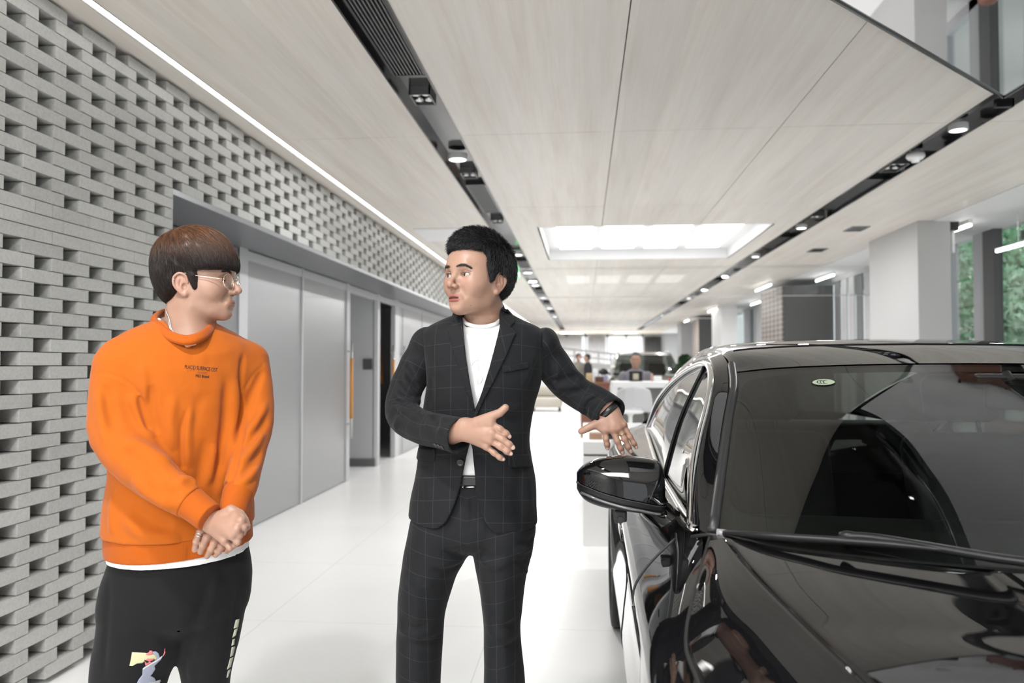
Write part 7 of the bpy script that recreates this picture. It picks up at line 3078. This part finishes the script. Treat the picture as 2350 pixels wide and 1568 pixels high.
def figure(name_label, x, y, rz, coat, trousers, h_=1.70, hairc=(.012, .011, .011), mask=False, zoff=0.0, arms='down', vox=.012):
    """a small distant person: body, hair, coat, trousers"""
    t = thing('person', name_label, 'person', (x, y, zoff), rz)
    k_ = h_ / 1.70
    S = Sdf((np.zeros(3), np.eye(3), k_))
    fr_ = (np.array([0, -.01, 1.575 * k_]), np.array([[0, -1, 0], [1, 0, 0], [0, 0, 1.0]]).T @ np.eye(3), k_)
    fr_ = frame((0, -.01, 1.575 * k_), (0, -1, 0), scale=k_)
    hd = head_sdf(fr_)
    b_ = Sdf((np.zeros(3), np.eye(3), k_))
    b_.ops = list(hd.ops)
    b_.cap([(0, .02, 1.38), (0, .015, 1.52)], [.056, .05], k=.02)
    b_.cap([(-.15, .02, 1.36), (.15, .02, 1.36)], .05, k=.04)
    b_.slices([(.85 * k_, 0, .02, .13 * k_, .09 * k_), (1.1 * k_, 0, .02, .13 * k_, .09 * k_), (1.38 * k_, 0, .02, .15 * k_, .09 * k_)])
    arms_ = []
    for q in (-1, 1):
        if arms == 'down':
            P = [(q * .19, .02, 1.36), (q * .225, .03, 1.10), (q * .21, -.03, .86)]
        else:
            P = [(q * .19, .02, 1.36), (q * .24, -.02, 1.13), (q * .16, -.25, 1.16)]
        arms_.append(P)
        b_.cap(P, [.04, .034, .026], k=.02)
        hd_ = np.array(P[-1]) + (np.array(P[-1]) - np.array(P[-2])) * .25
        d_ = np.array(P[-1]) - np.array(P[-2]); d_ /= np.linalg.norm(d_)
        b_.cap([P[-1], hd_], [.026, .032], k=.02)
        for f_ in range(4):
            sd = np.array([0, 1.0, 0]) * (f_ - 1.5) * .018 if arms == 'down' else np.array([1.0, 0, 0]) * (f_ - 1.5) * .018
            b_.cap([hd_ + sd, hd_ + sd * 1.1 + d_ * (.085 - abs(f_ - 1.5) * .008)], [.010, .008], k=.006)
        b_.cap([hd_, hd_ + d_ * .03 + np.array([-q * .02, -.04, 0])], [.012, .009], k=.008)
        b_.cap([(q * .09, .02, .88), (q * .09, .0, .48), (q * .09, .03, .06)], [.075, .05, .035], k=.02)
    V_, F_ = sdf_mesh(b_, (-.4, -.45, .02), (.4, .3, 1.78 * k_), min(vox, .009))
    o = fast_mesh('body', V_, F_, m_skin, t)
    vattr(o, 'tint', np.tile(np.array([.47, .295, .222]), (len(V_), 1)), 'C')
    hh = Sdf(fr_)
    hh.ell((-.012, 0, .062), (.102, .083, .082), k=.02)
    hh.ell((-.045, 0, .01), (.058, .076, .07), k=.02)
    hh.rbox((.12, 0, -.045), (.088, .2, .100), r=.02, k=.01, mode='s')
    V_, F_ = sdf_mesh(hh, *bounds_of(hh, .01), vox * .6)
    fast_mesh('hair', V_, F_, M('hair_dark', hairc, .5), t)
    c_ = Sdf((np.zeros(3), np.eye(3), k_))
    c_.slices([(.80 * k_, 0, .02, .19 * k_, .135 * k_), (1.0 * k_, 0, .02, .175 * k_, .125 * k_), (1.25 * k_, 0, .02, .19 * k_, .13 * k_), (1.40 * k_, 0, .02, .15 * k_, .10 * k_), (1.455 * k_, 0, .02, .07 * k_, .065 * k_)], k=.03)
    for P in arms_:
        c_.cap(P, [.062, .052, .042], k=.03)
    c_.noise(.004, .12, 3)
    V_, F_ = sdf_mesh(c_, (-.45, -.45, .75), (.45, .35, 1.55 * k_), vox)
    fast_mesh('coat', V_, F_, M('coat_cloth', coat, .8), t)
    p_ = Sdf((np.zeros(3), np.eye(3), k_))
    for q in (-1, 1):
        p_.cap([(q * .085, .02, .90), (q * .09, .0, .48), (q * .09, .03, .10)], [.10, .075, .06], k=.02)
    V_, F_ = sdf_mesh(p_, *bounds_of(p_, .01), vox)
    fast_mesh('trousers', V_, F_, M('trouser_cloth', trousers, .8), t)
    for q in (-1, 1):
        o = MB().ball((q * .09, -.02, .045), (.05, .13, .045)).build('shoe', m_belt, t, smooth=True)
    if mask:
        mk = Sdf(fr_)
        mk.ell((.082, 0, -.042), (.032, .052, .040), k=.01)
        V_, F_ = sdf_mesh(mk, *bounds_of(mk, .01), vox * .6)
        fast_mesh('face_mask', V_, F_, m_tee, t)
    return t


figure('person standing far back in a beige-brown coat and white face mask', -.16, 24.0, R(40), (.22, .20, .17), (.05, .05, .05), 1.66, mask=True)
figure('person standing far back in black, seen side-on beside the masked person', .10, 23.6, R(-80), (.010, .010, .012), (.012, .012, .014), 1.64)
figure('young man seated behind the white reception counter holding a black folder', .70, 10.95, 0, (.16, .15, .17), (.03, .03, .03), 1.50, arms='fwd')

# brown counter and clutter, sofa
t = thing('counter', 'low brown wooden counter behind the pointing hand', 'counter', (.24, 15.0, 0))
MB().rbox((-.30, -.3, 0), (.22, .3, .98), .01).build('body', m_brownl, t)
MB().rbox((-.32, -.32, .98), (.24, .32, 1.02), .008).build('top', M('brown_top', (.20, .09, .05), .4), t)
for (x, z, c_, lab, nm, w_) in ((.10, .16, (.50, .38, .22), 'tan paper bag standing on the brown counter', 'bag', .06), (.28, .10, (.10, .05, .035), 'dark brown box lying on the brown counter', 'box', .08), (.40, .13, (.30, .30, .42), 'bluish case at the right end of the brown counter', 'case', .04)):
    o = MB().rbox((-w_, -.05, 0), (w_, .05, z), .01).build(nm, M(nm + '_colour', c_, .6))
    o.location = (x, 14.9, 1.0205)
    tag(o, lab, nm)
t = thing('sofa', 'beige sofa with dark base seen under the suited man’s reaching arm', 'sofa', (-1.08, 23, 0))
MB().rbox((-.45, -.4, .12), (.45, .4, .40), .05, seg=3).build('seat', M('beige_fabric', (.42, .39, .34), .8), t, smooth=True)
MB().rbox((-.45, .2, .40), (.45, .42, .72), .06, seg=3).build('backrest', M('beige_fabric_b', (.40, .37, .32), .8), t, smooth=True)
for (x, y) in ((-.38, -.33), (.38, -.33), (-.38, .33), (.38, .33)):
    MB().box((x - .03, y - .03, 0), (x + .03, y + .03, .13)).build('leg', m_black, t)

# white cabinet beside the car
t = thing('display_cabinet', 'low white display cabinet with a drawer, behind the car mirror', 'cabinet', (.5, 6.94, 0))
MB().rbox((-.51, -.96, .0), (.50, .96, .665), .006).build('body', m_desk, t)
MB().rbox((-.51, -.965, .68), (.50, .965, .775), .006).build('drawer', m_desk, t)
MB().box((-.505, -.955, .665), (.495, .955, .68)).build('shadow_gap', m_dgrey, t)
o = MB().rbox((-.05, -.06, 0), (.05, .06, .045), .004).build('box', M('kraft_card', (.36, .22, .15), .7))
o.location = (.09, 6.2, .7755)
tag(o, 'small brown box on the front of the white display cabinet', 'box')
o = MB().rbox((-.05, -.07, 0), (.05, .07, .05), .004).build('case', m_black)
o.location = (.21, 6.22, .7755)
tag(o, 'small black case beside the brown box on the white cabinet', 'case')
t = thing('side_table', 'small round white pedestal table below the pale bar chair', 'table', (.49, 8.55, 0))
MB().lathe([(.0, .83), (.13, .83), (.14, .84), (.14, .855), (.0, .86)], n=28).build('top', m_desk, t, smooth=False)
MB().lathe([(.14, 0), (.14, .012), (.03, .03), (.022, .2), (.022, .8), (.05, .832)], n=20).build('pedestal', m_desk, t, smooth=True)

# armchair and bag on the far side of the car, seen only in the ceiling mirror
t = thing('armchair', 'brown leather armchair reflected in the ceiling mirror', 'armchair', (4.32, 7.9, 0), R(90))
MB().rbox((-.35, -.32, .12), (.35, .35, .44), .05, seg=3).build('seat', m_brownl, t, smooth=True)
MB().rbox((-.38, .22, .40), (.38, .40, .82), .06, seg=3).build('backrest', m_brownl, t, smooth=True)
for q in (-1, 1):
    MB().rbox((q * .38 - .06, -.30, .12), (q * .38 + .06, .36, .60), .04, seg=3).build('armrest', m_brownl, t, smooth=True)
for (x, y) in ((-.32, -.27), (.32, -.27), (-.32, .32), (.32, .32)):
    MB().tube([(x, y, 0), (x, y, .14)], .018, 8).build('leg', m_black, t)
t = thing('side_table', 'small white round table holding a black bag, seen in the ceiling mirror', 'table', (3.05, 7.35, 0))
MB().lathe([(.0, .70), (.24, .70), (.25, .71), (.25, .725), (.0, .73)], n=32).build('top', m_desk, t)
MB().lathe([(.18, 0), (.18, .012), (.03, .03), (.025, .2), (.025, .66), (.05, .702)], n=20).build('pedestal', m_desk, t, smooth=True)
t = thing('handbag', 'black leather bag with a metal ring clasp, reflected in the ceiling mirror', 'bag', (3.05, 7.35, .7305))
MB().rbox((-.15, -.10, 0), (.15, .10, .20), .04, seg=3).build('body', m_belt, t, smooth=True)
MB().tube([(.05 * math.cos(a_), -.02 + .03 * math.sin(a_), .207) for a_ in np.linspace(0, 2 * PI, 25)[:-1]], .006, 8, closed=True).build('clasp', m_chrome, t, smooth=True)
MB().tube(cr([(-.12, 0, .18), (-.09, 0, .30), (0, 0, .34), (.09, 0, .30), (.12, 0, .18)], 20), .007, 8).build('handle', m_belt, t, smooth=True)


def leaves(n_, fn, seed, size=.05, flat=.5):
    rg_ = np.random.RandomState(seed)
    P = fn(rg_, n_)
    a = rg_.normal(size=(n_, 3)); a /= np.linalg.norm(a, axis=1, keepdims=True)
    b = np.cross(a, rg_.normal(size=(n_, 3))); b /= np.linalg.norm(b, axis=1, keepdims=True)
    c = np.cross(a, b)
    s_ = size * rg_.uniform(.5, 1.3, (n_, 1))
    V = np.stack([P - a * s_, P + b * s_ * .42 + c * s_ * .12, P + a * s_, P - b * s_ * .42 + c * s_ * .12], 1).reshape(-1, 3)
    F = np.arange(n_ * 4).reshape(-1, 4)
    return V, F


# potted plant near the lattice pillar
t = thing('potted_plant', 'leafy green potted plant behind the far car, by the end pillar', 'plant', (2.12, 17.0, 0))


def fol(rg_, n_):
    u = rg_.normal(size=(n_, 3)); u /= np.linalg.norm(u, axis=1, keepdims=True)
    return np.array([0, 0, 1.25]) + u * np.array([.17, .17, .30]) * rg_.uniform(.4, 1, (n_, 1)) ** .5


V_, F_ = leaves(900, fol, 3, .07)
fast_mesh('foliage', V_, F_, m_leaf, t)
MB().lathe([(.14, 0), (.19, .36), (.19, .38), (.16, .38)], n=20).build('pot', m_desk, t, smooth=True)
MB().tube([(0, 0, .3), (.02, .01, 1.2)], .02, 8).build('stem', M('bark', (.10, .07, .05), .9), t, smooth=True)

# the champagne-coloured SUV facing the camera
m_suv = M('champagne_paint', (.20, .185, .165), .3, metal=.5, coat=1, coat_r=.03)
S0 = np.array([1.50, 21.2, 0])
suv = thing('car', 'champagne-grey SUV with roof rails facing the camera far behind the reception counter', 'car', tuple(S0))


def sv_row(w_, y, zz, p=3.2, drop=.05):
    return [(S0[0] + w_ * u, y + .16 * abs(u) ** 2.5 * (1 if y < 19.6 else -.3), zz - drop * abs(u) ** p) for u in np.linspace(-1, 1, 31)]


hoodg = cr(np.array([sv_row(.86, 18.35, .98), sv_row(.88, 18.6, 1.03), sv_row(.86, 19.1, 1.08), sv_row(.80, 19.42, 1.10)]), 16)
grid_obj('hood', hoodg, m_suv, suv, None, S0)
fr_g = cr(np.array([sv_row(.86, 18.35, .98), sv_row(.92, 18.27, .85), sv_row(.94, 18.22, .60), sv_row(.92, 18.27, .35), sv_row(.88, 18.4, .22)]), 18)
grid_obj('front_bumper', fr_g, m_suv, suv, None, S0, flip=True)
MB().rbox((S0[0] - .42, 18.19, .52), (S0[0] + .42, 18.26, .88), .02).build('grille', m_satin, suv, offset=S0)
for q in (-1, 1):
    MB().ball((S0[0] + q * .70, 18.38, .86), (.17, .10, .06)).build('headlight', M('lamp_lens', (.5, .5, .52), .08), suv, smooth=True, offset=S0)
    sd_g = cr(np.array([[(S0[0] + q * x, y, z) for y in np.linspace(18.5, 22.9, 30)] for x, z in ((.80, 1.09), (.90, 1.0), (.945, .85), (.93, .5), (.90, .25))]), 14)
    grid_obj('body_side', sd_g, m_suv, suv, None, S0, flip=(q < 0))
    pl = cr(np.array([[(S0[0] + q * .80, 19.42, 1.10), (S0[0] + q * .66, 20.05, 1.58), (S0[0] + q * .63, 20.4, 1.62), (S0[0] + q * .63, 22.0, 1.60), (S0[0] + q * .74, 22.8, 1.12)],
                      [(S0[0] + q * .83, 19.6, 1.10), (S0[0] + q * .71, 20.15, 1.53), (S0[0] + q * .69, 20.5, 1.56), (S0[0] + q * .69, 21.9, 1.54), (S0[0] + q * .80, 22.6, 1.12)]]), 3)
    pl = np.array([cr(r_, 30) for r_ in pl])
    grid_obj('pillar', pl, m_suv, suv, None, S0)
    gq_ = cr(np.array([[(S0[0] + q * .83, y, 1.09) for y in np.linspace(19.6, 22.6, 20)], cr([(S0[0] + q * .83, 19.6, 1.10), (S0[0] + q * .71, 20.15, 1.53), (S0[0] + q * .69, 20.5, 1.56), (S0[0] + q * .69, 21.9, 1.54), (S0[0] + q * .80, 22.6, 1.12)], 20)]), 4)
    grid_obj('side_window', gq_, m_side, suv, None, S0)
    MB().tube(cr([(S0[0] + q * .60, 20.4, 1.62), (S0[0] + q * .60, 20.6, 1.665), (S0[0] + q * .60, 21.8, 1.655), (S0[0] + q * .60, 22.0, 1.60)], 14), .015, 8).build('roof_rail', m_chrome, suv, smooth=True, offset=S0)
    o = MB().ball((S0[0] + q * 1.02, 19.75, 1.16), (.12, .07, .085)).build('door_mirror', m_satin, suv, smooth=True, offset=S0)
    MB().tube([(S0[0] + q * .84, 19.78, 1.10), (S0[0] + q * .95, 19.76, 1.13)], .02, 8).build('stalk', m_satin, o, offset=S0)
    for yy in (19.1, 21.9):
        e = MB()
        e.tube([(S0[0] + q * .72, yy, .35), (S0[0] + q * .92, yy, .35)], .35, 32)
        wq = e.build('wheel', m_tyre, suv, offset=S0)
        MB().tube([(S0[0] + q * .915, yy, .35), (S0[0] + q * .93, yy, .35)], .23, 28).build('rim', m_alloy, wq, offset=S0)
wsg = cr(np.array([sv_row(.78, 19.43, 1.10, drop=.0), sv_row(.73, 19.72, 1.35, drop=.0), sv_row(.66, 20.05, 1.575, drop=.01)]), 12)
grid_obj('windscreen', wsg, m_side, suv, None, S0)
rfg = cr(np.array([sv_row(.66, 20.05, 1.58, drop=.01), sv_row(.64, 20.5, 1.65), sv_row(.64, 21.4, 1.655), sv_row(.64, 22.0, 1.63)]), 12)
grid_obj('roof', rfg, m_suv, suv, None, S0)
rrg = cr(np.array([sv_row(.64, 22.0, 1.63), sv_row(.74, 22.85, 1.12)]), 6)
grid_obj('rear_screen', rrg, m_side, suv, None, S0)
rbg = cr(np.array([sv_row(.76, 22.86, 1.12), sv_row(.88, 22.95, .8), sv_row(.88, 22.9, .3)]), 6)
grid_obj('rear_bumper', rbg, m_suv, suv, None, S0)
MB().rbox((S0[0] - .6, 20.2, .5), (S0[0] + .6, 22.4, 1.05), .05).build('cabin', m_inter, suv, offset=S0)
for q in (-1, 1):
    MB().rbox((S0[0] + q * .36 - .22, 20.75, .9), (S0[0] + q * .36 + .22, 20.95, 1.38), .05).build('front_seat', m_inter, suv, offset=S0)

# ------------------------------------------------------------------ trees outside the right-hand windows
m_bark = M('tree_bark', (.6, .57, .54), .9)
m_tl = [M('tree_leaves', (.22, .46, .25), .7), M('tree_leaves_pale', (.45, .65, .47), .7), M('tree_leaves_grey', (.62, .68, .60), .7)]
for i, (x, y, hgt, r_, mi_, lab) in enumerate(((7.4, 15.2, 4.2, 1.3, 0, 'deep green tree outside the window nearest the white column'), (9.4, 21.0, 5.5, 1.8, 1, 'pale green tree outside, behind the nearer one'), (10.0, 17.2, 4.8, 1.6, 2, 'greyish tree with white trunk at the right edge of the window view'),
                                             (6.9, 12.6, 3.4, .9, 1, 'light green tree outside close to the window mullion'), (13.0, 25, 7.0, 2.6, 0, 'large dark tree far outside beyond the others'), (21, 36, 7, 2.8, 2, 'large greyish tree furthest outside'))):
    t = thing('tree', lab, 'tree', (x, y, -.06), group='trees outside the window')

    def cf(rg_, n_, hgt=hgt, r_=r_):
        cs = rg_.normal(size=(9, 3)) * np.array([.5, .5, .42]) * r_ + np.array([0, 0, hgt * .62])
        k_ = rg_.randint(0, 9, n_)
        u = rg_.normal(size=(n_, 3)); u /= np.linalg.norm(u, axis=1, keepdims=True)
        return cs[k_] + u * r_ * .45 * rg_.uniform(.5, 1, (n_, 1))
    V_, F_ = leaves(7000, cf, 20 + i, .085)
    fast_mesh('crown', V_, F_, m_tl[mi_], t)
    rg_ = np.random.RandomState(40 + i)
    e = MB()
    e.tube([(0, 0, 0), (.06, .03, hgt * .3), (-.03, .05, hgt * .62)], [.13, .10, .06], 10)
    for k in range(6):
        a_ = k * 1.05
        e.tube([(.04, .03, hgt * .28), (.5 * math.cos(a_) * r_ * .6, .5 * math.sin(a_) * r_ * .6, hgt * .5), (math.cos(a_) * r_ * .7, math.sin(a_) * r_ * .7, hgt * (.6 + .05 * k))], [.05, .035, .015], 7)
    e.build('trunk', m_bark, t, smooth=True)
t = thing('awning', 'dark flat awning outside above the right-hand windows', 'awning', (6.2, 9.6, 2.75))
MB().box((-1.3, -2.2, 0), (1.3, -.2, .10)).build('slab', m_dgrey, t)
MB().tube([(1.2, -1.2, 0), (1.2, -1.2, -2.81)], .04, 8).build('post', m_dgrey, t)
